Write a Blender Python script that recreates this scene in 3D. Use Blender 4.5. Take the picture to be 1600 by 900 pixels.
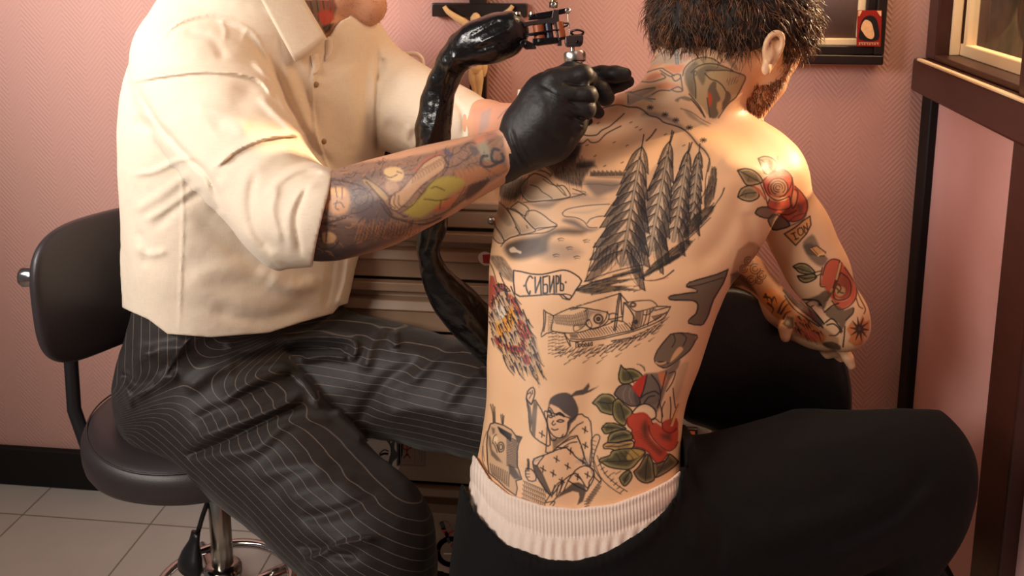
import bpy, math, random
import numpy as np
from math import sin, cos, pi, radians
random.seed(7); rng = np.random.default_rng(7)
for o in list(bpy.data.objects): bpy.data.objects.remove(o, do_unlink=True)
SC = bpy.context.scene; COL = SC.collection

# ---------------------------------------------------------------- camera
F, CX, CY = 1445.0, 800.0, 176.0            # focal length and principal point in px of a 1600x900 frame
YAW, PITCH, H = radians(6.52), radians(10.5), 1.26
FWD = np.array([-sin(YAW)*cos(PITCH), cos(YAW)*cos(PITCH), -sin(PITCH)])
RGT = np.array([cos(YAW), sin(YAW), 0.0])
UP = np.cross(RGT, FWD)
CAMP = np.array([0, 0, H])
cd = bpy.data.cameras.new('camera'); cam = bpy.data.objects.new('camera', cd); COL.objects.link(cam)
cd.sensor_width = 36; cd.lens = F/1600*36; cd.shift_y = -(450-CY)/1600; cd.clip_start = .05
cam.location = CAMP; cam.rotation_euler = (pi/2-PITCH, 0, YAW)
cd.dof.use_dof = True; cd.dof.focus_distance = 1.30; cd.dof.aperture_fstop = 9.0
SC.camera = cam

# ---------------------------------------------------------------- view, world, lights
SC.view_settings.view_transform = 'Standard'; SC.view_settings.look = 'None'
SC.view_settings.gamma = 1; SC.view_settings.use_curve_mapping = False
SC.view_settings.exposure = 0.0
wd = bpy.data.worlds.new('world'); SC.world = wd; wd.use_nodes = True
bg = wd.node_tree.nodes['Background']; bg.inputs[0].default_value = (1.0, .93, .88, 1); bg.inputs[1].default_value = .10
def sun_dir(d):                              # a sun lamp shining along d
    from mathutils import Vector
    return Vector(d).to_track_quat('-Z', 'Y').to_euler()
ld = bpy.data.lights.new('sun', 'SUN'); ld.energy = 10.0; ld.angle = radians(1.5); ld.color = (1, .68, .38)
sun = bpy.data.objects.new('sun', ld); COL.objects.link(sun); sun.rotation_euler = sun_dir((-.81, -.40, -.38)); sun.location = (3, 3, 3)
def area(name, loc, to, size, power, col, spread=180):
    l = bpy.data.lights.new(name, 'AREA'); l.shape = 'RECTANGLE'; l.size, l.size_y = size; l.energy = power; l.color = col; l.spread = radians(spread)
    o = bpy.data.objects.new(name, l); COL.objects.link(o); o.location = loc
    o.rotation_euler = sun_dir([b-a for a, b in zip(loc, to)])
area('assumed_light_left', (-1.70, .55, 1.75), (-.62, 1.8, 1.22), (.6, .6), 8.5, (1, .93, .88), 75)  # added area lamp for assumed daylight from the left; no window built there
area('fill_light_front', (-1.35, -.35, 1.75), (.05, 1.25, .85), (.7, .7), 12.5, (1, .91, .80), 120)  # added fill lamp to brighten the client's back, no known window there
area('window_light_right', (.56, 1.60, 1.72), (-.3, 1.3, .9), (.36, .8), 9, (1, .66, .36))
area('fill_light_top', (.5, .3, 2.4), (.25, 1.5, .8), (.8, .8), 3.5, (1, .84, .68))  # overhead fill added for brightness, not a known fixture of the room

# ---------------------------------------------------------------- helpers
def W(px, py, w): return CAMP + RGT*((px-CX)*w/F) + UP*((CY-py)*w/F) + FWD*w
def ray(px, py): return RGT*((px-CX)/F) + UP*((CY-py)/F) + FWD
def onY(px, py, Y): r = ray(px, py); return CAMP + r*(Y/r[1])
def onX(px, py, X): r = ray(px, py); return CAMP + r*(X/r[0])
def onZ(px, py, Z): r = ray(px, py); return CAMP + r*((Z-H)/r[2])
TO_W = np.stack([RGT, UP, FWD])              # camera-frame rows -> world
def C(px, py, w): return np.array([(px-CX)*w/F, (CY-py)*w/F, w])
def toW(p): return CAMP + np.asarray(p) @ TO_W
def ease(x, a, b): t = np.clip((x-a)/(b-a), 0, 1); return t*t*(3-2*t)
def catmull(pts, n=6, closed=False):
    P = np.asarray(pts, float); m = len(P)
    if m < 3 and not closed: return np.array([P[0]+(P[-1]-P[0])*t for t in np.linspace(0, 1, n+1)])
    g = (lambda i: P[i % m]) if closed else (lambda i: P[min(max(i, 0), m-1)])
    out = []
    for i in range(m if closed else m-1):
        a, b, c, d = g(i-1), g(i), g(i+1), g(i+2)
        for k in range(n):
            t = k/n
            out.append(.5*((2*b)+(c-a)*t+(2*a-5*b+4*c-d)*t*t+(3*b-a-3*c+d)*t**3))
    if not closed: out.append(P[-1])
    return np.array(out)

class Node:
    def __init__(s, nt): s.nt = nt
    def new(s, t, **kw):
        n = s.nt.nodes.new(t)
        for k, v in kw.items():
            if k.startswith('i_'):
                key = k[2:]; n.inputs[int(key) if key.isdigit() else key.replace('_', ' ')].default_value = v
            else: setattr(n, k, v)
        return n
    def link(s, a, b): s.nt.links.new(a, b)
def rgb(r, g, b):                            # sRGB 0-255 to linear
    f = lambda c: (c/255/12.92) if c/255 <= .04045 else ((c/255+.055)/1.055)**2.4
    return (f(r), f(g), f(b), 1)
def base_mat(name):
    m = bpy.data.materials.new(name); m.use_nodes = True; N = Node(m.node_tree)
    return m, N, m.node_tree.nodes['Principled BSDF']
def mat(name, col, rough=.5, metal=0, bump=0, bscale=60, var=.08, vscale=8, spec=.5, coat=0, stretch=None, sheen=0, bdist=.002, trans=0, emit=0, sss=0):
    m, N, b = base_mat(name)
    tc = N.new('ShaderNodeTexCoord'); src = tc.outputs['Object']
    if stretch:
        mp = N.new('ShaderNodeMapping'); mp.inputs['Scale'].default_value = stretch; N.link(src, mp.inputs[0]); src = mp.outputs[0]
    no = N.new('ShaderNodeTexNoise', i_Scale=vscale, i_Detail=5.0); N.link(src, no.inputs['Vector'])
    mr = N.new('ShaderNodeMapRange', i_3=1-var, i_4=1+var); N.link(no.outputs[0], mr.inputs[0])
    mx = N.new('ShaderNodeVectorMath', operation='SCALE'); mx.inputs[0].default_value = col[:3]; N.link(mr.outputs[0], mx.inputs['Scale'])
    N.link(mx.outputs[0], b.inputs['Base Color'])
    b.inputs['Roughness'].default_value = rough; b.inputs['Metallic'].default_value = metal
    b.inputs['Specular IOR Level'].default_value = spec; b.inputs['Coat Weight'].default_value = coat
    b.inputs['Sheen Weight'].default_value = sheen; b.inputs['Transmission Weight'].default_value = trans
    if sss: b.inputs['Subsurface Weight'].default_value = sss; b.inputs['Subsurface Radius'].default_value = (.012, .005, .003); b.inputs['Subsurface Scale'].default_value = 1
    if emit: b.inputs['Emission Color'].default_value = col; b.inputs['Emission Strength'].default_value = emit
    if bump:
        n2 = N.new('ShaderNodeTexNoise', i_Scale=bscale, i_Detail=4.0); N.link(src, n2.inputs['Vector'])
        bp = N.new('ShaderNodeBump', i_Strength=bump, i_Distance=bdist); N.link(n2.outputs[0], bp.inputs['Height']); N.link(bp.outputs[0], b.inputs['Normal'])
    return m

def tag(o, label=None, cat=None, group=None, kind=None):
    if label: o['label'] = label
    if cat: o['category'] = cat
    if group: o['group'] = group
    if kind: o['kind'] = kind
    return o
def thing(name, label, cat, loc, group=None):
    o = bpy.data.objects.new(name, None); COL.objects.link(o); o.location = tuple(float(v) for v in loc); o.empty_display_size = .05
    o['base'] = [float(v) for v in loc]
    return tag(o, label, cat, group)
def base_of(parent):
    while parent is not None:
        if 'base' in parent: return np.array(parent['base'])
        parent = parent.parent
    return np.zeros(3)
def mk(name, V, Fc, m, parent=None, smooth=True, bevel=0, label=None, subsurf=0, seg=2, angle=None):
    V = np.asarray(V, float); base = base_of(parent)
    own = parent is None
    if own: base = V.mean(0)*np.array([1, 1, 0]) + np.array([0, 0, V[:, 2].min()])
    me = bpy.data.meshes.new(name)
    if isinstance(Fc, np.ndarray) and Fc.ndim == 2:
        n, k = Fc.shape
        me.vertices.add(len(V)); me.vertices.foreach_set('co', (V-base).astype(np.float32).ravel())
        me.loops.add(n*k); me.loops.foreach_set('vertex_index', Fc.astype(np.int32).ravel())
        me.polygons.add(n); me.polygons.foreach_set('loop_start', np.arange(0, n*k, k, dtype=np.int32))
        me.update(calc_edges=True)
    else:
        me.from_pydata((V-base).tolist(), [], [list(map(int, f)) for f in Fc])
    if smooth: me.polygons.foreach_set('use_smooth', [True]*len(me.polygons))
    me.materials.append(m)
    o = bpy.data.objects.new(name, me); COL.objects.link(o)
    if own: o.location = base.tolist(); o['base'] = base.tolist()
    else: o.parent = parent
    if bevel:
        md = o.modifiers.new('bevel', 'BEVEL'); md.width = bevel; md.segments = seg; md.limit_method = 'ANGLE'; md.angle_limit = radians(40)
        if smooth: me.set_sharp_from_angle(angle=radians(angle or 35))
    elif angle: me.set_sharp_from_angle(angle=radians(angle))
    if subsurf: md = o.modifiers.new('sub', 'SUBSURF'); md.levels = md.render_levels = subsurf
    if label: o['label'] = label
    return o
class MB:
    def __init__(s): s.V = []; s.F = []
    def add(s, V, Fc):
        n = len(s.V); s.V += [list(map(float, v)) for v in V]; s.F += [[i+n for i in f] for f in Fc]; return s
    def box(s, a, b):
        x0, y0, z0 = a; x1, y1, z1 = b
        return s.add([(x0,y0,z0),(x1,y0,z0),(x1,y1,z0),(x0,y1,z0),(x0,y0,z1),(x1,y0,z1),(x1,y1,z1),(x0,y1,z1)],
                     [(0,3,2,1),(4,5,6,7),(0,1,5,4),(1,2,6,5),(2,3,7,6),(3,0,4,7)])
    def obox(s, c, ax, ay, az):               # oriented box: centre and half-axis vectors
        c, ax, ay, az = map(np.asarray, (c, ax, ay, az)); V = [c+i*ax+j*ay+k*az for k in (-1, 1) for (i, j) in ((-1,-1),(1,-1),(1,1),(-1,1))]
        Fc = [(0,3,2,1),(4,5,6,7),(0,1,5,4),(1,2,6,5),(2,3,7,6),(3,0,4,7)]
        if np.dot(np.cross(ax, ay), az) < 0: Fc = [f[::-1] for f in Fc]
        return s.add(V, Fc)
    def tube(s, pts, r, n=14, caps=True, flat=None):
        P = np.asarray(pts, float); m = len(P); r = np.broadcast_to(np.asarray(r, float), (m,)) if np.ndim(r) <= 1 else r
        T = np.gradient(P, axis=0); T /= np.linalg.norm(T, axis=1)[:, None]+1e-12
        nrm = np.cross(T[0], [0, 0, 1.]); 
        if np.linalg.norm(nrm) < 1e-3: nrm = np.cross(T[0], [0, 1., 0])
        nrm /= np.linalg.norm(nrm); V = []
        for i in range(m):
            nrm = nrm - T[i]*np.dot(nrm, T[i]); nrm /= np.linalg.norm(nrm)+1e-12; bn = np.cross(T[i], nrm)
            for k in range(n):
                a = 2*pi*k/n; V.append(P[i] + r[i]*(cos(a)*nrm + sin(a)*bn*(flat if flat else 1)))
        Fc = [(i*n+k, i*n+(k+1) % n, (i+1)*n+(k+1) % n, (i+1)*n+k) for i in range(m-1) for k in range(n)]
        if caps: Fc += [tuple(range(n))[::-1], tuple((m-1)*n+k for k in range(n))]
        return s.add(V, Fc)
    def lathe(s, base, prof, axis=(0, 0, 1), n=28):   # profile of (radius, height) along axis from base
        a = np.asarray(axis, float); a /= np.linalg.norm(a); u = np.cross(a, [0, 1, 0] if abs(a[1]) < .9 else [1, 0, 0]); u /= np.linalg.norm(u); v = np.cross(a, u)
        V = [np.asarray(base)+a*h+r*(cos(2*pi*k/n)*u+sin(2*pi*k/n)*v) for r, h in prof for k in range(n)]; m = len(prof)
        Fc = [(i*n+k, i*n+(k+1) % n, (i+1)*n+(k+1) % n, (i+1)*n+k) for i in range(m-1) for k in range(n)]
        Fc += [tuple(range(n))[::-1], tuple((m-1)*n+k for k in range(n))]
        return s.add(V, Fc)
    def prism(s, poly, d):                    # 3-D polygon extruded by vector d
        n = len(poly); P = [np.asarray(p, float) for p in poly]; d = np.asarray(d, float)
        nn = sum((np.cross(P[i], P[(i+1) % n]) for i in range(n)), np.zeros(3)); P0 = P if np.dot(nn, d) < 0 else P[::-1]
        V = P0+[p+d for p in P0]
        return s.add(V, [tuple(range(n)), tuple(range(2*n-1, n-1, -1))]+[(i, n+i, n+(i+1) % n, (i+1) % n) for i in range(n)])
    def build(s, name, m, parent=None, **kw): return mk(name, s.V, s.F, m, parent, **kw)
def boxo(name, a, b, m, parent=None, bevel=.002, **kw):
    return MB().box(np.minimum(a, b), np.maximum(a, b)).build(name, m, parent, bevel=bevel, **kw)
# ---------------------------------------------------------------- the room
YB = 1.853; XR = .602
def wallpaper(name, col, axis=0):
    m, N, b = base_mat(name); tc = N.new('ShaderNodeTexCoord'); sp = N.new('ShaderNodeSeparateXYZ'); N.link(tc.outputs['Object'], sp.inputs[0])
    def M(op, a, bb=None, c=None):
        n = N.new('ShaderNodeMath', operation=op)
        for i, v in enumerate((a, bb, c)):
            if v is None: continue
            if isinstance(v, (int, float)): n.inputs[i].default_value = v
            else: N.link(v, n.inputs[i])
        return n.outputs[0]
    u, z = sp.outputs[axis], sp.outputs[2]
    tri = M('PINGPONG', u, .046)
    ph = M('ADD', z, M('MULTIPLY', tri, -1.15))
    par = M('GREATER_THAN', M('FRACT', M('DIVIDE', u, .092)), .5)
    wv = M('MULTIPLY', M('SINE', M('MULTIPLY', ph, 2*pi/.0112)), M('MULTIPLY_ADD', par, .65, .35))
    no = N.new('ShaderNodeTexNoise', i_Scale=45.0, i_Detail=3.0); N.link(tc.outputs['Object'], no.inputs[0])
    h = M('MULTIPLY', M('MAXIMUM', wv, 0), M('GREATER_THAN', no.outputs[0], .42))
    n2 = N.new('ShaderNodeTexNoise', i_Scale=300.0, i_Detail=4.0); N.link(tc.outputs['Object'], n2.inputs[0])
    h = M('ADD', M('MULTIPLY', wv, .45), M('ADD', M('MULTIPLY', h, .5), M('MULTIPLY', n2.outputs[0], .5)))
    bp = N.new('ShaderNodeBump', i_Strength=.38, i_Distance=.0015); N.link(h, bp.inputs['Height']); N.link(bp.outputs[0], b.inputs['Normal'])
    mr = N.new('ShaderNodeMapRange', i_3=.94, i_4=1.05); N.link(n2.outputs[0], mr.inputs[0])
    vs = N.new('ShaderNodeVectorMath', operation='SCALE'); vs.inputs[0].default_value = col[:3]; N.link(mr.outputs[0], vs.inputs['Scale']); N.link(vs.outputs[0], b.inputs['Base Color'])
    b.inputs['Roughness'].default_value = .62
    return m
M_wall = wallpaper('pink_embossed_wallpaper', rgb(196, 147, 135))
M_wallr = mat('smooth_pink_paint', rgb(222, 172, 168), .6, bump=.15, bscale=90)
M_darkwood = mat('dark_stained_wood', rgb(62, 30, 24), .38, bump=.2, bscale=20, var=.3, vscale=9, stretch=(6, 1, 6))
M_black = mat('dark_baseboard_wood', rgb(20, 14, 15), .6, bump=.12, var=.2, spec=.25)
M_cream = mat('cream_painted_bead', rgb(238, 208, 165), .45)
def tiles():
    m, N, b = base_mat('floor_tiles'); tc = N.new('ShaderNodeTexCoord'); mp = N.new('ShaderNodeMapping'); mp.inputs['Location'].default_value = (TX, TY, 0)
    N.link(tc.outputs['Object'], mp.inputs[0])
    br = N.new('ShaderNodeTexBrick', offset=0, squash=1); N.link(mp.outputs[0], br.inputs[0])
    br.inputs['Color1'].default_value = rgb(192, 182, 172); br.inputs['Color2'].default_value = rgb(200, 190, 180); br.inputs['Mortar'].default_value = rgb(132, 120, 112)
    br.inputs['Scale'].default_value = 1; br.inputs['Brick Width'].default_value = .3; br.inputs['Row Height'].default_value = .3; br.inputs['Mortar Size'].default_value = .0022; br.inputs['Mortar Smooth'].default_value = .3
    no = N.new('ShaderNodeTexNoise', i_Scale=12.0, i_Detail=6.0); N.link(tc.outputs['Object'], no.inputs[0])
    mr = N.new('ShaderNodeMapRange', i_3=.9, i_4=1.08); N.link(no.outputs[0], mr.inputs[0])
    vs = N.new('ShaderNodeVectorMath', operation='SCALE'); N.link(br.outputs[0], vs.inputs[0]); N.link(mr.outputs[0], vs.inputs['Scale']); N.link(vs.outputs[0], b.inputs['Base Color'])
    bp = N.new('ShaderNodeBump', i_Strength=.3, i_Distance=.001, invert=True); N.link(br.outputs['Fac'], bp.inputs['Height']); N.link(bp.outputs[0], b.inputs['Normal'])
    b.inputs['Roughness'].default_value = .42
    return m
p1 = onZ(267, 779, 0); TX = -float(p1[0]) % .3; p2 = onZ(140, 812, 0); TY = -float(p2[1]) % .3
fl = MB().box((-2.6, -1.2, -.05), (1.2, YB+.1, 0)).build('floor', tiles(), smooth=False); fl.location = (0, 0, 0)
for v in fl.data.vertices: v.co += __import__('mathutils').Vector(fl['base'])
tag(fl, kind='structure')
tag(boxo('wall_back', (-2.6, YB, 0), (XR+.10, YB+.1, 2.6), M_wall, bevel=0, smooth=False), kind='structure')
tag(boxo('baseboard_back', (-2.6, YB-.018, 0), (XR, YB, float(onY(60, 704, YB-.018)[2])), M_black, bevel=.003), kind='structure')
# right wall: low pink panel, window above, dark posts
YP = 1.408; ZS = float(onX(1458, 145, XR)[2])                 # underside of the window rail
ZR = float(onX(1475, 104, XR-.02)[2])
tag(boxo('wall_right', (XR+.004, YP, 0), (XR+.09, YB, ZS+.02), M_wallr, bevel=0, smooth=False), kind='structure')
tag(boxo('wall_right.001', (XR+.004, -1.2, 0), (XR+.09, YP-.09, 2.5), M_wallr, bevel=0, smooth=False), kind='structure')
tag(boxo('trim_1', (XR-.012, YB-.052, 0), (XR+.02, YB-.001, ZS+.01), M_black, bevel=.004), kind='structure')
tag(boxo('trim_2', (XR-.02, YP-.10, 0), (XR+.10, YP, 2.5), M_darkwood, bevel=.004), kind='structure')
tag(boxo('trim_4', (XR-.006, YP-.004, 0), (XR+.03, YP+.016, ZS), M_black, bevel=.003), kind='structure')
tag(boxo('trim_3', (XR-.035, YP-.16, ZS), (XR+.10, YB-.001, ZR), M_darkwood, bevel=.006), kind='structure')
wn = thing('window_1', None, None, (XR+.04, 1.63, ZR)); del wn['base']; wn['base'] = [XR+.04, 1.63, ZR]; tag(wn, kind='structure')
zt = 2.25; y0, y1 = YP+.0, YB-.001
boxo('jamb', (XR-.012, y1-.055, ZR), (XR+.08, y1, zt), M_darkwood, wn, bevel=.003)
boxo('jamb', (XR-.012, y0, ZR), (XR+.08, y0+.02, zt), M_darkwood, wn, bevel=.003)
boxo('head', (XR-.012, y0, zt), (XR+.08, y1, zt+.06), M_darkwood, wn, bevel=.003)
boxo('sill_board', (XR-.012, y0, ZR), (XR+.06, y1-.055, ZR+.012), M_darkwood, wn, bevel=.003)
boxo('rail_highlight', (XR-.0365, y0-.15, ZR-.003), (XR-.027, y1-.03, ZR+.0025), M_cream, wn, bevel=.002)  # pale strip standing in for light caught on the rail's top edge
fr = MB().box((XR+.03, y0, ZR+.012), (XR+.05, y1-.055, ZR+.034)).box((XR+.03, y1-.085, ZR+.03), (XR+.05, y1-.072, zt)).box((XR+.012, y1-.062, ZR+.012), (XR+.03, y1-.056, zt))
fr.build('window_frame', M_cream, wn, bevel=.002)
mg, N, b = base_mat('window_glass'); b.inputs['Transmission Weight'].default_value = 1; b.inputs['Roughness'].default_value = .02; b.inputs['IOR'].default_value = 1.02
n = N.new('ShaderNodeTexNoise', i_Scale=3.0); mr = N.new('ShaderNodeMapRange', i_3=.9, i_4=1.0); N.link(n.outputs[0], mr.inputs[0]); cb = N.new('ShaderNodeCombineColor'); [N.link(mr.outputs[0], cb.inputs[i]) for i in range(3)]; N.link(cb.outputs[0], b.inputs['Base Color'])
M_glass = mg
tr = N.new('ShaderNodeBsdfTransparent'); gl = N.new('ShaderNodeBsdfGlossy', i_Roughness=.03); ms = N.new('ShaderNodeMixShader', i_0=.05); N.link(cb.outputs[0], tr.inputs[0])
N.link(tr.outputs[0], ms.inputs[1]); N.link(gl.outputs[0], ms.inputs[2]); N.link(ms.outputs[0], mg.node_tree.nodes['Material Output'].inputs['Surface'])
boxo('pane', (XR+.038, y0, ZR+.03), (XR+.041, y1-.08, zt), M_glass, wn, bevel=0)
# outside the window: weathered boards of the yard fence and a hedge
def boards():
    m, N, b = base_mat('weathered_boards'); tc = N.new('ShaderNodeTexCoord'); no = N.new('ShaderNodeTexNoise', i_Scale=5.0, i_Detail=8.0); N.link(tc.outputs['Object'], no.inputs[0])
    cr = N.new('ShaderNodeValToRGB'); cr.color_ramp.elements[0].color = rgb(64, 62, 44); cr.color_ramp.elements[1].color = rgb(158, 116, 94); cr.color_ramp.elements[0].position = .35; cr.color_ramp.elements[1].position = .65
    N.link(no.outputs[0], cr.inputs[0]); N.link(cr.outputs[0], b.inputs['Base Color']); b.inputs['Roughness'].default_value = .9
    return m
fe = thing('board_fence', 'weathered brown board fence seen outside through the window pane', 'fence', (1.75, 2.9, 0)); mb_ = boards()
for i in range(11):
    y = 2.0+i*.46
    boxo('board', (1.75, y, 0), (1.78, y+.44, 1.24), mb_, fe, bevel=.004)
# ---------------------------------------------------------------- drawer cabinet
YC = 1.53
M_cab = mat('beige_enamelled_metal', rgb(158, 128, 104), .42, bump=.05, var=.05, vscale=5)
M_cabside = mat('grey_metal_edge', rgb(132, 126, 118), .5)
M_gap = mat('dark_gap', rgb(22, 16, 15), .8, spec=.1)
M_chrome = mat('chrome', rgb(205, 200, 198), .12, metal=1, var=.03)
M_steel = mat('brushed_steel', rgb(190, 182, 172), .28, metal=1, var=.05)
def cz(py, px=720): return float(onY(px, py, YC)[2])
xl = float(onY(459, 880, YC)[0]); xr = float(onY(900, 500, YC)[0]); zt_ = cz(312)
cab = thing('drawer_cabinet', 'beige metal drawer cabinet with grooved drawer pulls standing behind the tattooist', 'cabinet', ((xl+xr)/2, YC+.15, 0))
boxo('body', (xl+.004, YC+.012, .03), (xr-.004, YB-.03, zt_-.012), M_gap, cab, bevel=0)
boxo('side_panel', (xl, YC-.002, .0), (xl+.018, YB-.025, zt_-.01), M_cabside, cab)
boxo('side_panel', (xr-.018, YC-.002, .0), (xr, YB-.025, zt_-.01), M_cabside, cab)
boxo('top', (xl-.004, YC-.01, cz(326)), (xr+.004, YB-.024, zt_), M_cab, cab, bevel=.004)
def drawer(ya, yb, plain=False):
    a, b_ = cz(ya)-.0012, cz(yb)+.0012; h = a-b_; x0, x1 = xl+.02, xr-.02; y = YC
    if plain: pf = [(0, a), (-.006, a-.003), (-.006, b_+.003), (0, b_)]
    else: pf = [(0, a), (-.012, a-.002), (-.012, a-.017), (-.009, a-.019), (.010, a-.021), (.010, a-.034), (-.004, a-.038), (-.010, a-.052), (-.010, a-.054), (-.004, a-.057), (-.004, b_+.002), (0, b_)]
    m = MB(); n = len(pf); V = [(x0, y+p[0], p[1]) for p in pf]+[(x1, y+p[0], p[1]) for p in pf]+[(x0, y+.02, a), (x0, y+.02, b_), (x1, y+.02, a), (x1, y+.02, b_)]
    Fc = [(i+n, i, i+1, i+1+n)[::-1] for i in range(n-1)] + [[2*n]+list(range(n))+[2*n+1], ([2*n+2]+list(range(n, 2*n))+[2*n+3])[::-1]]
    m.add(V, Fc); o = m.build('drawer', M_cab, cab, smooth=False); md = o.modifiers.new('b', 'BEVEL'); md.width = .0012; md.segments = 2
    return o
ds = [drawer(327, 357, True), drawer(360, 438), drawer(440, 521), drawer(523, 603), drawer(605, 756), drawer(758, 895)]
k = onY(768, 345, YC-.008); MB().lathe(k, [(.002, .004), (.006, .003), (.007, 0), (.007, -.003)], axis=(0, -1, 0)).build('keyhole', M_steel, ds[0])
# stickers: thin printed sheets, drawn as layered flat pieces a fraction of a millimetre apart
M_white = mat('sticker_white', rgb(222, 208, 196), .4); M_ink = mat('sticker_black_ink', rgb(26, 22, 24), .45); M_red = mat('sticker_red', rgb(172, 34, 34), .4)
M_orange = mat('sticker_orange', rgb(214, 84, 38), .4); M_paper = mat('aged_print_paper', rgb(150, 120, 104), .6); M_greytat = mat('sticker_grey', rgb(120, 104, 98), .5)
def flat(pts, Y, m, name, parent, th=.0004, smoothc=0):
    if smoothc: pts = catmull(pts, smoothc, True)
    P = [onY(p[0], p[1], Y) for p in pts]; P = [np.array([p[0], Y, p[2]]) for p in P]
    return MB().prism(P, (0, -th, 0)).build(name, m, parent, smooth=False)
def line_strips(lines, Y, m, name, parent, wpx, smoothc=4):
    mb = MB()
    for L in lines:
        w_ = wpx
        if isinstance(L, tuple) and isinstance(L[0], (int, float)): w_, L = L
        Q = catmull(L, smoothc) if len(L) > 2 else np.array(L, float)
        for a, b_ in zip(Q[:-1], Q[1:]):
            d = b_-a; nn = np.array([-d[1], d[0]]); nn = nn/(np.linalg.norm(nn)+1e-9)*w_/2; e = d/(np.linalg.norm(d)+1e-9)*w_*.25
            P = [onY(*q, Y) for q in (a-e+nn, b_+e+nn, b_+e-nn, a-e-nn)]; mb.prism([np.array([p[0], Y, p[2]]) for p in P], (0, -.0003, 0))
    return mb.build(name, m, parent, smooth=False)
YD = YC-.0042
big = ds[4]
hm = flat([(556,668),(590,664),(628,680),(630,700),(622,735),(602,748),(583,740),(562,715),(558,690)], YD, M_white, 'sticker', big, smoothc=4); hm['label'] = 'white die-cut sticker of a horned demon mask'
o2 = flat([(559,676),(566,672),(575,688),(598,677),(608,690),(612,672),(618,684),(616,700),(622,712),(614,722),(608,738),(592,743),(578,738),(566,722),(560,708),(566,700)], YD-.0005, M_ink, 'mask_outline', hm, smoothc=3)
flat([(567,700),(573,690),(586,684),(600,686),(609,696),(610,712),(604,730),(592,738),(580,734),(570,720)], YD-.001, M_white, 'mask_face', hm, smoothc=3)
flat([(562,677),(567,675),(572,690),(567,693)], YD-.001, M_white, 'horn', hm); flat([(610,679),(613,676),(615,688),(610,693)], YD-.001, M_white, 'horn', hm)
line_strips([[(572,704),(579,703),(586,709)],[(593,709),(600,703),(607,705)],(3.2,[(573,708),(579,709),(584,711)]),(3.2,[(594,711),(600,709),(606,709)]),[(586,716),(583,721),(590,723),(597,721),(594,716)],
             (2.6,[(576,721),(582,727),(590,729),(598,727),(605,721)]),[(578,731),(590,735),(602,731)],[(570,712),(572,724),(578,732)],[(610,712),(607,724),(603,732)]], YD-.0015, M_ink, 'mask_lines', hm, 1.6)
tc_ = flat([(620,686),(666,694),(665,730),(620,728)], YD, M_paper, 'sticker', big); tc_['label'] = 'faded tarot style sticker with a red figure'
line_strips([[(622,690),(664,697),(663,728),(622,726),(622,690)],[(626,692),(626,724)],[(648,697),(648,726)],[(654,700),(656,712),(653,722)],[(659,702),(658,722)]], YD-.0005, M_greytat, 'card_border', tc_, 1.3, 1)
line_strips([(3,[(636,693),(636,712)]),(2,[(629,700),(636,703),(643,699)]),(2.4,[(631,716),(636,710),(641,716)]),(2,[(630,694),(630,700)]),(2,[(642,693),(642,700)])], YD-.0005, M_red, 'card_figure', tc_, 2)
lo = ds[5]; YL = YC-.0042
ring = [(692+16*cos(t), 868+17*sin(t)) for t in np.linspace(.3, 5.9, 16)]
dg = flat([(686,818),(700,815),(712,838),(728,850),(731,876),(716,893),(694,894),(680,876),(682,848),(692,838)], YL, M_paper, 'sticker', lo, smoothc=3); dg['label'] = 'red and black sticker of a dagger through a snake ring'
line_strips([(8,[(704+20*cos(t), 862+20*sin(t)) for t in np.linspace(0, 6.3, 20)])], YL-.0005, M_ink, 'snake_ring', dg, 8)
line_strips([(4,[(704+20*cos(t), 862+20*sin(t)) for t in np.linspace(.6, 3.2, 10)]),(6,[(692,826),(700,838)]),(3,[(696,836),(708,830)]),(5,[(706,852),(712,862)])], YL-.001, M_red, 'snake_scales', dg, 4)
line_strips([(6,[(690,817),(693,826)]),(4,[(697,832),(702,848)])], YL-.001, M_ink, 'dagger_handle', dg, 4)
line_strips([(3,[(712,872),(722,892)]),(2.4,[(694,865),(728,865)])], YL-.0014, M_white, 'dagger_blade', dg, 3)
og = flat([(487,861),(504,874),(506,899),(487,899)], YL, M_orange, 'sticker', lo); og['label'] = 'orange sticker at the low left edge'
line_strips([(2,[(490,882),(490,897)]),(2,[(490,882),(496,883)]),(2,[(490,889),(496,890)])], YL-.0005, M_ink, 'print', og, 2)
rs = flat([(748,398),(757,393),(768,398),(768,412),(757,415),(748,407)], YC-.0125, M_white, 'sticker', ds[1], smoothc=2); rs['label'] = 'small white sticker with a red square'
flat([(754,398),(768,397),(768,412),(755,411)], YC-.013, M_red, 'red_square', rs)
# small white cabinet further right, seen between the client's waist and the chair
M_whitecab = mat('white_laminate', rgb(226, 212, 196), .45)
x0, x1 = float(onY(950, 600, 1.56)[0]), float(onY(1112, 690, 1.56)[0]); wz = float(onY(1080, 470, 1.56)[2])
wc = thing('side_cabinet', 'narrow white cabinet with an orange print, between the client waist and the black chair back', 'cabinet', ((x0+x1)/2, 1.65, 0))
boxo('body', (x0, 1.572, 0), (x1, YB-.03, wz), M_whitecab, wc, bevel=.003)
boxo('door', (x0+.003, 1.56, .04), (x1-.003, 1.571, wz-.02), M_whitecab, wc, bevel=.003)
pf = thing('framed_print', 'small orange framed print on the white cabinet beside the client waist', 'picture', onY(1075, 704, 1.555))
a, b_ = onY(1040, 704, 1.555), onY(1090, 668, 1.555)
boxo('frame', (a[0], 1.548, a[2]), (b_[0], 1.559, b_[2]), M_darkwood, pf, bevel=.002)
boxo('print', (a[0]+.004, 1.5465, a[2]+.004), (b_[0]-.005, 1.548, b_[2]-.004), mat('orange_print', rgb(206, 112, 62), .5, var=.5, vscale=60), pf, bevel=0)
bx = onY(1163, 455, YB-.03)
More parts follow.
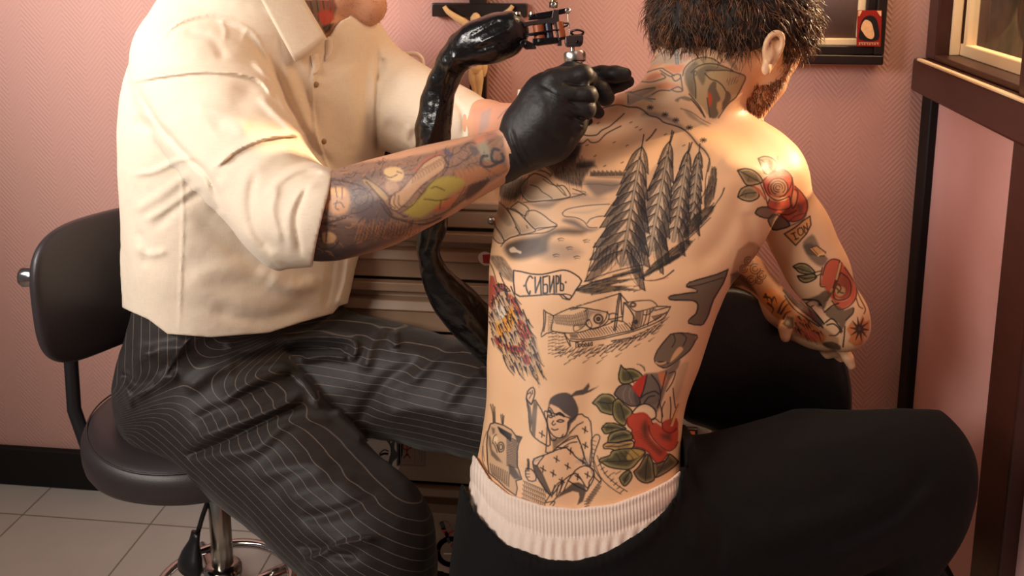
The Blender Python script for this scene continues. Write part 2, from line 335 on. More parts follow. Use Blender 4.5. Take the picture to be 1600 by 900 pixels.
tb = thing('wall_dispenser', 'small white box on the pink wall seen under the client raised arm', 'dispenser', (bx[0], YB-.03, bx[2]-.03))
boxo('case', (bx[0]-.03, YB-.05, bx[2]-.03), (bx[0]+.022, YB-.001, bx[2]+.03), M_whitecab, tb, bevel=.006); boxo('slot', (bx[0]-.02, YB-.052, bx[2]-.022), (bx[0]+.01, YB-.049, bx[2]-.012), M_gap, tb, bevel=0)

# ---------------------------------------------------------------- stool
M_vinyl = mat('black_vinyl', rgb(50, 42, 44), .42, bump=.12, bscale=420, var=.06, spec=.55)
M_blackmetal = mat('black_powder_coat', rgb(22, 20, 22), .4, spec=.5)
M_plastic = mat('black_plastic', rgb(28, 27, 30), .35, spec=.45)
hubp = onZ(348, 880, .15); sx, sy = hubp[0], hubp[1]; zS = .462
st = thing('work_stool', 'black vinyl swivel stool with chrome column that the tattooist sits on', 'stool', (sx, sy, 0))
RS = .188
cx_, cy_ = sx-.018, sy-.014
def seat_shape():
    prof = [(0, .0), (.55, .0), (.8, -.004), (.93, -.012), (.985, -.026), (1, -.045), (.985, -.064), (.93, -.076), (.8, -.082), (0, -.082)]
    V = []; n = 72; M_ = len(prof)
    for i, (r, h) in enumerate(prof):
        for k in range(n):
            t = 2*pi*k/n; rr = RS*max(r, .02)
            x = rr*np.sign(cos(t))*abs(cos(t))**.93; y = rr*np.sign(sin(t))*abs(sin(t))**.93
            dish = -.020*math.exp(-((r)/.6)**2) if i < 5 else 0
            V.append((cx_+x, cy_+y, zS+h+dish + (.018*(max(0, -x)/RS)**2 if i < 6 else 0)))
    Fc = [(i*n+k, (i+1)*n+k, (i+1)*n+(k+1) % n, i*n+(k+1) % n) for i in range(M_-1) for k in range(n)]+[tuple(range(n)), tuple(range(M_*n-1, (M_-1)*n-1, -1))]
    return V, Fc
V, Fc = seat_shape(); seat = mk('seat', V, Fc, M_vinyl, st, subsurf=1)
n = 96; pipe = [(cx_+RS*.955*cos(t), cy_+RS*.955*sin(t), zS-.0165+.018*(max(0, -cos(t))*.955)**2) for t in np.linspace(0, 2*pi, n)]
MB().tube(pipe, .0016, 6, caps=False).build('piping', M_vinyl, seat)
boxo('seat_plate', (cx_-.09, cy_-.08, zS-.105), (cx_+.09, cy_+.08, zS-.080), M_blackmetal, st, bevel=.004)
MB().lathe((sx, sy, .05), [(.019, 0), (.019, zS-.15)], n=32).build('column', M_steel, st)
MB().lathe((sx, sy, .12), [(.030, 0), (.034, .01), (.034, .022), (.026, .030), (.0, .031)], n=32).build('hub', M_chrome, st)
for i in range(5):
    a = 2*pi*i/5-pi/2; d = np.array([cos(a), sin(a), 0]); c0 = np.array([sx, sy, .068])
    lg = MB().tube([c0+d*.02, c0+d*.10+[0, 0, -.003], c0+d*.17+[0, 0, -.010], c0+d*.21+[0, 0, -.018]], [.015, .014, .012, .010], 14, flat=1.3).build('leg', M_chrome, st)
    e = c0+d*.21; MB().lathe([e[0]-d[1]*.014, e[1]+d[0]*.014, .026], [(.002, 0), (.022, .001), (.026, .006), (.026, .022), (.022, .027), (.002, .028)], axis=(d[1], -d[0], 0), n=24).build('castor', M_plastic, lg)
rg = [(sx+.12*cos(t), sy+.12*sin(t), .105) for t in np.linspace(0, 2*pi, 65)]
MB().tube(rg, .0085, 12, caps=False).build('foot_ring', M_chrome, st)
# lever with its pear-shaped grip
l0 = W(322, 782, 1.63); l1 = W(306, 832, 1.64); l2 = W(294, 894, 1.64)
MB().tube([W(330, 745, 1.66), W(325, 782, 1.645), W(316, 808, 1.64), W(308, 836, 1.64)], .0045, 10).build('lever', M_blackmetal, st)
ax_ = (W(295, 895, 1.64)-l1); L_ = np.linalg.norm(ax_)
MB().tube([l1+ax_*t for t in (-.02, .0, .10, .25, .55, .8, .95, 1.0)], [.004, .0115, .012, .014, .026, .032, .030, .012], 24, flat=.55).build('lever_grip', M_plastic, st)
# backrest: a rounded pad seen from the side and behind
bc = W(172, 436, 1.585)
fx = np.array([.46, .89, .0]); fx /= np.linalg.norm(fx)      # pad's width direction
fz = np.array([-.06, .05, 1.]); fn = np.cross(fx, fz); fn /= np.linalg.norm(fn)
def pad(w_, h_, th, nrm_sign=1):
    n = 56; V = []; rings = [(.0, 1), (.55, 1), (.85, .93), (.97, .7), (1, .3), (1, -.3), (.97, -.7), (.85, -.95), (.5, -1), (0, -1)]
    for r, t in rings:
        for k in range(n):
            a = 2*pi*k/n; e = 2/3.4; x = np.sign(cos(a))*abs(cos(a))**e; y = np.sign(sin(a))*abs(sin(a))**e; rr = max(r, .01)
            q = bc+fx*(x*rr*w_)+fz*(y*rr*h_)+fn*(t*th + .028*(x*rr)**2*nrm_sign)
            V.append(q)
    m = len(rings); Fc = [(i*n+k, (i+1)*n+k, (i+1)*n+(k+1) % n, i*n+(k+1) % n) for i in range(m-1) for k in range(n)]+[tuple(range(n))[::1], tuple(range(m*n-1, (m-1)*n-1, -1))]
    return V, Fc
V, Fc = pad(.15, .118, .017); bk = mk('backrest', V, Fc, M_vinyl, st, subsurf=1)
MB().lathe(W(53, 432, 1.50), [(.004, .02), (.014, .020), (.017, .015), (.017, -.02), (.012, -.024), (.001, -.024)], axis=-RGT, n=24).build('adjusting_knob', M_chrome, bk)
MB().tube([W(100, 430, 1.59), W(108, 520, 1.60), W(112, 580, 1.60), W(116, 640, 1.60), W(135, 695, 1.60), W(190, 735, 1.60), W(320, 760, 1.62)], .0115, 14, flat=.55).build('back_bar', M_blackmetal, st)

# ---------------------------------------------------------------- crucifix on the wall
M_cross = mat('black_lacquered_wood', rgb(24, 15, 16), .35, bump=.1)
M_ivory = mat('ivory_resin', rgb(232, 196, 140), .4, var=.18, vscale=40, sss=.05)
YW = YB-.022
cr = thing('crucifix', 'black wooden cross with an ivory figure hanging on the pink wall', 'crucifix', onY(744, 172, YB-.01))
def wallp(px, py, dy=0): p = onY(px, py, YW-dy); return p
a, b_ = wallp(734, 172), wallp(758, -60); boxo('upright', (a[0], YW, a[2]), (b_[0], YB-.001, b_[2]), M_cross, cr, bevel=.002)
a, b_ = wallp(675, 26), wallp(823, 6); boxo('crossbar', (a[0], YW-.001, a[2]), (b_[0], YB-.001, b_[2]), M_cross, cr, bevel=.002)
fg = MB()
def wp(px, py, r): p = wallp(px, py, .012); return p, r
def limb(ps, n=12):
    P = [wallp(x, y, .012) for x, y, r in ps]; R_ = [r*1.5/F for x, y, r in ps]; k = catmull([list(p)+[r] for p, r in zip(P, R_)], 5); fg.tube(k[:, :3], np.abs(k[:, 3]), n)
limb([(694,10,4),(700,18,5),(714,28,6.5),(728,36,7.5),(738,44,9)]); limb([(801,9,4),(795,17,5),(780,28,6.5),(764,38,7.5),(752,46,9)])
limb([(745,34,8),(745,44,13),(745,56,14),(744,72,12),(743,86,11),(743,96,14),(744,106,14),(744,114,9)])
limb([(739,108,8),(739,122,8.5),(742,138,6),(744,152,6),(743,166,4.5),(742,176,4)]); limb([(750,108,8),(749,122,8.5),(749,138,6),(747,152,6),(746,166,4.5),(745,176,4)])
limb([(742,20,3),(743,25,9),(743,32,10),(742,40,7),(742,44,3)]); limb([(750,92,6),(756,100,7),(757,112,5),(756,120,2)])
fg.build('figure', M_ivory, cr)

# ---------------------------------------------------------------- picture frame at the upper right
M_frame = mat('black_gilt_frame', rgb(32, 22, 20), .32, bump=.1, var=.4, vscale=20)
pc = thing('picture_frame', 'dark moulded picture frame with cream mount on the wall behind the client head', 'picture', onY(1300, 98, YB-.01))
a, b_ = onY(1130, 98, YB-.03), onY(1398, -150, YB-.03); fw = .034
x0, z0, x1, z1 = a[0], a[2], b_[0], b_[2]
def fr4(x0, z0, x1, z1, w_, ya, yb, name, m, par):
    mb = MB(); mb.box((x0, ya, z0), (x1, yb, z0+w_)).box((x0, ya, z1-w_), (x1, yb, z1)).box((x0, ya, z0+w_), (x0+w_, yb, z1-w_)).box((x1-w_, ya, z0+w_), (x1, yb, z1-w_)); return mb.build(name, m, par, bevel=.003)
fr4(x0, z0, x1, z1, fw*.55, YB-.034, YB-.001, 'outer_moulding', M_frame, pc)
fr4(x0+fw*.5, z0+fw*.5, x1-fw*.5, z1-fw*.5, fw*.55, YB-.026, YB-.001, 'inner_moulding', M_frame, pc)
fr4(x0+fw, z0+fw, x1-fw, z1-fw, .015, YB-.018, YB-.001, 'mount', M_cream, pc)
boxo('canvas', (x0+fw+.012, YB-.012, z0+fw+.012), (x1-fw-.012, YB-.004, z1-fw-.012), mat('grey_violet_canvas', rgb(128, 110, 112), .8, bump=.3, bscale=900, var=.06), pc, bevel=0)
kc = thing('playing_card', 'small red card with a dark haired portrait tucked into the frame corner', 'card', onY(1357, 72, YB-.036))
YK = YB-.037
def kf(pts, dy, m, name, sm=0): return flat(pts, YK-dy, m, name, kc, smoothc=sm)
M_kred = mat('card_red', rgb(150, 30, 24), .4); M_kskin = mat('card_portrait', rgb(236, 180, 130), .5, var=.25, vscale=150); M_kblack = mat('card_black', rgb(20, 12, 12), .5)
kf([(1340,16),(1378,16),(1376,73),(1338,72)], 0, M_kred, 'card')
kf([(1346,34),(1351,27),(1360,24),(1368,28),(1372,40),(1372,62),(1344,62),(1343,48)], .0006, M_kblack, 'dark_hair', 3)
kf([(1349,34),(1354,31),(1361,35),(1364,44),(1366,55),(1362,61),(1354,58),(1348,50),(1345,44)], .0012, M_kskin, 'portrait', 3)
kf([(1341,17),(1347,17),(1343,25),(1341,25)], .0006, M_kskin, 'corner_ornament'); kf([(1377,17),(1370,17),(1375,25),(1377,25)], .0006, M_kskin, 'corner_ornament')
line_strips([[(1342+i*4, 66.5), (1344+i*4, 70)] for i in range(8)]+[[(1344+i*4, 66.5), (1342+i*4, 70)] for i in range(0, 8, 2)]+[[(1342, 66.5), (1373, 67)]], YK-.0006, M_kskin, 'lettering', kc, 1.0, 1)

# ---------------------------------------------------------------- bottles on the cabinet
M_wplastic = mat('white_bottle_plastic', rgb(236, 228, 216), .35, sss=.1); M_bcap = mat('glossy_black_cap', rgb(14, 12, 20), .12, spec=.6)
zc = zt_
def bottle_at(px, Y, name, label, cat='bottle', group=None):
    r = ray(px, 300); X = (r*(Y/r[1]))[0]; return thing(name, label, cat, (X, Y, zc), group), X
t, X = bottle_at(664, 1.70, 'squeeze_bottle', 'white squeeze bottle with a bent spout behind the tattooist far sleeve')
z1 = float(onY(664, 133, 1.70)[2]); z2 = float(onY(650, 84, 1.70)[2]); z3 = float(onY(664, 118, 1.70)[2])
MB().lathe((X, 1.70, zc), [(.030, 0), (.032, .006), (.032, z1-zc-.03), (.026, z1-zc-.01), (.012, z1-zc)], n=32).build('body', M_wplastic, t)
MB().lathe((X, 1.70, z1), [(.014, -.004), (.014, .010), (.006, .014), (.005, .018)], n=20).build('cap', M_wplastic, t)
MB().tube(catmull([(X, 1.70, z1+.01), (X, 1.70, z2-.018), (X-.004, 1.70, z2-.006), (X-.016, 1.70, z2), (X-.044, 1.70, z2-.001)], 6), .0045, 10).build('spout', M_wplastic, t)
t, X = bottle_at(604, 1.62, 'ointment_jar', 'white round jar with a large glossy black lid below the tattooist far arm', 'jar')
zl = float(onY(604, 250, 1.62)[2]); zh = float(onY(604, 210, 1.62)[2])
MB().lathe((X, 1.62, zc), [(.020, 0), (.022, .004), (.022, zl-zc-.015), (.026, zl-zc-.012), (.0265, zl-zc), (.02, zl-zc+.001)], n=32).build('body', M_wplastic, t)
MB().lathe((X, 1.62, zl), [(.024, 0), (.0245, .004), (.023, zh-zl-.010), (.018, zh-zl), (.0, zh-zl+.002)], n=32).build('lid', M_bcap, t)
for k, (px, ph, r, Y, lab, mm) in enumerate([(812, 140, .012, 1.68, 'white bottle top showing just above the black glove', M_wplastic), (642, 236, .016, 1.66, 'white bottle between the black lidded jar and the wrapped cord', M_wplastic),
        (720, 268, .011, 1.60, 'short white ink bottle just right of the wrapped cord', M_wplastic), (745, 280, .009, 1.62, 'dark ink bottle under the tattooed forearm', M_bcap), (766, 284, .009, 1.60, 'small pale ink bottle nearest the client back', M_wplastic)]):
    t, X = bottle_at(px, Y, 'ink_bottle', lab); h = float(onY(px, ph, Y)[2])-zc; h = max(h, .03)
    MB().lathe((X, Y, zc), [(r*.9, 0), (r, .003), (r, h*.62), (r*.5, h*.74), (r*.45, h*.76)], n=24).build('body', mm, t)
    MB().lathe((X, Y, zc+h*.75), [(r*.55, 0), (r*.55, h*.1), (r*.3, h*.25), (r*.2, h*.25)], n=20).build('cap', M_wplastic if mm is M_wplastic else M_bcap, t)

# ---------------------------------------------------------------- chair the client leans on
M_cush = mat('black_upholstery', rgb(14, 13, 14), .42, bump=.15, bscale=300, spec=.4)
ch = thing('straddle_chair', 'black chair with a wide rounded back that the client rests his arms on', 'chair', (W(1150, 690, 1.52)[0], W(1150, 690, 1.52)[1], 0))
out = catmull([(1075,520),(1100,462),(1140,448),(1190,462),(1260,500),(1310,540),(1328,590),(1331,640),(1322,668),(1270,690),(1190,702),(1150,692),(1110,672),(1060,640)], 6, True)
def slab(out, w0, th, name, m, par, curve=.0):
    V = []; n = len(out); c = out.mean(0); rings = [(.02, 0), (.8, 0), (.93, .04), (.985, .16), (1, .35), (1, .65), (.985, .84), (.93, .96), (.8, 1), (.02, 1)]
    for s_, t_ in rings:
        for p in out: q = c+(p-c)*s_; V.append(W(q[0], q[1], w0+th*t_+curve*((q[0]-c[0])/130)**2))
    m_ = len(rings); Fc = [(i*n+k, i*n+(k+1) % n, (i+1)*n+(k+1) % n, (i+1)*n+k) for i in range(m_-1) for k in range(n)]+[tuple(range(n))[::-1], tuple((m_-1)*n+k for k in range(n))]
    return mk(name, V, [f[::-1] for f in Fc], m, par)
cb_ = slab(out, 1.44, .065, 'backrest', M_cush, ch, -.01)
MB().tube([W(1200, 660, 1.50), W(1190, 760, 1.47), W(1160, 900, 1.42), W(1120, 960, 1.36)], .016, 12, flat=.6).build('back_bar', M_blackmetal, ch)
sc_ = W(985, 905, 1.22); sc_[2] = .36; chs = ch
MB().lathe((sc_[0], sc_[1], .31), [(.01, 0), (.17, 0), (.195, .012), (.2, .03), (.19, .048), (.15, .056), (.01, .05)], n=48).build('seat', M_cush, ch)
MB().lathe((sc_[0], sc_[1], .06), [(.02, 0), (.02, .26)], n=24).build('column', M_steel, ch)
foot = onZ(1478, 905, .02); c0 = np.array([sc_[0], sc_[1], .085])
def star(a):
    d = np.array([cos(a), sin(a), 0]); lg = MB().tube([c0+d*.02, c0+d*.17+[0, 0, -.012], c0+d*.30+[0, 0, -.032]], [.022, .018, .013], 10, flat=.8).build('leg', M_blackmetal, ch)
    e = c0+d*.30; MB().lathe([e[0]-d[1]*.012, e[1]+d[0]*.012, .024], [(.002, 0), (.021, .001), (.024, .006), (.024, .018), (.021, .023), (.002, .024)], axis=(d[1], -d[0], 0), n=20).build('castor', M_plastic, lg)
a0 = math.atan2(foot[1]-sc_[1], foot[0]-sc_[0])
for i in range(5): star(a0+2*pi*i/5)
MB().tube([W(1445, 835, 1.47), W(1462, 868, 1.46), W(1484, 910, 1.45), W(1520, 985, 1.44)], .013, 12, flat=.7).build('side_strut', M_blackmetal, ch)
# ---------------------------------------------------------------- smooth surfaces for bodies and cloth
def vnoise(P, s, seed=0):                     # value noise, -1..1
    Q = P/s; I = np.floor(Q).astype(np.int64); f = (Q-I).astype(np.float32); f = f*f*(3-2*f)
    def hsh(i, j, k):
        h = (i*374761393 + j*668265263 + k*2147483647 + seed*974634777) & 0xffffffff
        h = ((h ^ (h >> 13))*1274126177) & 0xffffffff; h ^= h >> 16
        return (h & 0xffff).astype(np.float32)/32767.5-1
    r = 0
    for a in (0, 1):
        for b in (0, 1):
            for c in (0, 1):
                w = (f[:, 0] if a else 1-f[:, 0])*(f[:, 1] if b else 1-f[:, 1])*(f[:, 2] if c else 1-f[:, 2])
                r = r + w*hsh(I[:, 0]+a, I[:, 1]+b, I[:, 2]+c)
    return r
class Solid:
    """Shapes in the camera-aligned frame, in metres; positions are given as (px, py, depth), radii in px at that depth."""
    def __init__(s): s.pr = []; s.post = []
    def cone(s, a, b, ra, rb, k=.02, op='u', off=0):
        A, B = C(*a), C(*b); ra, rb = ra*a[2]/F+off, rb*b[2]/F+off
        s.pr.append(('c', A, B, ra, rb, k, op, np.minimum(A-ra, B-rb), np.maximum(A+ra, B+rb))); return s
    def chain(s, pts, k=.02, off=0, n=0):     # (px, py, depth, r)
        if n: pts = [tuple(q) for q in catmull(pts, n)]
        for p, q in zip(pts[:-1], pts[1:]): s.cone(p[:3], q[:3], p[3], q[3], k, off=off)
        return s
    def ell(s, c, r, k=.02, op='u', rot=(0, 0, 0), off=0):   # radii px; rot: degrees about depth, up, right axes
        c0 = C(*c); R_ = np.array(r, float)*c[2]/F+off; a, b_, g = map(radians, rot)
        Rz = np.array([[cos(a), -sin(a), 0], [sin(a), cos(a), 0], [0, 0, 1]]); Ry = np.array([[cos(b_), 0, sin(b_)], [0, 1, 0], [-sin(b_), 0, cos(b_)]]); Rx = np.array([[1, 0, 0], [0, cos(g), -sin(g)], [0, sin(g), cos(g)]])
        M = Rz@Ry@Rx; m = R_.max(); s.pr.append(('e', c0, M, R_, None, k, op, c0-m, c0+m)); return s
    def stack(s, rows, k=.02, e=2.3, off=0, shear=0.):       # rows: (py, xl, xr, depth, half depth in metres[, yaw])
        rows = [tuple(r)+(0.,)*(6-len(r)) for r in rows]
        R_ = catmull([(((CY-r[0])*r[3]/F), (r[1]+r[2])/2, (r[2]-r[1])/2, r[3], r[4], r[5]) for r in rows], 5)
        v = R_[:, 0]; cu = (R_[:, 1]-CX)*R_[:, 3]/F; a = R_[:, 2]*R_[:, 3]/F+off; w = R_[:, 3]; h = R_[:, 4]+off; yw = R_[:, 5]
        if np.abs(yw).max() > 1e-3:             # turned sections: keep the seen outline, the near side looms larger
            xl = R_[:, 1]-R_[:, 2]-CX; xr = R_[:, 1]+R_[:, 2]-CX; dl = np.zeros_like(w)
            for _ in range(6):
                ul = xl*(w-dl)/F; ur = xr*(w+dl)/F; U = (ur-ul)/2; cu = (ur+ul)/2
                a = np.sqrt(np.maximum(U**2-(h*np.sin(yw))**2, .02**2))/np.cos(yw); dl = np.maximum(a**2-h**2, 0)*np.cos(yw)*np.sin(yw)/U
            a = a+off
        o = np.argsort(v); v, cu, a, w, h, yw = (q[o] for q in (v, cu, a, w, h, yw)); m = max(a.max(), h.max())
        s.pr.append(('s', (v, cu, a, w, h, yw), e, off, None, k, op_u, np.array([(cu-m).min(), v[0]-off, (w-m).min()]), np.array([(cu+m).max(), v[-1]+off, (w+m).max()]))); return s
    def ridge(s, pts, width, amp, side=0, wr=None, mask=None):          # px polyline (x, y, ...); width px, amp in mm (positive: outward)
        s.post.append(('r', catmull([p[:2] for p in pts], 4) if len(pts) > 2 else np.array([p[:2] for p in pts], float), width, amp/1000, side, wr)); return s
    def noise(s, scale, amp, seed=0, box=None): s.post.append(('n', scale, amp/1000, seed, box)); return s
    def fn(s, f): s.post.append(('f', f)); return s
    def eval(s, P):
        P = P.astype(np.float32); d = np.full(len(P), .5, np.float32)
        for t, A, B, ra, rb, k, op, lo, hi in s.pr:
            mg = .06+k; m = np.where(((P > lo-mg) & (P < hi+mg)).all(1))[0]
            if not len(m): continue
            Q = P[m]
            if t == 'c':
                ab = B-A; L = ab@ab; h = np.clip(((Q-A)@ab)/(L+1e-12), 0, 1); q = np.linalg.norm(Q-A-h[:, None]*ab, axis=1)-(ra+(rb-ra)*h)
            elif t == 'e':
                q0 = (Q-A)@B; k0 = np.linalg.norm(q0/ra, axis=1); k1 = np.linalg.norm(q0/ra**2, axis=1)+1e-9; q = k0*(k0-1)/k1
            else:
                v, cu, a, w, h, yw = A; e = B; vv = Q[:, 1]; y_ = np.interp(vv, v, yw)
                du = Q[:, 0]-np.interp(vv, v, cu); dw = Q[:, 2]-np.interp(vv, v, w); c_, s_ = np.cos(y_), np.sin(y_)
                du, dw = du*c_+dw*s_, -du*s_+dw*c_
                aa, hh = np.interp(vv, v, a), np.interp(vv, v, h); k0 = (np.abs(du/aa)**e+np.abs(dw/hh)**e)**(1/e)+1e-6
                g = np.sqrt((du/aa**2)**2+(dw/hh**2)**2)+1e-6; q = (k0-1)*np.minimum(k0/g, np.maximum(aa, hh)); cap = np.maximum(vv-v[-1], v[0]-vv)-ra
                q = np.where(cap > 0, np.sqrt(np.maximum(q, 0)**2+cap**2), np.maximum(q, cap) if True else q)
            x = d[m]
            if op == 'u': hh_ = np.maximum(k-np.abs(x-q), 0)/k; d[m] = np.minimum(x, q)-hh_*hh_*k/4
            else: q = -q; hh_ = np.maximum(k-np.abs(x-q), 0)/k; d[m] = np.maximum(x, q)+hh_*hh_*k/4
        near = np.where(np.abs(d) < .05)[0]
        if s.post and len(near):
            Q = P[near]; px = CX+Q[:, 0]*F/Q[:, 2]; py = CY-Q[:, 1]*F/Q[:, 2]; dd = d[near]
            for p in s.post:
                if p[0] == 'n':
                    _, sc, amp, seed, box = p; n_ = vnoise(Q, sc, seed)*amp
                    if box: n_ = n_*((px > box[0])*(px < box[2])*(py > box[1])*(py < box[3]))
                    dd = dd+n_
                elif p[0] == 'f': dd = p[1](Q, px, py, dd)
                else:
                    _, L, wd_, amp, side, wr = p; lo = L.min(0)-wd_*3; hi = L.max(0)+wd_*3
                    m = np.where((px > lo[0])*(px < hi[0])*(py > lo[1])*(py < hi[1]))[0]
                    if not len(m): continue
                    x, y = px[m], py[m]; best = np.full(len(m), 1e9); sg = np.zeros(len(m)); tt = np.zeros(len(m)); n = len(L)-1
                    for i in range(n):
                        a, b_ = L[i], L[i+1]; e_ = b_-a; l2 = e_@e_+1e-9; h = np.clip(((x-a[0])*e_[0]+(y-a[1])*e_[1])/l2, 0, 1)
                        dx, dy = x-a[0]-h*e_[0], y-a[1]-h*e_[1]; q = np.hypot(dx, dy); u = q < best; best = np.where(u, q, best); sg = np.where(u, e_[0]*dy-e_[1]*dx, sg); tt = np.where(u, (i+h)/n, tt)
                    g = np.exp(-(best/wd_)**2)
                    if side: g = np.where(sg*side > 0, g, np.exp(-(best/(wd_*.28))**2))
                    g *= np.clip(np.minimum(tt, 1-tt)*5+.15, 0, 1)
                    if wr: g = g*((Q[m, 2] > wr[0])*(Q[m, 2] < wr[1]))
                    dd[m] = dd[m]-amp*g
            d[near] = dd
        return d
    def mesh(s, cell=.003, clip=None, pad=.02):
        lo = np.min([p[7] for p in s.pr if p[6] == 'u'], 0)-pad; hi = np.max([p[8] for p in s.pr if p[6] == 'u'], 0)+pad
        if clip is not None: lo = np.maximum(lo, clip[0]); hi = np.minimum(hi, clip[1])
        B = 4; cs = cell*B; n = np.ceil((hi-lo)/cs).astype(int)+1
        G = np.stack(np.meshgrid(*[np.arange(k) for k in n], indexing='ij'), -1).reshape(-1, 3)
        dc = s.eval(lo+(G+.5)*cs); band = np.abs(dc) < cs*1.05+.006
        full = np.repeat(np.repeat(np.repeat((dc < 0).reshape(n), B, 0), B, 1), B, 2); D = np.where(full, np.float32(-.1), np.float32(.1))
        Gb = G[band]; o = np.stack(np.meshgrid(*[np.arange(B)]*3, indexing='ij'), -1).reshape(-1, 3); I = (Gb[:, None]*B+o).reshape(-1, 3)
        for c0 in range(0, len(I), 400000):
            J = I[c0:c0+400000]; D[J[:, 0], J[:, 1], J[:, 2]] = s.eval(lo+(J+.5)*cell)
        S = D < 0; S[0] = S[-1] = False; S[:, 0] = S[:, -1] = False; S[:, :, 0] = S[:, :, -1] = False
        D[~S] = np.maximum(D[~S], 1e-5); D[S] = np.minimum(D[S], -1e-5)
        cnt = np.zeros(np.array(S.shape)-1, np.int8); sl = lambda i, n_: slice(i, n_-1+i)
        for i in (0, 1):
            for j in (0, 1):
                for k in (0, 1): cnt += S[sl(i, S.shape[0]), sl(j, S.shape[1]), sl(k, S.shape[2])]
        A = np.argwhere((cnt > 0) & (cnt < 8)); idx = np.full(cnt.shape, -1, np.int32); idx[A[:, 0], A[:, 1], A[:, 2]] = np.arange(len(A))
        sm = np.zeros((len(A), 3)); ct = np.zeros(len(A)); cor = [(i, j, k) for i in (0, 1) for j in (0, 1) for k in (0, 1)]
        for a in range(8):
            for b_ in range(a+1, 8):
                if sum(abs(x-y) for x, y in zip(cor[a], cor[b_])) != 1: continue
                ca, cb2 = np.array(cor[a]), np.array(cor[b_]); da = D[tuple((A+ca).T)]; db = D[tuple((A+cb2).T)]; m = (da < 0) != (db < 0)
                t = np.where(m, da/(da-db+1e-20), 0)[:, None]; sm += np.where(m[:, None], ca+(cb2-ca)*t, 0); ct += m
        V = lo+(A+sm/ct[:, None]+.5)*cell; quads = []
        for ax in range(3):
            sh = [0, 0, 0]; sh[ax] = 1; S0 = S[tuple(slice(0, S.shape[i]-sh[i]) for i in range(3))]; S1 = S[tuple(slice(sh[i], S.shape[i]) for i in range(3))]
            E = np.argwhere(S0 != S1); E = E[(E > 0).all(1)]; neg = S0[tuple(E.T)]; b1, b2 = (ax+1) % 3, (ax+2) % 3
            def at(d1, d2): q = E.copy(); q[:, b1] -= d1; q[:, b2] -= d2; return idx[tuple(q.T)]
            q = np.stack([at(1, 1), at(0, 1), at(0, 0), at(1, 0)], 1); q[~neg] = q[~neg][:, ::-1]; quads.append(q)
        Q = np.concatenate(quads); return V, Q[(Q >= 0).all(1)]
op_u = 'u'
def relax(V, Q, it=1, f=.5):
    for _ in range(it):
        s = np.zeros_like(V); c = np.zeros(len(V))
        for i in range(4):
            np.add.at(s, Q[:, i], V[Q[:, (i+1) % 4]]+V[Q[:, (i-1) % 4]]); np.add.at(c, Q[:, i], 2)
        V = V+(s/np.maximum(c, 1)[:, None]-V)*f
    return V
def biggest(V, Q):                            # keep the largest connected surface
    par = np.arange(len(V))
    for _ in range(60):
        m = par[Q].min(1); new = par.copy()
        for i in range(4): np.minimum.at(new, Q[:, i], m)
        new = new[new]; 
        if (new == par).all(): break
        par = new
    while True:
        n2 = par[par]
        if (n2 == par).all(): break
        par = n2
    u, c = np.unique(par[Q[:, 0]], return_counts=True); k = par[Q[:, 0]] == u[c.argmax()]; Q = Q[k]
    us = np.unique(Q); mp = np.full(len(V), -1); mp[us] = np.arange(len(us)); return V[us], mp[Q]
def split_faces(V, Q, mark):                  # quarter the marked quads, keep the surface closed
    if not mark.any(): return V, Q, []
    used = Q[mark]; e = np.concatenate([used[:, [i, (i+1) % 4]] for i in range(4)]); e.sort(1); key = e[:, 0].astype(np.int64)*len(V)+e[:, 1]
    uk, inv = np.unique(key, return_inverse=True); a, b_ = uk//len(V), uk % len(V); n0 = len(V); V2 = [V, (V[a]+V[b_])/2, V[used].mean(1)]; m = len(used)
    mid = (inv.reshape(4, m).T+n0); cen = np.arange(m)+n0+len(uk)
    newq = np.concatenate([np.stack([used[:, i], mid[:, i], cen, mid[:, (i-1) % 4]], 1) for i in range(4)])
    rest = Q[~mark]; cols = []; has = np.zeros(len(rest), bool)
    for i in range(4):
        ee = np.sort(rest[:, [i, (i+1) % 4]], 1); kk = ee[:, 0].astype(np.int64)*n0+ee[:, 1]; p = np.clip(np.searchsorted(uk, kk), 0, len(uk)-1); ok = uk[p] == kk
        cols.append(np.where(ok, p+n0, -1)); has |= ok
    cols = np.stack(cols, 1); ng = []
    for f, c in zip(rest[has], cols[has]):
        g = []
        for i in range(4):
            g.append(int(f[i])); 
            if c[i] >= 0: g.append(int(c[i]))
        ng.append(g)
    return np.concatenate(V2), np.concatenate([rest[~has], newq]), ng
def mesh_obj(name, V, Q, m, parent, ng=(), attrs=None):      # V in the camera-aligned frame
    base = base_of(parent); P = (toW(V)-base).astype(np.float32); me = bpy.data.meshes.new(name)
    nq = len(Q); flatn = np.concatenate([Q.astype(np.int32).ravel()]+([np.array([i for g in ng for i in g], np.int32)] if len(ng) else []))
    st_ = np.concatenate([np.arange(nq, dtype=np.int32)*4]+([np.int32(nq*4)+np.concatenate([[0], np.cumsum([len(g) for g in ng])[:-1]]).astype(np.int32)] if len(ng) else []))
    me.vertices.add(len(P)); me.vertices.foreach_set('co', P.ravel()); me.loops.add(len(flatn)); me.loops.foreach_set('vertex_index', flatn)
    me.polygons.add(len(st_)); me.polygons.foreach_set('loop_start', st_); me.update(calc_edges=True); me.polygons.foreach_set('use_smooth', np.ones(len(st_), bool))
    for k, (kind, arr) in (attrs or {}).items():
        at = me.attributes.new(k, kind, 'POINT'); at.data.foreach_set('value' if kind == 'FLOAT' else 'color', np.asarray(arr, np.float32).ravel())
    me.materials.append(m); o = bpy.data.objects.new(name, me); COL.objects.link(o); o.parent = parent; return o
def pxy(V): return CX+V[:, 0]*F/V[:, 2], CY-V[:, 1]*F/V[:, 2]
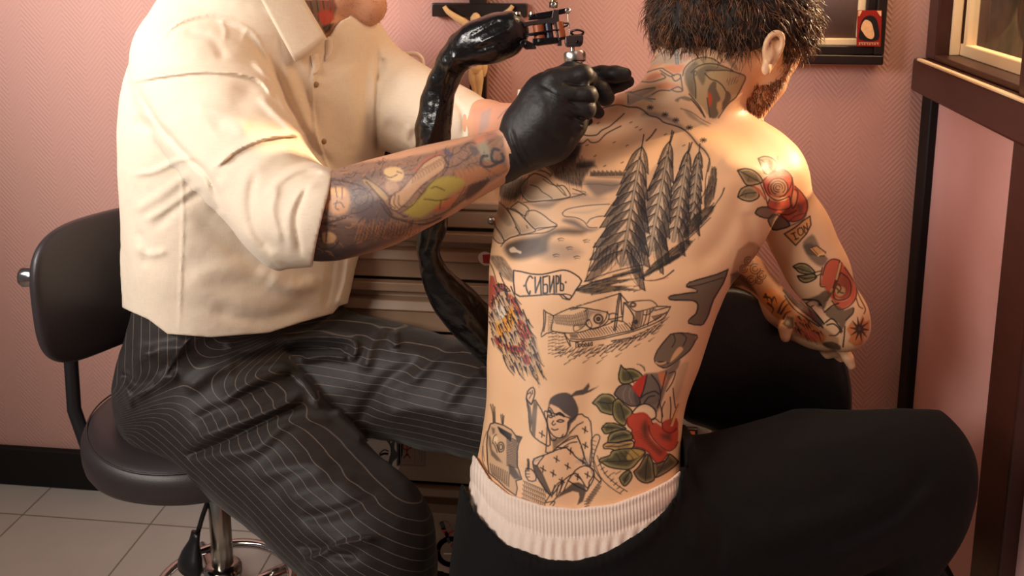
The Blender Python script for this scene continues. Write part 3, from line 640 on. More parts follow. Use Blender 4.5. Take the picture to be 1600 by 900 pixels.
# ---------------------------------------------------------------- tattoo drawing: strokes and fills on a colour field that is laid on the skin
QUAL = 1.0
class Canvas:
    def __init__(s, x0, y0, x1, y1, sc=1.5): s.x0, s.y0, s.sc = x0, y0, sc; s.a = np.zeros((int((y1-y0)*sc), int((x1-x0)*sc), 4), np.float32)
    def win(s, P, m):
        lo = np.floor((P.min(0)-m-(s.x0, s.y0))*s.sc).astype(int); hi = np.ceil((P.max(0)+m-(s.x0, s.y0))*s.sc).astype(int)+1
        lo = np.clip(lo, 0, [s.a.shape[1]-1, s.a.shape[0]-1]); hi = np.clip(hi, lo+1, [s.a.shape[1], s.a.shape[0]]); X, Y = np.meshgrid(np.arange(lo[0], hi[0]), np.arange(lo[1], hi[1]))
        return (slice(lo[1], hi[1]), slice(lo[0], hi[0])), (X+.5)/s.sc+s.x0, (Y+.5)/s.sc+s.y0
    def put(s, w, cov, col):
        A = s.a[w]; c = np.array(col[:3], np.float32); ao = A[..., 3]; an = cov+ao*(1-cov); k = (cov/np.maximum(an, 1e-6))[..., None]; A[..., :3] = A[..., :3]*(1-k)+c*k; A[..., 3] = an
    def line(s, pts, wd=1.6, col=None, al=.9, n=5, end=None):
        col = INK if col is None else col; P = np.array([p[:2] for p in pts], float); P = catmull(P, n) if len(P) > 2 else P; w, X, Y = s.win(P, wd+1); best = np.full(X.shape, 1e9); m = len(P)-1; wd = wd*1.12; W1 = wd if end is None else end; al = min(1, al*1.08)
        for i in range(m):
            a, b_ = P[i], P[i+1]; e = b_-a; l2 = e@e+1e-9; h = np.clip(((X-a[0])*e[0]+(Y-a[1])*e[1])/l2, 0, 1); q = np.hypot(X-a[0]-h*e[0], Y-a[1]-h*e[1]); ww = wd+(W1-wd)*(i+h)/m; q2 = q-ww/2; u = q2 < best; best = np.where(u, q2, best)
        s.put(w, np.clip(.5-best*1.1, 0, 1)*al, col)
    def fill(s, pts, col, al=.85, soft=.6, n=0, grad=None, tex=0):
        P = np.array(pts, float); P = catmull(P, n, True) if n else P; w, X, Y = s.win(P, soft+1); ins = np.zeros(X.shape, bool); best = np.full(X.shape, 1e9); m = len(P)
        for i in range(m):
            a, b_ = P[i], P[(i+1) % m]; e = b_-a; l2 = e@e+1e-9; h = np.clip(((X-a[0])*e[0]+(Y-a[1])*e[1])/l2, 0, 1); best = np.minimum(best, np.hypot(X-a[0]-h*e[0], Y-a[1]-h*e[1]))
            c = ((a[1] > Y) != (b_[1] > Y)) & (X < (b_[0]-a[0])*(Y-a[1])/(b_[1]-a[1]+1e-12)+a[0]); ins ^= c
        sd = np.where(ins, best, -best); cov = np.clip(sd/(2*soft)+.5, 0, 1) if soft < 2 else ease(sd, -soft*.3, soft)
        if grad: (gx0, gy0), (gx1, gy1), g0, g1 = grad; t = np.clip(((X-gx0)*(gx1-gx0)+(Y-gy0)*(gy1-gy0))/((gx1-gx0)**2+(gy1-gy0)**2), 0, 1); cov = cov*(g0+(g1-g0)*t)
        if tex: r = np.random.default_rng(int(P.sum()) % 9999); cov = cov*np.clip(1+tex*r.normal(size=cov.shape), 0, 1.3)
        s.put(w, np.clip(cov*al, 0, 1), col)
    def poly(s, pts, wd=1.6, col=None, al=.9, n=4, close=True): P = list(pts)+([pts[0]] if close else []); s.line(P, wd, col, al, n)
    def lines(s, L, wd=1.4, col=None, al=.85, n=4): [s.line(q, wd, col, al, n) for q in L]
    def hatch(s, pts, d, sp=4, wd=1.2, ln=8, col=None, al=.8, seed=0, jit=.5):   # short strokes in direction d filling an outline
        r = np.random.default_rng(seed); P = np.array(pts, float); lo, hi = P.min(0), P.max(0); d = np.array(d, float)/np.hypot(*d); nrm = np.array([-d[1], d[0]]); c = (lo+hi)/2; R0 = np.hypot(*(hi-lo))/2
        for u in np.arange(-R0, R0, sp):
            for v in np.arange(-R0, R0, ln*.9):
                q = c+nrm*(u+r.normal()*sp*jit*.4)+d*(v+r.uniform(-.5, .5)*ln)
                if inpoly(q, P): L_ = ln*r.uniform(.5, 1.1); bend = nrm*r.normal()*sp*jit*.6; s.line([q-d*L_/2, q+bend*.5, q+d*L_/2+bend], wd*r.uniform(.6, 1.2), col, al, 2, end=.4)
def inpoly(q, P):
    x, y = q; ins = False
    for (a, b_), (c, d) in zip(P, np.roll(P, -1, 0)):
        if (b_ > y) != (d > y) and x < (c-a)*(y-b_)/(d-b_+1e-12)+a: ins = not ins
    return ins
def canvas_at(cv, px, py, dil=0):
    x = np.clip((px-cv.x0)*cv.sc-.5, 0, cv.a.shape[1]-1.01); y = np.clip((py-cv.y0)*cv.sc-.5, 0, cv.a.shape[0]-1.01); i, j = x.astype(int), y.astype(int); fx, fy = (x-i)[:, None], (y-j)[:, None]; A = cv.a
    if dil:
        o = np.zeros((len(px), 4), np.float32)
        for dx in (-3, 0, 3):
            for dy in (-3, 0, 3): o = np.maximum(o, A[np.clip(j+dy, 0, A.shape[0]-1), np.clip(i+dx, 0, A.shape[1]-1)])
        return o
    pm = lambda v: np.concatenate([v[:, :3]*v[:, 3:], v[:, 3:]], 1)
    r = pm(A[j, i])*(1-fx)*(1-fy)+pm(A[j, i+1])*fx*(1-fy)+pm(A[j+1, i])*(1-fx)*fy+pm(A[j+1, i+1])*fx*fy
    out = r.copy(); out[:, :3] = r[:, :3]/np.maximum(r[:, 3:], 1e-5); out[(px < cv.x0) | (py < cv.y0) | (px > cv.x0+cv.a.shape[1]/cv.sc) | (py > cv.y0+cv.a.shape[0]/cv.sc), 3] = 0
    return out
INK = rgb(36, 31, 37); GREY = rgb(92, 86, 86); GREEN = rgb(104, 104, 72); DKGREEN = rgb(34, 38, 30); RED = rgb(184, 48, 34); CRIM = rgb(158, 38, 34); OCH = rgb(220, 142, 36); OLIVE = rgb(132, 122, 68); PALE = rgb(236, 198, 150); ORNG = rgb(232, 120, 66)
CAN_C = Canvas(740, 50, 1390, 810); CAN_A = Canvas(460, 0, 860, 420)
# ---------------------------------------------------------------- the client's tattoos
def tr(x0, y0, s): return lambda *p: [(x0+p[i]/s, y0+p[i+1]/s) for i in range(0, len(p), 2)]
K = CAN_C
# --- landscape on the upper back
T = tr(760, 180, 4)
G2 = rgb(120, 112, 108)
K.fill(T(1000,-40,1150,0,1230,60,1300,130,1360,190,1400,260,1340,230,1240,120,1160,60,1050,20,960,10), GREY, .8, 9, 4); K.fill(T(960,-30,1100,-10,1230,70,1290,140,1200,160,1080,110,980,90,880,60), G2, .28, 20, 4)
K.fill(T(620,300,860,120,980,60,1000,120,960,200,800,330), G2, .16, 22, 4)
K.fill(T(350,300,450,230,540,185,600,180,590,230,575,290,640,280,680,290,650,350,615,400,600,450,530,440,430,400,400,350), INK, .78, 5, 3)
K.fill(T(500,150,600,160,580,260,520,280,450,250), INK, .7, 7, 3); K.fill(T(430,220,540,170,590,200,560,300,470,330,400,290), INK, .55, 9, 3)
K.hatch(T(380,280,620,260,640,330,600,455,480,430,400,360), (.15, 1), 2.6, 1.1, 15, INK, .7, 1)
for i in range(9): x = 575+i*13; K.fill(T(x-14,330-i*2,x-2,270-abs(i-2)*8+i*6,x+2,240+i*9,x+8,280+i*4,x+16,330), INK, .6, 1.2)
for i in range(24): x = 650+i*9; K.line(T(x,378,x+3,352+6*sin(i*2.1),x+8,376), 1.6, INK, .75, 2)
K.fill(T(650,370,860,380,850,400,700,395,640,385), INK, .5, 3); K.fill(T(600,400,720,395,850,410,830,470,760,500,690,520,640,480,610,440), GREY, .75, 8, 3)
K.fill(T(540,480,700,490,760,520,700,560,600,560,520,540), G2, .5, 12, 3); K.lines([T(610,432,700,430,780,440,840,432), T(560,470,620,480,600,495,540,490)], 1.2, GREY, .7)
K.fill(T(90,400,200,380,260,400,240,480,180,540,80,520,60,450), INK, .85, 7, 3); K.hatch(T(100,380,280,380,230,540,130,530,70,520), (-.18, 1), 2.3, 1.2, 20, INK, .8, 2)
K.lines([T(300,320,340,340,400,370), T(350,300,380,330,410,360,400,385), T(320,345,370,355,400,380)], 1.5, GREY, .8)
# rocks
R1 = T(250,400,300,365,370,390,430,440,480,440,515,480,520,510,450,525,350,535,270,540,225,500,215,450)
def rock(P, dark=(.5, 0)): x0, y0 = np.array(P).min(0); x1, y1 = np.array(P).max(0); K.fill(P, rgb(232, 204, 172), .35, 1.5, 4); K.fill(P, INK, .7, 5, 4, ((x0+(x1-x0)*.3, y1), (x0+(x1-x0)*.5, y0+(y1-y0)*.3), .9, 0)); K.poly(P, 1.8, INK, .82)
rock(R1); K.lines([T(275,435,320,450,350,480,385,500,410,520), T(355,400,400,430,430,440,470,480,490,500), T(440,430,480,470,500,505)], 1.6, INK, .75)
K.fill(T(250,545,400,530,520,515,600,480,640,500,560,520,470,545,400,590,320,590,260,560), INK, .62, 7, 3); K.lines([T(230,545,300,540,350,535,430,535,520,515,600,495), T(540,460,580,475,620,500)], 1.5, INK, .75)
for P in (T(200,540,250,570,265,600,240,630,180,590,150,580), T(60,530,110,570,150,620,190,680,210,740,150,765,110,780,60,700,50,620), T(130,580,200,610,240,650,290,700,305,725,230,745,205,735,180,680), T(255,600,300,595,350,620,400,660,440,692,330,705,300,710,260,670,240,640),
          T(50,690,90,740,110,790,80,800,40,760)): rock(P)
K.fill(T(60,520,130,600,170,680,130,700,80,650,50,600), GREY, .5, 5, 3); K.lines([T(320,720,400,700,440,694,380,730,300,740,220,750,140,770,90,820), T(180,700,200,720), T(250,690,258,705)], 1.6, INK, .75)
K.fill(T(95,820,180,765,320,740,420,700,520,690,640,710,600,760,440,760,400,800,390,860,300,900,200,920,130,900), INK, .82, 9, 3); K.fill(T(110,800,200,775,330,760,340,820,250,880,150,890), INK, .5, 8, 3); K.fill(T(300,790,420,770,560,800,620,860,540,920,380,930,300,880), GREY, .5, 14, 3)
K.fill(T(140,835,170,820,195,840,220,850,215,870,190,860,150,860), rgb(220, 190, 160), .8, 1, 3); K.poly(T(140,835,170,820,195,840,220,850,215,870,190,860,150,860), 1.2, INK, .7)
K.fill(T(470,610,520,582,620,562,770,556,700,640,640,690,560,640,500,630), rgb(230, 200, 168), .3, 2, 3); K.fill(T(480,640,560,645,640,700,720,700,650,740,540,700,470,670), GREY, .85, 7, 3); K.fill(T(500,600,640,590,740,575,640,620,540,620), G2, .35, 6, 3)
K.lines([T(475,612,500,590,560,575,660,562,770,556), T(475,612,490,632,560,640,610,665,640,700,690,702), T(630,675,650,650,690,635,735,630)], 1.6, GREY, .85)
for x, y in ((460,780),(620,790),(515,835),(430,880),(560,892)): K.line(T(x-12,y-6,x+8,y-12,x+28,y-6), 2.2, INK, .7, end=.8); K.line(T(x-6,y+5,x+10,y+2,x+24,y+6), 1.8, INK, .6, end=.6)
for x, y in ((880,190),(630,188),(700,50),(905,45),(740,318),(850,296),(680,255),(800,170),(1120,120),(940,75),(1235,190),(965,90)): K.line(T(x-8,y+3,x+6,y-4), 1.6, INK, .7)
# lines of the ridge in the sky and the edge of the picture
K.lines([T(590,118,640,128,690,122,720,95,770,70,800,45,835,15,860,-10), T(540,176,600,176,632,152,655,170,700,164,750,115,840,68)], 2, INK, .82)
K.line([(925,176),(938,170),(952,166),(966,163.5),(982,167),(996,168),(1006,173),(1014,180),(1028,184),(1037,191),(1050,195),(1062,199),(1072,205),(1081,214),(1090,226),(1100,234),(1107,245),(1109,256),(1106,268)], 2.2, INK, .78)
# firs
def fir(top, bot, wl, wr, lv, seed, y1f=1.):
    r = np.random.default_rng(seed); top, bot = np.array(top, float), np.array(bot, float); L = bot-top; ln = np.hypot(*L); d = L/ln; nr = np.array([-d[1], d[0]])
    P = lambda t, o: top+L*t+nr*o
    out = [P(0, 0)]+[P(t, -wr(t)) for t in np.linspace(.05, 1, 9)]+[P(t, wl(t)) for t in np.linspace(1, .05, 9)]
    K.fill(out, rgb(210, 182, 152), .55, 2)
    for i in range(lv):
        t = .04+.90*(i/lv)**.95
        for sgn, wf in ((1, wl), (-1, wr)):
            tt = t+r.uniform(-.015, .015); drop = .20+.12*t; w_ = wf(min(1, tt+drop))*r.uniform(.92, 1.15); a = P(tt, sgn*.6); m = P(tt+drop*.35, sgn*w_*.62); b = P(tt+drop, sgn*w_); c = P(tt+drop*.75, sgn*w_*.45)
            K.fill([a, m, b, P(tt+drop*.98, sgn*w_*.80), P(tt+drop*.6, sgn*w_*.42)], INK, .72, .9); K.line([a, m, b], 1.7, INK, .9, 3); K.line([b, c, P(tt+.05, sgn*1.5)], 1.1, INK, .7, 3, end=.5)
            for q in range(3):
                u = .3+.22*q; e0 = a+(b-a)*u; K.line([e0, e0+d*(4+5*t)+nr*sgn*1.5*r.uniform(.4, 1.2), e0+d*(8+9*t)+nr*sgn*2.2], 1.2, INK, .65, 2, end=.4)
    K.line([P(.12, 0), P(1, 0)], 3.4, rgb(168, 146, 122), .85); K.line([P(.12, 1.9), P(1, 2.6)], 1.1, INK, .7); K.line([P(.12, -1.9), P(1, -2.6)], 1.1, INK, .7); K.line([P(-.06, 0), P(.14, 0)], 1.8, INK, .9)
fir((1093,232), (1080,352), lambda t: 4+14*t, lambda t: 4+12*t, 7, 4)
fir((1076,232), (1052,378), lambda t: 4+24*t, lambda t: 5+18*t, 8, 3)
fir((1048,215), (1014,398), lambda t: 5+32*t, lambda t: 6+24*t, 9, 2)
fir((1004,222), (971,416), lambda t: 6+46*t, lambda t: 7+34*t, 11, 1)
K.lines([T(1060,88,1030,130,1000,160), T(1170,105,1160,140,1150,170), T(1285,170,1275,200,1268,225)], 2.2, INK, .85)
T2 = tr(740, 380, 4)
for i in range(16): x = 770+i*22; K.line(T2(x,20+(i % 3)*15,x-8,80,x-30+(i % 4)*6,150+(i % 3)*15-i*2), 1.7, INK, .75, 3, end=.8)
K.lines([T2(760,0,740,90,715,180,705,220), T2(900,0,890,60,905,130), T2(960,10,990,70,1000,140), T2(1040,0,1050,60,1060,110)], 1.6, INK, .8)
# feather leaves at the right edge of the landscape
def feather(P, d, seed, col=INK, light=.55): K.fill(P, DKGREEN, .78, 2.0, 3); K.hatch(P, d, 1.8, 1.6, 17, col, .72, seed, .6)
feather(T(1405,330,1440,330,1436,470,1400,560,1360,580,1358,490,1390,400), (-.18, 1), 5)
feather(T(1405,560,1300,620,1235,720,1232,770,1290,745,1390,640,1425,590), (-.6, .75), 6)
K.line(T(1487,455,1470,500,1440,545,1400,600,1330,680), 2, INK, .85, end=1); K.lines([T(1395,270,1370,400,1360,490,1290,600,1240,700), T(1400,640,1320,720,1240,790), T(1300,540,1240,640,1200,740)], 1.5, INK, .8)
feather(T2(1300,-10,1370,-10,1290,90,1170,160,1040,225,1080,170,1160,90), (-.72, .6), 7); feather(T2(1260,70,1290,80,1200,140,1110,190,1040,222,1060,205), (-.8, .5), 8)
K.line(T2(1250,170,1190,215,1120,232,1060,232), 2.4, INK, .85, end=.8); K.line(T2(1215,215,1150,232,1100,238), 1.2, rgb(170, 60, 40), .5)
feather(T2(636,292,680,262,760,235,860,205,960,170,1050,155,1030,180,950,205,900,225,1050,215,960,240,860,262,1060,265,960,275,1050,298,920,298,800,318,700,318,650,305), (1, -.22), 9)
K.lines([T2(700,240,800,200,920,165,1060,135), T2(640,292,760,240,880,210,1040,175)], 1.6, INK, .8)
# asterisk flowers
for x, y in ((1016,168),(1039,179),(1056,187.5),(1077,199.5),(1099,219)):
    for k in range(4): a = k*pi/4+.3; K.line([(x-5*cos(a), y-3.6*sin(a)), (x+5*cos(a), y+3.6*sin(a))], 1.7, INK, .75)
# --- banner with lettering
T3 = tr(740, 400, 4.2875)
K.fill(T3(105,0,190,0,240,60,270,110,270,180,200,150,150,90), INK, .72, 3, 3); K.hatch(T3(120,0,200,0,260,90,268,180,180,140,140,70), (.55, .8), 2.4, 1.0, 14, rgb(200, 176, 150), .5, 3); K.lines([T3(105,40,130,90,150,160,158,190)], 1.6, INK, .8)
BN = T2(250,170,300,178,360,192,430,195,490,182,540,170,580,170,630,192,675,235,640,290,600,352,560,325,530,318,440,322,330,330,258,315)
K.fill(BN, rgb(232, 186, 148), .95, .8); K.poly(BN, 2.2, INK, .9, 2); K.lines([T2(540,320,570,318,605,325,612,340), T2(540,320,560,345,598,352)], 1.8, INK, .9)
def glyph(S_, x, y, w, h, sl=0., wd=2.4):
    for st in S_: K.line([(x+w*a+sl*(b-.5)*h, y+h*b) for a, b in st], wd, INK, .95, 3)
tx, ty = 740, 380
for S_, x, y, w, h in (([[(1, .12), (.55, .0), (.1, .3), (.0, .5), (.15, .8), (.5, 1.02), (.62, .85)]], 327, 205, 42, 112), ([[(0, 0), (.08, 1)], [(.1, .95), (.95, .05)], [(.9, 0), (1, 1.08)]], 384, 212, 38, 98), ([[(0, 0), (.02, 1)], [(0, .03), (1, -.06)], [(.02, .5), (.85, .48), (.95, .75), (.85, .98), (.02, 1)]], 434, 210, 29, 102),
        ([[(0, 0), (.1, 1)], [(.12, .95), (.9, .05)], [(.88, 0), (1, 1.05)]], 474, 206, 30, 100), ([[(0, 0), (.05, 1.05)], [(0, .02), (.8, .05), (.95, .28), (.7, .5), (.05, .5)]], 516, 203, 17, 98), ([[(.0, 0), (0, 1)], [(.0, .52), (.9, .6), (1, .85), (.8, 1), (0, 1)]], 543, 200, 19, 96)):
    glyph(S_, tx+x/4, ty+y/4, w/4, h/4)
for x, y in ((316, 266), (576, 244)): K.fill([(tx+x/4-1.9, ty+y/4), (tx+x/4, ty+y/4-2.6), (tx+x/4+1.9, ty+y/4), (tx+x/4, ty+y/4+2.6)], INK, .95, .4)
# --- flaming tail on the flank
K.fill(T3(110,130,135,135,155,190,200,190,240,235,180,240,150,290,120,360,95,330,95,240), CRIM, .88, .8)
FL = T3(150,200,200,195,245,235,320,325,290,330,345,400,400,480,375,490,420,550,430,610,470,740,440,720,490,830,460,810,420,760,445,860,410,820,380,800,330,760,345,835,310,800,280,740,270,800,230,740,190,660,150,610,130,590,115,500,105,420,115,350)
K.fill(FL, GREY, .42, 1.5)
for P, c in ((T3(230,250,290,300,330,400,290,380,240,300), CRIM), (T3(300,420,370,480,390,540,330,560,300,500), CRIM), (T3(200,590,290,600,330,560,360,600,320,660,250,650), CRIM), (T3(140,540,180,560,200,620,160,600), CRIM), (T3(320,640,380,680,370,730,330,700), CRIM),
             (T3(210,400,260,350,270,420,250,500,210,500,195,440), OCH), (T3(150,450,190,480,200,550,160,520), OCH), (T3(240,340,275,390,280,450,240,420), OCH), (T3(150,330,200,340,210,400,160,420), rgb(214, 196, 180))): K.fill(P, c, .9, 1.2, 3)
K.hatch(FL, (.5, 1), 7, 1.4, 13, rgb(232, 180, 100), .7, 12, .9); K.hatch(FL, (.45, 1), 2.7, 2.1, 15, rgb(38, 30, 44), .9, 11, .9)
for i, (x, y) in enumerate(((245,235),(320,325),(345,400),(400,480),(420,550),(470,740),(490,830),(445,860),(345,835),(270,800))): K.line(T3(x-70,y-120,x-40,y-50,x,y), 2.2, rgb(44, 38, 50), .9, end=1)
K.poly(T3(155,190,200,190,245,235,190,225), 1.8, INK, .85, 3)
# --- fish on the fishing boat
B = tr(840, 440, 6.427)
K.fill(B(150,345,250,300,350,265,450,262,560,280,690,300,720,340,710,400,640,450,560,475,480,500,390,515,280,510,160,500,130,480), rgb(226, 184, 144), .5, 1, 3); K.fill(B(480,270,600,290,690,305,640,330,560,340,520,400,480,380), GREY, .6, 5, 3)
K.lines([B(62,285,100,315,155,345,150,400,135,480,155,500,90,520,35,552,60,440,62,285), B(155,345,250,300,340,268,450,262,560,280,640,295,700,310,718,350,700,400,640,450,570,475,540,468,500,450,485,410,520,380), B(155,500,280,515,360,515,440,505,520,480,560,475), B(80,310,78,400,62,500), B(320,270,560,200,820,120), B(700,300,690,360,660,410,620,440)], 1.7, INK, .88)
for i in range(10): K.line(B(105,350+i*16,145,340+i*17), 1.0, INK, .7, 2)
for i in range(17): x = 160+i*20; K.line(B(x,min(345,420-i*8)-10,x+34,450-abs(i-8)*3), 1.05, INK, .75, 2); K.line(B(x+30,min(345,405-i*7)-5,x-2,440-abs(i-8)*3), 1.05, INK, .75, 2)
for r_ in (48, 38, 20): K.line([(840+(610+r_*cos(a))/6.427, 440+(375+r_*sin(a))/6.427) for a in np.linspace(0, 6.3, 18)], 1.5, INK, .85, 2)
K.fill(B(595,360,625,360,625,392,595,392), INK, .9, 1, 3); K.lines([B(485,400,510,380,530,400,545,440,530,470,500,440,485,400), B(365,440,420,435,480,430,440,470,380,500,360,480,365,440), B(330,285,380,275,440,262,500,275,470,300)], 1.5, INK, .8)
K.fill(B(400,440,480,432,440,470,420,470), INK, .6, 1.5)
# boat
K.fill(B(310,520,400,520,420,570,330,570), INK, .75, 2); K.lines([B(270,525,330,595,450,597,620,580,800,540,960,500,1150,430,1260,370,1310,300,1335,250), B(330,575,450,580,620,562,800,520,940,490,1100,425,1240,350), B(520,480,600,460,700,430,760,400), B(1200,250,1335,248), B(1180,290,1240,275,1335,250), B(270,525,300,600,330,650,320,600)], 1.7, INK, .88)
for i in range(22): x = 400+i*26; K.line(B(x,515-i*5.0,x+44,572-i*4.8), 1.3, INK, .78, 2)
K.lines([B(820,118,800,220,780,380,765,490), B(835,118,815,230,800,380,780,492), B(828,118,880,180,910,215), B(835,130,840,230,845,330), B(865,210,860,300,850,400), B(870,215,905,250,940,300,965,360,940,480)], 2.0, INK, .88)
K.lines([B(865,212,960,200,1060,190,1150,195,1200,240,1180,255,1080,285,980,298,900,225,865,212), B(860,400,940,470,960,490), B(1060,295,1055,360,1035,450), B(1100,290,1085,370,1060,440), B(1130,285,1128,330,1105,435), B(1165,270,1150,300,1100,335,1060,330), B(940,300,960,330,970,370)], 1.6, INK, .85)
K.fill(B(980,300,1050,295,1045,360,1030,440,1000,470,945,480,970,400,975,350), INK, .7, 1.2); K.fill(B(1120,270,1190,255,1200,290,1150,310,1090,330), GREY, .6, 2)
for r_ in (30, 18): K.line([(840+(958+r_*cos(a))/6.427, 440+(233+r_*.8*sin(a))/6.427) for a in np.linspace(0, 6.3, 14)], 1.5, INK, .85, 2)
K.fill([(840+(985+26*cos(a))/6.427, 440+(405+26*sin(a))/6.427) for a in np.linspace(0, 6.2, 10)], INK, .85, .8); K.lines([B(720,330,760,318,800,330), B(715,380,780,370,850,350), B(740,400,800,390,840,400)], 2.2, INK, .8)
for i in range(8): K.line(B(1150+i*18,330-i*4+20,1185+i*16,390-i*12), 2.0, INK, .75, 2)
# water
for i, (x, y, l, a) in enumerate([(110+r_*34, 520+q*34+6*sin(r_*2+q), 50+10*sin(r_+q), .12 if q < 2 else -.18) for q in range(7) for r_ in range(5) if not (q > 3 and r_ > 3)]): K.line(B(x,y,x+l*.5,y-6,x+l,y+l*a), 1.5, INK, .75, 2, end=.6)
for i in range(46):
    t = i/45; x = 180+t*1060; y0 = 700+40*sin(t*3.1)-t*t*300; r_ = (i*37 % 11)/11
    K.line(B(x,y0+90*r_-20,x+50,y0+55*r_-40,x+80,y0+30*r_-62), 1.9, INK, .8, 2, end=.7)
    if i % 2: K.line(B(x-30,y0+150*r_,x+30,y0+120*r_-14), 1.6, INK, .75, 2, end=.6)
for i in range(14): t = i/13; K.line(B(740+t*470,600-t*t*120,790+t*460,590-t*t*130-12), 1.5, INK, .75, 2, end=.6)
K.lines([B(610,642,660,634), B(745,598,840,580,940,560), B(760,612,850,598)], 1.8, INK, .8)
for i, st in enumerate(([[(0, 0), (0, 1)], [(-.1, .02), (1.1, -.02)], [(.9, 0), (.9, 1)]], [[(.5, .3), (0, .6), (.4, 1), (.9, .6), (.5, .3)]], [[(1, 0), (.2, .2), (0, .7), (.5, 1), (1, .7), (.5, .4), (.1, .6)]], [[(.1, .65), (.9, .6), (.5, .3), (0, .65), (.4, 1), (.9, .9)]], [[(.5, .3), (.1, .9)], [(.5, .3), (.8, .9)], [(0, .95), (1, .92)]], [[(.7, .35), (.1, .5), (.2, .95), (.7, .85)], [(.75, .3), (.85, 1)]])):
    glyph(st, 840+(385+i*29)/6.427, 440+(612-i*4)/6.427, 23/6.427, 52/6.427, 0, 1.5)
# --- anvil and wrench near the right flank
A_ = T2(1590,165,1520,195,1450,215,1350,245,1332,272,1360,278,1390,290,1395,305,1350,310,1300,318,1230,330,1222,348,1260,356,1370,358,1402,385,1390,440,1355,470,1345,500,1420,512,1445,490,1470,440,1500,350,1560,250)
K.fill(A_, rgb(74, 68, 56), .86, 1); K.fill(T2(1500,220,1560,190,1560,240,1500,320,1430,400,1420,330), rgb(112, 100, 78), .5, 5, 3); K.poly(A_, 2.2, INK, .9, 2); K.line(T2(1340,270,1400,262,1480,240,1560,215), 1.6, INK, .8); K.fill(T2(1370,285,1395,292,1390,304,1350,300), rgb(200, 160, 120), .7, 1)
W_ = T2(1230,570,1290,560,1395,575,1385,610,1350,670,1290,720,1230,765,1185,780,1135,745,1135,700,1170,640)
K.fill(W_, rgb(78, 70, 60), .85, 1); K.fill(T2(1285,648,1310,665,1260,720,1228,742,1250,690), rgb(226, 170, 120), .95, 1, 3); K.poly(W_, 2, INK, .9, 2); K.lines([T2(1250,570,1260,610,1240,650), T2(1290,560,1330,590,1310,640), T2(1140,745,1180,740,1215,750)], 1.6, INK, .8); K.line(T2(1140,745,1165,755,1200,745), 2.5, rgb(220, 170, 120), .8)
# --- peony with leaves at the right waist
P_ = tr(920, 560, 4.2875)
def leafp(P, c=OLIVE, dk=DKGREEN, vein=None, al=.85):
    q = np.array(P); K.fill(P, c, al, .9, 3); c0 = q.mean(0); K.fill([tuple(c0+(p-c0)*.86) for p in q], dk, .78, 5, 3); K.poly(P, 2.1, INK, .9, 3)
    if vein: K.line(vein, 1.6, INK, .8); v = catmull(vein, 3) if len(vein) > 2 else np.array(vein); [K.line([v[i], v[i]+(q[(i*2) % len(q)]-v[i])*.6], 1.0, INK, .6) for i in range(1, len(v), 2)]
K.fill(P_(380,100,460,95,540,60,610,0,600,60,540,150,500,260,470,340,440,380,420,330,330,330,300,240,330,150), rgb(96, 82, 70), .85, 1.5, 2); K.fill(P_(460,95,510,90,525,140,500,200,480,170), ORNG, .6, 1)
leafp(P_(215,45,240,70,290,70,340,95,360,130,310,150,260,170,215,165,200,120), OLIVE, DKGREEN, P_(225,60,280,110,300,165)); K.fill(P_(170,240,200,190,260,170,300,200,340,270,340,310,280,320,230,290,200,270), rgb(70, 62, 62), .88, 1.5, 3); K.poly(P_(170,240,200,190,260,170,300,200,340,270,340,310,280,320,230,290,200,270), 2, INK, .9, 3)
K.lines([P_(250,190,230,240,240,290), P_(280,200,270,250,290,300)], 1.4, rgb(130, 118, 110), .7)
K.fill(P_(290,190,340,130,390,108,390,140,360,220,345,262,310,225), RED, .95, 1, 3); K.fill(P_(390,120,460,130,480,210,470,280,430,310,370,300,345,265,370,210), rgb(104, 88, 78), .85, 1.5, 3); K.lines([P_(390,110,370,200,345,265), P_(420,110,470,180,480,260,460,330), P_(350,265,380,240,440,220,470,240), P_(370,300,400,260,440,250)], 2, INK, .88)
leafp(P_(25,300,50,270,90,240,150,245,180,280,175,320,165,375,120,370,80,355,55,320), OLIVE, DKGREEN, P_(60,290,120,300,170,300)); leafp(P_(165,290,200,270,240,310,280,340,290,370,255,410,240,450,190,425,160,370), OLIVE, DKGREEN, P_(210,300,230,370,250,430))
K.fill(P_(290,365,330,320,385,305,440,340,450,390,420,410,370,370,310,375), rgb(236, 196, 156), .85, 1, 2); K.poly(P_(290,365,330,320,385,305,440,340,450,390,420,410,370,370,310,375), 2.2, INK, .88, 3)
K.fill(P_(255,400,300,370,370,360,410,395,420,440,405,470,410,520,450,570,500,600,530,640,500,680,460,700,420,660,400,630,350,600,300,590,310,550,280,520,290,480,260,450), rgb(184, 56, 36), .95, 1, 2)
K.fill(P_(400,450,450,430,500,470,540,480,580,460,600,480,595,560,570,600,530,620,480,580,440,550,410,500), rgb(188, 60, 40), .95, 1, 2); K.fill(P_(490,430,540,405,590,400,598,470,550,500,500,480), rgb(176, 52, 38), .95, 1, 2)
K.fill(P_(340,450,380,400,410,450,410,520,460,580,510,620,480,660,430,620,380,560,350,520), rgb(60, 44, 30), .85, 9, 3); K.fill(P_(470,500,520,490,560,500,560,560,520,560,480,540), rgb(62, 46, 32), .8, 8, 3)
for P in (P_(255,400,262,450,290,480,280,520,310,550,300,590,350,600,400,630,420,660,460,700,500,680,530,640), P_(400,450,410,500,440,550,480,585,530,620,575,600,597,560), P_(490,430,500,480,550,500,590,470)): K.line(P, 2, rgb(110, 36, 30), .85)
for i in range(12): a = 1.2+i*.17; x, y = 360+i*12, 480+i*14; K.line(P_(x-60+i*2,y+20-i*2,x-25,y+8), 1.2, rgb(120, 40, 30), .6)
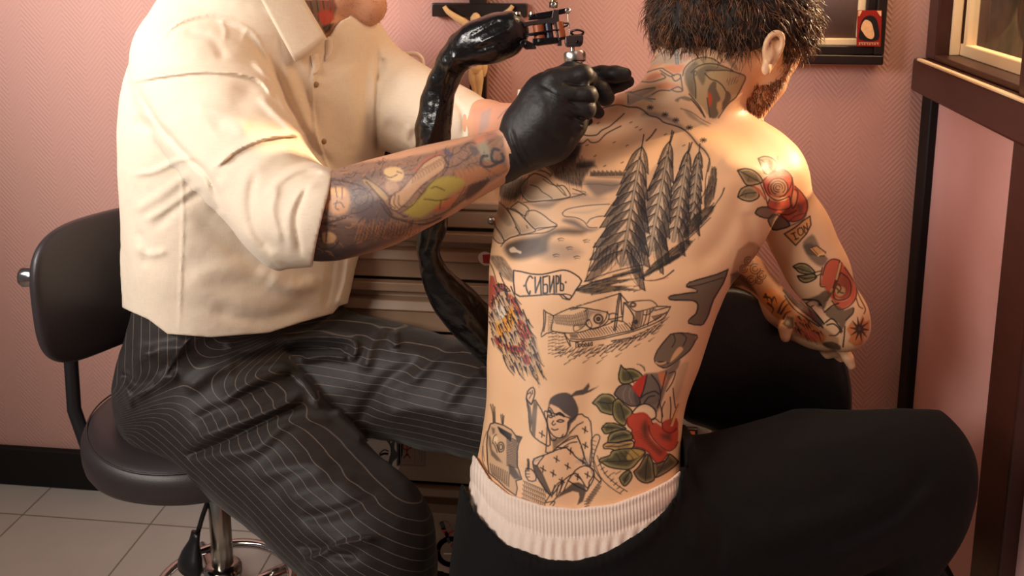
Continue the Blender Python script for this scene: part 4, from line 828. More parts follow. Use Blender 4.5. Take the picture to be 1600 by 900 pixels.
K.lines([P_(470,280,485,340,490,400,480,430,440,400,420,420,430,440), P_(510,290,490,340,495,390), P_(545,260,550,330,545,400), P_(565,200,570,260,580,330), P_(520,90,500,170,480,250), P_(540,100,580,90,560,160,520,220), P_(600,310,570,380,555,440)], 1.8, INK, .85)
K.line(P_(605,310,580,370,555,445), 4.5, rgb(228, 168, 96), .8); K.line(P_(598,306,572,370,546,446), 1.2, INK, .8)
leafp(P_(85,470,110,440,150,430,200,445,250,470,200,480,150,495,110,505), OLIVE, DKGREEN, P_(100,460,160,465,230,470)); leafp(P_(125,560,140,510,190,485,250,480,290,510,290,540,220,555,150,570), OLIVE, DKGREEN, P_(140,550,200,520,280,510))
leafp(P_(95,585,125,565,200,565,290,550,300,590,260,615,200,622,140,605,105,605), rgb(206, 158, 96), rgb(120, 98, 60), P_(110,590,200,590,290,570)); leafp(P_(70,690,80,670,140,650,160,620,250,605,330,605,380,630,340,680,280,740,200,740,130,725,90,700), OLIVE, DKGREEN, P_(90,690,200,690,300,680,380,630))
K.fill(P_(280,610,370,625,330,670,250,680), rgb(212, 168, 84), .55, 3, 3); K.lines([P_(240,620,280,650,300,680), P_(210,625,240,660,255,690), P_(180,635,200,665,215,690), P_(280,605,320,640,335,655)], 1.4, INK, .7)
leafp(P_(300,760,340,720,390,640,430,700,440,790,430,820,380,835,330,810), rgb(110, 98, 56), DKGREEN, P_(400,650,385,720,380,820)); leafp(P_(430,700,460,705,520,680,540,640,590,680,598,700,540,750,470,790,440,790), rgb(120, 104, 60), DKGREEN, P_(520,670,490,730,450,790)); leafp(P_(205,800,230,770,270,750,290,790,270,830,240,855,215,830), OLIVE, DKGREEN, P_(275,765,250,800,235,840))
K.line(P_(150,775,175,765), 1.4, INK, .7); K.line(P_(180,775,215,755), 1.4, INK, .7); K.lines([P_(320,40,350,45,375,80), P_(345,45,370,60,375,85)], 1.4, INK, .7)
K.fill(P_(600,40,680,20,640,160,600,290,560,260,570,150), rgb(120, 104, 76), .35, 5, 2)
# --- robed wrestler riding the tiger, lower back
L_ = tr(750, 590, 4.2857)
SK = rgb(226, 178, 140)
K.lines([L_(70,180,85,240,88,300), L_(85,180,92,240,95,300), L_(98,195,100,250,102,300), L_(140,250,143,280,148,310), L_(150,245,152,280,152,310), L_(160,255,157,290,156,310)], 1.5, INK, .85)
TG = L_(50,370,70,310,100,302,160,320,210,350,240,390,280,400,260,440,250,490,250,590,270,650,280,680,240,690,250,740,240,790,170,740,120,690,60,640,50,560,45,450)
K.fill(TG, rgb(150, 124, 104), .42, 1.2); K.poly(TG, 1.9, INK, .85, 1)
for i in range(20): t = i/19; K.line(L_(120+90*t,330+50*t,135+70*t,365+60*t), 1.6, INK, .8, 2)
for i in range(18): y = 400+i*11; K.line(L_(180,y,215,y+8,250,y+26-i*.5), 1.6, INK, .8, 3)
for i in range(10): K.line(L_(70+i*14,575+i*7,75+i*13,620+i*9,85+i*12,650+i*9), 1.5, INK, .75, 3)
K.fill(L_(55,380,72,400,80,480,130,540,150,570,110,555,75,520,60,450), INK, .7, 1.2); K.fill(L_(75,330,100,340,100,370,85,380), INK, .65, 1); K.fill(L_(230,380,280,400,255,440,245,420), INK, .85, .8)
K.fill(L_(80,390,120,400,110,440,85,430), rgb(236, 200, 160), .8, 1.2, 3); K.lines([L_(90,440,105,470,115,500), L_(100,430,115,460,130,500), L_(110,380,90,400,85,440)], 1.5, INK, .8)
for r_ in (22, 12): K.line([(750+(140+r_*cos(a))/4.2857, 590+(465+r_*1.5*sin(a))/4.2857) for a in np.linspace(0, 6.3, 14)], 1.6, INK, .85, 2)
K.fill(L_(190,580,230,600,280,680,230,680,195,640), INK, .85, 1.2)
for i in range(11):
    for j in range(5): x, y = 290+i*14-j*2, 690+j*28+i*6; K.line(L_(x,y,x+8,y+10,x+10,y+24), 1.5, INK, .75, 2)
K.line(L_(20,460,15,540,30,590,60,640), 1.5, INK, .7); K.line(L_(45,360,20,450,30,560), 1.2, INK, .6)
for i in range(9):
    for j in range(3): K.line(L_(700+i*12,830-i*16+j*18,730+i*10,815-i*16+j*20), 1.5, INK, .75, 2)
# tail of the tiger
K.fill(L_(745,420,770,385,795,385,802,410,780,470,760,540,770,620,810,680,800,700,750,640,735,560,745,480), rgb(214, 172, 134), .4, 1, 2); K.poly(L_(745,420,770,385,795,385,802,410,780,470,760,540,770,620,810,680,800,700,750,640,735,560,745,480), 1.8, INK, .85, 2)
for i in range(8): K.line(L_(752-i*1,420+i*28,775-i*3,428+i*28), 1.3, INK, .75, 2)
K.lines([[(927,716),(938,745),(955,762),(970,772)], [(933,712),(944,738),(962,756),(980,768)]], 1.5, INK, .8); [K.line([(934+i*5, 728+i*6), (939+i*5, 724+i*6)], 1.6, INK, .75) for i in range(8)]
# figure
K.fill(L_(310,140,320,90,355,65,365,110,350,160,330,165), SK, .8, 1, 2); K.poly(L_(310,140,320,90,355,65,368,100,355,150,340,180), 2, INK, .88, 2); K.lines([L_(320,110,335,100), L_(335,95,345,115), L_(340,120,330,140), L_(350,85,352,110)], 1.6, INK, .85)
K.poly(L_(310,140,325,230,335,350,370,405,430,445,470,450,450,300,370,150,345,180), 2, INK, .88, 2); K.fill(L_(315,150,340,200,350,300,335,370,330,260), INK, .85, .8, 1); K.fill(L_(360,150,385,180,378,290,370,400,345,375,345,260), INK, .82, 1)
RB = L_(355,580,360,545,430,520,500,490,580,470,640,530,720,590,760,620,760,680,720,740,690,700,640,640,570,680,530,720,480,790,430,740,370,640); K.fill(RB, SK, .5, 1, 1); K.poly(RB, 2, INK, .88, 2)
K.poly(L_(440,500,480,500,560,430,650,390,700,540,740,590,750,480,742,300,700,260,660,245,560,330,520,400,480,420,445,300,430,230,452,235,450,330,445,430), 1.9, INK, .85, 2)
K.fill(L_(690,520,740,540,730,590,650,580,630,560), G2, .4, 6, 3)
# head
K.fill(L_(455,230,470,180,560,240,590,260,600,300,580,380,530,405,480,390,455,320), SK, .95, 1, 2); K.poly(L_(455,230,460,200,480,215,500,260,455,250,450,300,460,345,490,390,530,405,570,390,585,360,590,300,600,270), 1.9, INK, .88, 2)
K.fill(L_(458,190,470,140,520,108,580,100,620,125,650,180,660,230,640,280,610,310,590,370,585,300,605,270,590,255,560,235,530,205,490,185,470,180,460,215), rgb(60, 54, 60), .94, 1, 2); K.fill(L_(600,125,640,90,690,78,728,35,735,60,722,85,795,58,740,95,690,115,640,122,615,130), rgb(54, 48, 52), .92, .8, 1)
K.line(L_(512,248,535,238,562,258), 3.6, INK, .92); K.line(L_(515,292,535,282,562,290,540,298,515,292), 2, INK, .9); K.line(L_(455,225,468,222,478,245), 3, INK, .9); K.line(L_(460,262,475,268,485,262), 2, INK, .9); K.lines([L_(492,290,482,308,492,318,505,310), L_(480,342,498,352,522,345), L_(548,395,556,380)], 1.8, INK, .88)
K.fill(L_(480,400,520,410,560,395,600,370,640,330,590,400,520,450,490,500,485,440), INK, .72, 1.5, 1); K.lines([L_(600,370,650,320,690,300), L_(520,460,590,420,640,400), L_(540,480,600,440,650,430), L_(650,390,680,460,705,550), L_(510,465,560,470,590,460)], 1.8, INK, .85)
for x, y in ((415,378),(703,350),(705,455),(607,492),(513,546),(587,594),(690,560),(422,612),(490,642),(720,652),(655,665),(548,690)): K.line(L_(x-17,y-10,x+17,y+12), 2, INK, .85); K.line(L_(x+2,y-20,x-2,y+20), 2, INK, .85)
K.fill(L_(358,585,385,585,420,640,478,775,470,795,430,750,375,660), INK, .86, .8, 1); K.poly(L_(355,580,365,545,430,520,400,560,380,590), 1.9, INK, .85, 2); K.fill(L_(360,575,368,550,420,530,395,555), G2, .6, 2)
K.fill(L_(510,810,560,760,600,740,650,760,640,830,600,860,500,870,480,840), SK, .8, 1, 2); K.fill(L_(540,770,580,740,620,705,660,700,700,720,712,760,690,830,650,855,665,800,660,770,620,760,570,780,510,810), INK, .88, 1, 1); K.poly(L_(590,690,640,620,700,590,750,610,762,650,730,700,715,760), 2, INK, .88, 2)
K.lines([L_(440,830,480,770,520,710,560,690), L_(470,850,520,790,560,700), L_(500,720,480,800), L_(525,720,510,790), L_(550,700,535,770), L_(590,690,560,760), L_(430,840,500,830,480,870)], 1.8, INK, .85)
K.fill(L_(305,650,310,610,340,610,370,640,372,690,330,690), SK, .8, 1, 1); K.poly(L_(305,650,310,610,345,615,372,650,372,690,325,690), 1.9, INK, .88, 2); K.lines([L_(305,625,330,625), L_(305,645,330,645), L_(308,665,332,665)], 1.5, INK, .85); K.line(L_(322,550,325,580,322,612), 3.6, INK, .9)
# --- neck piece
N_ = tr(960, 60, 6)
K.fill(N_(450,60,560,80,700,120,800,150,640,240,560,250,400,260,300,290,420,120), rgb(150, 142, 138), .55, 6, 2); K.fill(N_(300,290,400,240,480,215,430,260,340,300,250,340), ORNG, .55, 4, 3); K.fill(N_(440,270,520,240,660,235,640,320,560,340,500,310), ORNG, .65, 5, 3); K.fill(N_(600,160,700,140,800,150,720,200,640,200), ORNG, .4, 5, 3)
K.fill(N_(300,350,380,310,440,320,450,360,370,400,290,410), rgb(206, 86, 66), .6, 5, 3); K.fill(N_(390,440,470,400,540,410,620,440,560,480,440,490), ORNG, .6, 5, 3); K.fill(N_(0,540,60,560,110,590,60,640,0,620), ORNG, .5, 5, 2); K.fill(N_(160,500,380,460,380,490,280,540,200,600,130,620,120,540), rgb(140, 132, 122), .6, 3, 2)
K.line(N_(572,80,580,150,588,235), 4.4, rgb(160, 156, 150), .8); K.lines([N_(560,85,570,160,578,240), N_(590,85,594,160,600,240), N_(575,120,595,118), N_(575,150,598,148), N_(575,190,600,186), N_(470,70,380,180), N_(540,80,430,150,330,240), N_(620,100,700,130,800,150)], 1.2, rgb(110, 102, 100), .75)
K.lines([N_(225,370,300,320,430,280,480,300,560,350), N_(430,300,500,345,540,360), N_(440,330,480,365,420,390,330,410,230,400), N_(540,350,600,335,620,370,570,400,540,360), N_(620,340,640,480), N_(530,480,600,455,640,490,590,500,530,480), N_(130,520,260,480,380,462), N_(130,510,240,545,350,590), N_(130,620,240,570,330,540,420,490,520,490), N_(125,520,130,620), N_(110,510,160,500), N_(270,560,380,570)], 2, rgb(92, 84, 82), .8)
K.line(N_(120,515,240,550,355,592), 3.0, rgb(178, 168, 152), .8); K.line(N_(132,618,250,565,345,535), 3.0, rgb(178, 168, 152), .8)
# helmet
HB = N_(655,340,680,270,740,215,820,190,900,185,960,220,1020,250,1080,290,1160,320,1225,365,1200,440,1150,530,1080,610,1000,690,960,750,900,740,860,700,830,650,770,590,720,540,690,470,660,420)
K.fill(HB, rgb(162, 138, 98), .78, 1.2, 2); K.fill(N_(650,330,690,260,760,210,800,250,750,300,760,420,760,560,700,520,670,430), rgb(96, 84, 72), .7, 4, 2); K.fill(N_(800,270,880,240,980,260,1060,290,960,300,870,330,860,400,830,450,790,400,760,320), rgb(92, 82, 70), .7, 4, 2)
K.fill(N_(870,480,920,400,960,410,960,470,1000,560,980,600,960,650,980,700,950,750,890,740,880,600), rgb(84, 72, 62), .8, 2, 2); K.fill(N_(880,510,905,520,915,580,900,640,880,600), rgb(202, 76, 40), .85, 1.5, 2); K.fill(N_(1040,490,1080,500,1100,560,1060,620,1010,680,1000,620,1030,560), rgb(78, 66, 58), .8, 2, 2); K.fill(N_(960,380,1010,430,1040,490,1000,560,970,500), rgb(176, 148, 104), .6, 2, 2); K.fill(N_(965,600,1000,600,1010,640,985,680,965,640), rgb(214, 160, 104), .8, 1.5, 2)
K.lines([N_(640,350,660,280,730,210,830,178,920,190,990,235), N_(720,320,770,270,850,240,940,240,1040,270,1110,300), N_(860,300,960,300,1060,300,1160,325,1228,362,1195,450,1140,550,1060,620,975,745), N_(750,310,745,360,760,440,762,560), N_(850,330,900,380,960,400,1010,440,1045,495), N_(700,520,760,590,800,640,850,740), N_(720,570,780,640,820,700), N_(740,590,800,660,840,730), N_(870,560,880,640,895,740)], 2, rgb(70, 60, 52), .82)
for i in range(8): K.line(N_(1060+i*14,380-i*3+(i % 2)*30,1056+i*12,410-i*3+(i % 2)*30), 1.2, rgb(90, 78, 64), .7)
for r_ in (22,): K.line([(960+(755+r_*.8*cos(a))/6, 60+(325+r_*sin(a))/6) for a in np.linspace(0, 6.3, 12)], 1.4, rgb(84, 74, 64), .8, 2)
K.fill(N_(565,585,590,560,660,540,740,570,700,590,620,565,600,595), rgb(100, 88, 74), .75, 1.2, 2); K.fill(N_(1040,180,1130,220,1170,310,1120,300,1060,230), rgb(98, 84, 70), .6, 3, 2); K.fill(N_(640,660,720,680,800,760,900,820,860,830,760,780,690,740), rgb(110, 98, 84), .6, 4, 2)
K.line(N_(620,658,720,690,820,760,900,800), 1.4, rgb(90, 80, 70), .7)
# --- shoulder rose and ribbon
S_ = tr(1100, 200, 4.5)
for P, v in ((S_(380,215,420,200,470,208,508,240,505,280,480,310,435,325,410,290,395,250), S_(390,220,440,250,480,300)), (S_(235,298,290,285,350,300,395,340,410,380,360,398,300,400,265,350), S_(245,300,320,340,400,385)), (S_(237,485,260,430,320,405,370,430,388,480,340,512,280,508), S_(240,484,300,460,370,455))): leafp(P, rgb(160, 136, 88), rgb(96, 84, 62), v, .7)
for P in (S_(360,600,380,565,440,555,500,580,520,610,450,635,390,620), S_(450,650,480,610,540,620,590,660,600,690,540,710,485,715)): K.fill(P, rgb(92, 70, 56), .85, 1, 2); K.poly(P, 2.2, rgb(50, 36, 32), .9, 2)
RS_ = S_(415,370,450,335,510,310,540,290,590,310,620,350,640,410,680,450,720,500,735,560,710,620,660,650,600,655,540,620,520,600,480,590,450,550,460,500,430,450,415,410)
RC = rgb(190, 68, 46); K.fill(RS_, RC, .92, 1.2, 2); K.fill(S_(490,500,560,540,640,570,620,620,560,600,500,560), rgb(140, 64, 44), .6, 5, 2); K.fill(S_(640,520,700,540,700,600,660,600), rgb(96, 70, 52), .6, 5, 2)
K.fill(S_(460,420,480,370,530,350,570,370,590,430,560,470,500,480,470,460), rgb(180, 140, 104), .85, 2, 2); K.fill(S_(450,470,520,490,590,480,570,510,500,515,460,500), rgb(230, 186, 140), .9, 1, 2); K.fill(S_(620,440,650,450,660,500,635,560,620,520), rgb(222, 150, 108), .8, 2, 2)
cx0, cy0 = 520, 420
for r_, w_ in ((70, 1.9), (50, 1.7), (32, 1.6), (16, 1.5)): K.line([(1100+(cx0+r_*cos(a))/4.5, 200+(cy0+r_*.95*sin(a))/4.5) for a in np.linspace(.4+r_*.03, 5.6+r_*.03, 14)], w_, rgb(84, 44, 36), .85, 2)
K.lines([S_(415,370,460,330,540,292,590,310,620,360,600,430,560,480), S_(415,370,430,430,460,480,520,510,600,480), S_(460,500,450,550,500,575,580,570,610,545,600,480), S_(620,350,625,430,610,510,625,565,650,520,660,450,640,430), S_(640,410,690,460,725,520,720,590,680,645,600,655,530,600), S_(520,600,590,610,650,580), S_(400,400,430,470,445,530), S_(345,405,390,440,430,500)], 2, rgb(80, 40, 34), .85)
K.fill(S_(515,210,540,210,560,280,540,290,515,280), ORNG, .5, 3, 2); K.line(S_(518,200,515,280,490,310), 1.5, rgb(90, 50, 38), .8); K.fill(S_(340,405,400,430,440,500,420,490,370,450), rgb(214, 120, 84), .7, 1, 2)
RBN = S_(565,745,640,700,700,650,745,620,752,680,720,745,645,825); K.fill(RBN, rgb(222, 150, 82), .8, 1, 1); K.poly(RBN, 2.2, rgb(70, 48, 36), .9, 1)
for q in ([S_(615,745,640,735), S_(628,740,650,785), S_(640,785,665,775)], [S_(660,712,685,700,700,735,680,755,662,740,660,712)], [S_(700,690,712,740), S_(700,690,728,715), S_(722,670,730,720)]): K.lines(q, 1.9, rgb(70, 44, 30), .88, 2)
K.poly(S_(600,690,660,665,700,640,720,600,640,620,600,660), 1.6, rgb(70, 48, 36), .7, 2)
K.fill(S_(690,800,760,740,800,790,830,880,790,900,730,900,700,860), rgb(84, 74, 64), .75, 4, 2)
# --- right upper arm and forearm piece
E_ = tr(1140, 370, 5)
K.fill(E_(570,60,640,40,720,100,780,170,740,235,690,235,620,180,580,110), rgb(82, 70, 60), .8, 5, 2); K.fill(E_(620,90,680,70,750,120,740,150,680,150), rgb(222, 160, 96), .9, 1.2); K.poly(E_(620,90,680,70,750,120,740,150,680,150), 1.8, rgb(80, 56, 40), .85, 1); K.line(E_(640,80,690,140), 1.4, INK, .7); K.line(E_(690,150,730,130,770,160), 2, rgb(236, 190, 140), .8)
leafp(E_(495,232,540,210,600,215,650,255,665,285,610,290,550,280,520,255), rgb(150, 130, 78), rgb(92, 80, 50), E_(500,235,580,262,660,285), .8); leafp(E_(530,305,580,300,650,290,680,315,640,345,590,358,550,340), rgb(146, 124, 72), rgb(92, 80, 50), E_(535,310,600,325,670,315), .8); K.line(E_(660,280,720,265), 2, INK, .8); K.line(E_(670,310,715,290), 2, INK, .8)
RO = rgb(196, 76, 50)
K.fill(E_(725,300,740,230,790,180,850,175,900,230,960,330,990,400,985,480,940,530,880,565,830,550,810,500,770,450,740,400,745,385,710,380), RO, .9, 1.5, 2); K.fill(E_(820,400,850,310,900,280,940,350,945,420,900,480,850,480), rgb(150, 84, 56), .6, 5, 2)
K.fill(E_(820,400,850,380,905,400,900,450,860,470,830,450), rgb(226, 186, 124), .85, 2, 2); K.fill(E_(820,470,880,490,930,470,955,400,935,480,880,505,830,495), rgb(236, 176, 130), .8, 1.5, 2)
K.lines([E_(725,240,710,320,712,385,745,390), E_(725,300,750,220,800,175,860,185), E_(860,190,830,330,800,420,760,500), E_(875,205,850,320,815,430), E_(870,280,930,330,950,400,930,470,870,495,820,480,810,420,830,350,870,280), E_(900,240,960,330,990,400,985,480,930,545,860,570,830,545,800,500), E_(850,370,870,400,860,430,890,440), E_(835,400,850,420,845,440)], 2, rgb(80, 40, 32), .85)
K.line(E_(865,210,835,330), 3.0, rgb(222, 170, 110), .8); K.line(E_(800,410,750,500), 3, rgb(200, 150, 96), .8)
K.fill(E_(560,490,620,480,700,450,740,420,800,440,760,500,745,560,700,560,640,510), rgb(74, 60, 48), .82, 1.5, 2); K.fill(E_(740,590,830,530,900,570,970,540,960,600,920,650,900,700,870,740,850,680,780,640), rgb(84, 66, 50), .85, 2, 2); K.lines([E_(560,492,640,492,700,510,740,590), E_(600,520,640,500,680,530), E_(640,545,690,520,720,560), E_(750,670,800,640,850,690,880,740), E_(760,690,810,680,850,710,870,750), E_(780,770,830,770,860,740), E_(740,590,800,540,850,520), E_(900,700,895,780,885,860), E_(970,560,960,600,910,650)], 2.2, rgb(40, 30, 28), .88)
K.fill(E_(610,520,650,500,690,520,670,540), rgb(226, 170, 140), .7, 1.5, 2); K.fill(E_(660,560,720,545,740,620,700,600), rgb(226, 170, 140), .6, 1.5, 2)
K.fill(E_(910,720,930,690,950,660,1000,680,1040,600,1060,660,1100,640,1095,720,1060,770,1040,840,980,860,920,820,940,780), rgb(206, 112, 48), .8, 2, 1)
for a in np.linspace(0, 6.28, 11)[:-1]: K.line(E_(1015+22*cos(a),720+26*sin(a),1015+75*cos(a+.1),720+95*sin(a+.1)), 4.0, rgb(44, 34, 30), .85, end=1.2)
K.fill(E_(1000,700,1035,695,1045,730,1020,750,1000,735), rgb(60, 40, 32), .85, 1.2, 2); K.lines([E_(990,400,1020,480,1060,560,1050,600), E_(990,480,1010,540,1040,560), E_(1030,440,1080,520,1100,600)], 1.8, rgb(60, 44, 36), .8)
# forearm seen below the raised arm: dark sleeve with flowers and scales
K.fill(E_(60,100,150,30,200,40,240,120,400,350,430,380,540,480,720,640,740,700,860,790,860,880,740,860,560,800,500,780,470,640,380,660,240,520,130,380,0,300,30,180), rgb(132, 78, 40), .62, 4, 1)
K.fill(E_(200,40,300,150,410,310,410,380,380,390,300,300,240,180), rgb(44, 28, 22), .78, 5, 2); K.fill(E_(0,290,60,260,120,300,200,400,240,480,180,440,100,390,0,400), rgb(40, 28, 20), .8, 4, 1)
for x, y, r0_ in ((200,250,40),(250,300,34),(170,340,36),(110,250,30),(230,340,28),(150,190,34)): [K.line([(1140+(x+r_*cos(a))/5, 370+(y+r_*sin(a))/5) for a in np.linspace(0, 5.2, 12)], 1.6, rgb(74, 40, 22), .75, 2) for r_ in (r0_, r0_*.5)]
K.fill(E_(250,440,300,400,380,410,420,470,490,580,420,640,360,640,290,560,245,490), rgb(196, 120, 52), .8, 2, 2)
for q in (E_(270,470,320,480,330,540), E_(300,520,340,560,330,600), E_(380,590,410,520,450,480), E_(400,600,440,540,470,520), E_(280,450,300,500), E_(420,640,440,600,480,580), E_(330,500,350,470,370,520)): K.line(q, 3.6, rgb(50, 32, 22), .85, end=1)
K.fill(E_(410,370,450,370,520,450,560,510,690,610,740,680,720,700,640,640,540,560,450,470,415,410), rgb(70, 58, 60), .88, 1.5, 1); K.fill(E_(470,400,500,420,540,490,510,480,470,440), rgb(110, 122, 122), .8, 2, 1); K.fill(E_(600,560,660,600,690,640,640,620), rgb(150, 60, 50), .7, 2, 1)
K.lines([E_(415,385,460,370,540,480,640,560,740,680), E_(420,420,500,520,620,620,730,710), E_(430,460,500,560,620,650,700,700), E_(480,400,520,470,600,550)], 2, rgb(34, 26, 28), .88); K.fill(E_(410,680,450,620,500,630,500,720,460,720), rgb(64, 50, 36), .85, 1.5, 1)
K.fill(E_(510,600,600,650,700,720,760,770,740,830,650,830,560,790,510,740), rgb(186, 92, 44), .75, 3, 1); K.hatch(E_(520,620,600,650,700,720,740,780,700,830,600,800,520,740), (.45, 1), 3.4, 2.4, 12, rgb(44, 30, 26), .85, 21, .7); K.fill(E_(580,720,700,760,690,810,600,790), rgb(196, 84, 70), .6, 2, 2)
K.fill(E_(720,830,800,815,870,850,860,890,760,870), rgb(50, 38, 34), .85, 2, 2)

# ---------------------------------------------------------------- the tattooist's forearm
K2, K = K, CAN_A
def vnoise2(x, y): return .5*(sin(x*1.7+1.3*sin(y*1.1))+cos(y*2.1+sin(x*.9)))*.5
F_ = tr(460, 180, 3.75)
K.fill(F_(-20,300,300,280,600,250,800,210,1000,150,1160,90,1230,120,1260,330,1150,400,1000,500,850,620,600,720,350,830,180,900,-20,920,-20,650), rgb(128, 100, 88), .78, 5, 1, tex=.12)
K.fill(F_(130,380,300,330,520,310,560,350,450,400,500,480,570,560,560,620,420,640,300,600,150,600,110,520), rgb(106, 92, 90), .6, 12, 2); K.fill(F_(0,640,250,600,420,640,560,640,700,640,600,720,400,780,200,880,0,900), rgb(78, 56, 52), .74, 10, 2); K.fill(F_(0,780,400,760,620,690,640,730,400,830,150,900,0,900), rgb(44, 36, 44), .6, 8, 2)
K.fill(F_(130,370,180,350,170,420,140,520,110,600,120,470), rgb(130, 158, 142), .6, 5, 2)
r_ = np.random.default_rng(77); FA = np.array(F_(0,320,300,290,620,250,820,200,1000,150,1160,100,1230,130,1255,320,1150,390,1000,490,850,610,600,700,350,790,100,850,0,850))
for i in range(620):
    q = FA.min(0)+r_.random(2)*(FA.max(0)-FA.min(0))
    if not inpoly(q, FA): continue
    a_ = -.45+.9*vnoise2(q[0]*.03, q[1]*.03)*3; L0 = r_.uniform(5, 16); d_ = np.array([cos(a_), sin(a_)]); n_ = np.array([-d_[1], d_[0]])*r_.normal()*2.5
    K.line([q-d_*L0/2, q+n_, q+d_*L0/2], r_.uniform(.9, 2.2), rgb(*[(62,50,50),(96,64,50),(178,124,84),(70,72,76)][i % 4]), r_.uniform(.5, .85), 3, end=.4)
# face
K.fill(F_(180,450,220,420,300,420,330,470,320,560,260,590,200,570,165,520), rgb(206, 150, 106), .8, 5, 2); K.fill(F_(190,440,240,415,300,425,300,480,240,480), rgb(226, 176, 122), .7, 5, 2)
K.lines([F_(150,610,220,620,290,590,340,600), F_(170,480,160,540,200,590,260,600), F_(200,430,210,480,200,510), F_(240,420,250,480), F_(280,425,280,490), F_(230,520,270,510,290,540), F_(250,500,240,540,260,555), F_(180,400,230,380,300,390,380,410,440,450,460,490,440,540,380,570,320,580), F_(340,440,390,430,430,460,420,510,380,530,350,500,370,470), F_(120,420,170,380,240,370)], 1.8, rgb(78, 62, 62), .75)
K.hatch(F_(330,430,440,440,450,540,340,570), (1, .5), 3, 1.3, 9, rgb(84, 70, 68), .7, 3)
K.fill(F_(330,560,450,480,560,520,600,620,560,680,400,640), rgb(80, 68, 74), .55, 10, 2)
# figures: pale torso, grasping arm
K.fill(F_(520,320,560,300,620,305,645,340,630,385,570,390,530,360), rgb(226, 184, 132), .85, 3, 2); K.fill(F_(540,380,600,390,620,440,560,470,530,430), rgb(196, 150, 118), .7, 4, 2)
AR_ = F_(620,440,700,350,760,280,840,235,880,250,880,310,820,360,740,420,680,490,640,530,600,560,560,540,560,480); K.fill(AR_, rgb(208, 162, 124), .8, 3, 2); K.line(F_(700,330,770,260,860,220), 2, rgb(206, 96, 84), .6); K.poly(AR_, 1.5, rgb(86, 64, 60), .65, 2)
K.lines([F_(570,470,560,520,590,545), F_(590,465,585,520,610,545), F_(610,470,610,520,630,540), F_(560,540,620,580,660,595), F_(400,370,470,420,540,480), F_(410,360,450,390,520,440,555,480), F_(530,350,560,365,600,350), F_(600,330,630,340), F_(880,250,900,300,850,370,760,450,690,530), F_(880,310,960,290,1040,230)], 1.8, rgb(80, 62, 58), .75)
K.fill(F_(400,370,470,400,550,480,530,500,460,440,410,400), rgb(190, 152, 104), .75, 2, 2)
YL_ = rgb(184, 160, 72)
K.fill(F_(760,450,800,380,900,350,980,360,1010,400,960,450,900,480,880,530,800,570,740,610,660,590,640,560,700,500), YL_, .8, 5, 2); K.fill(F_(800,560,880,490,960,470,930,530,860,570), rgb(206, 92, 68), .7, 5, 2); K.lines([F_(760,490,850,500,930,480), F_(640,560,700,520,760,440,830,370), F_(800,430,830,420,880,440), F_(860,500,850,550), F_(560,590,680,620,780,610,880,570,1000,490)], 2, rgb(96, 78, 44), .75)
K.lines([F_(500,500,560,590,640,620,760,640,860,600), F_(420,390,500,480,570,580)], 2.6, rgb(74, 56, 50), .75)
for i in range(22): K.line(F_(380+i*17,650-(i % 3)*20,365+i*17,700+(i % 4)*8,350+i*16,740-i*3), 1.7, rgb(178, 112, 66), .65, end=.8)
for i in range(16): K.line(F_(395+i*20,640-(i % 4)*10,375+i*20,700,360+i*20,745-i*4), 1.2, rgb(62, 44, 40), .6)
K.fill(F_(160,690,210,680,250,710,230,750,170,750), rgb(206, 158, 112), .8, 3, 2); K.lines([F_(110,680,170,640,240,650), F_(110,720,150,780,220,780,260,740), F_(150,680,160,740), F_(190,670,185,740), F_(100,640,200,630,300,600)], 2.4, rgb(60, 44, 42), .8)
K.fill(F_(100,640,180,640,160,660,100,670), rgb(170, 70, 50), .6, 3, 2)
# wrist
K.fill(F_(900,330,1040,300,1150,270,1250,300,1260,330,1120,370,1040,420,960,500,880,560,900,460,1000,400), rgb(196, 128, 80), .6, 6, 2); K.fill(F_(1010,420,1060,390,1150,370,1120,420,1040,490,1000,500), rgb(52, 44, 42), .75, 4, 2); K.fill(F_(1060,150,1120,120,1150,200,1180,250,1140,280,1090,250), rgb(164, 164, 140), .6, 6, 2); K.fill(F_(1050,150,1100,110,1120,140,1080,170), rgb(216, 120, 80), .7, 4, 2)
K.line(F_(1200,205,1170,200,1155,235,1165,270,1200,275,1225,255,1215,225), 4.2, rgb(72, 72, 78), .85); K.line(F_(1105,240,1092,270,1105,298,1150,300,1190,282,1220,270), 4.2, rgb(72, 72, 78), .85); K.line(F_(1105,240,1130,238), 4, rgb(72, 72, 78), .85)
K.fill(F_(860,200,900,200,930,240,900,260,890,225), rgb(96, 92, 112), .8, 2, 2); K.fill(F_(1020,180,1060,180,1085,220,1050,245,1030,215), rgb(90, 86, 92), .7, 2, 2); K.lines([F_(900,240,960,220,1000,170,1060,160), F_(960,250,1000,260,1040,230), F_(980,200,1020,220,1010,250), F_(1040,280,1100,300,1150,330)], 1.7, rgb(96, 84, 80), .7)
for i in range(9): K.line(F_(900+i*26,300-i*12,930+i*24,330-i*10,950+i*26,370-i*12), 1.4, rgb(120, 92, 74), .5)
for i in range(14): K.line(F_(720+i*14,330-i*8,700+i*14,360-i*8,690+i*14,400-i*9), 1.2, rgb(110, 84, 70), .55)
for i in range(7): K.line(F_(1000+i*22,420-i*8,970+i*22,470-i*8,920+i*22,540-i*14), 1.8, rgb(92, 58, 44), .6)
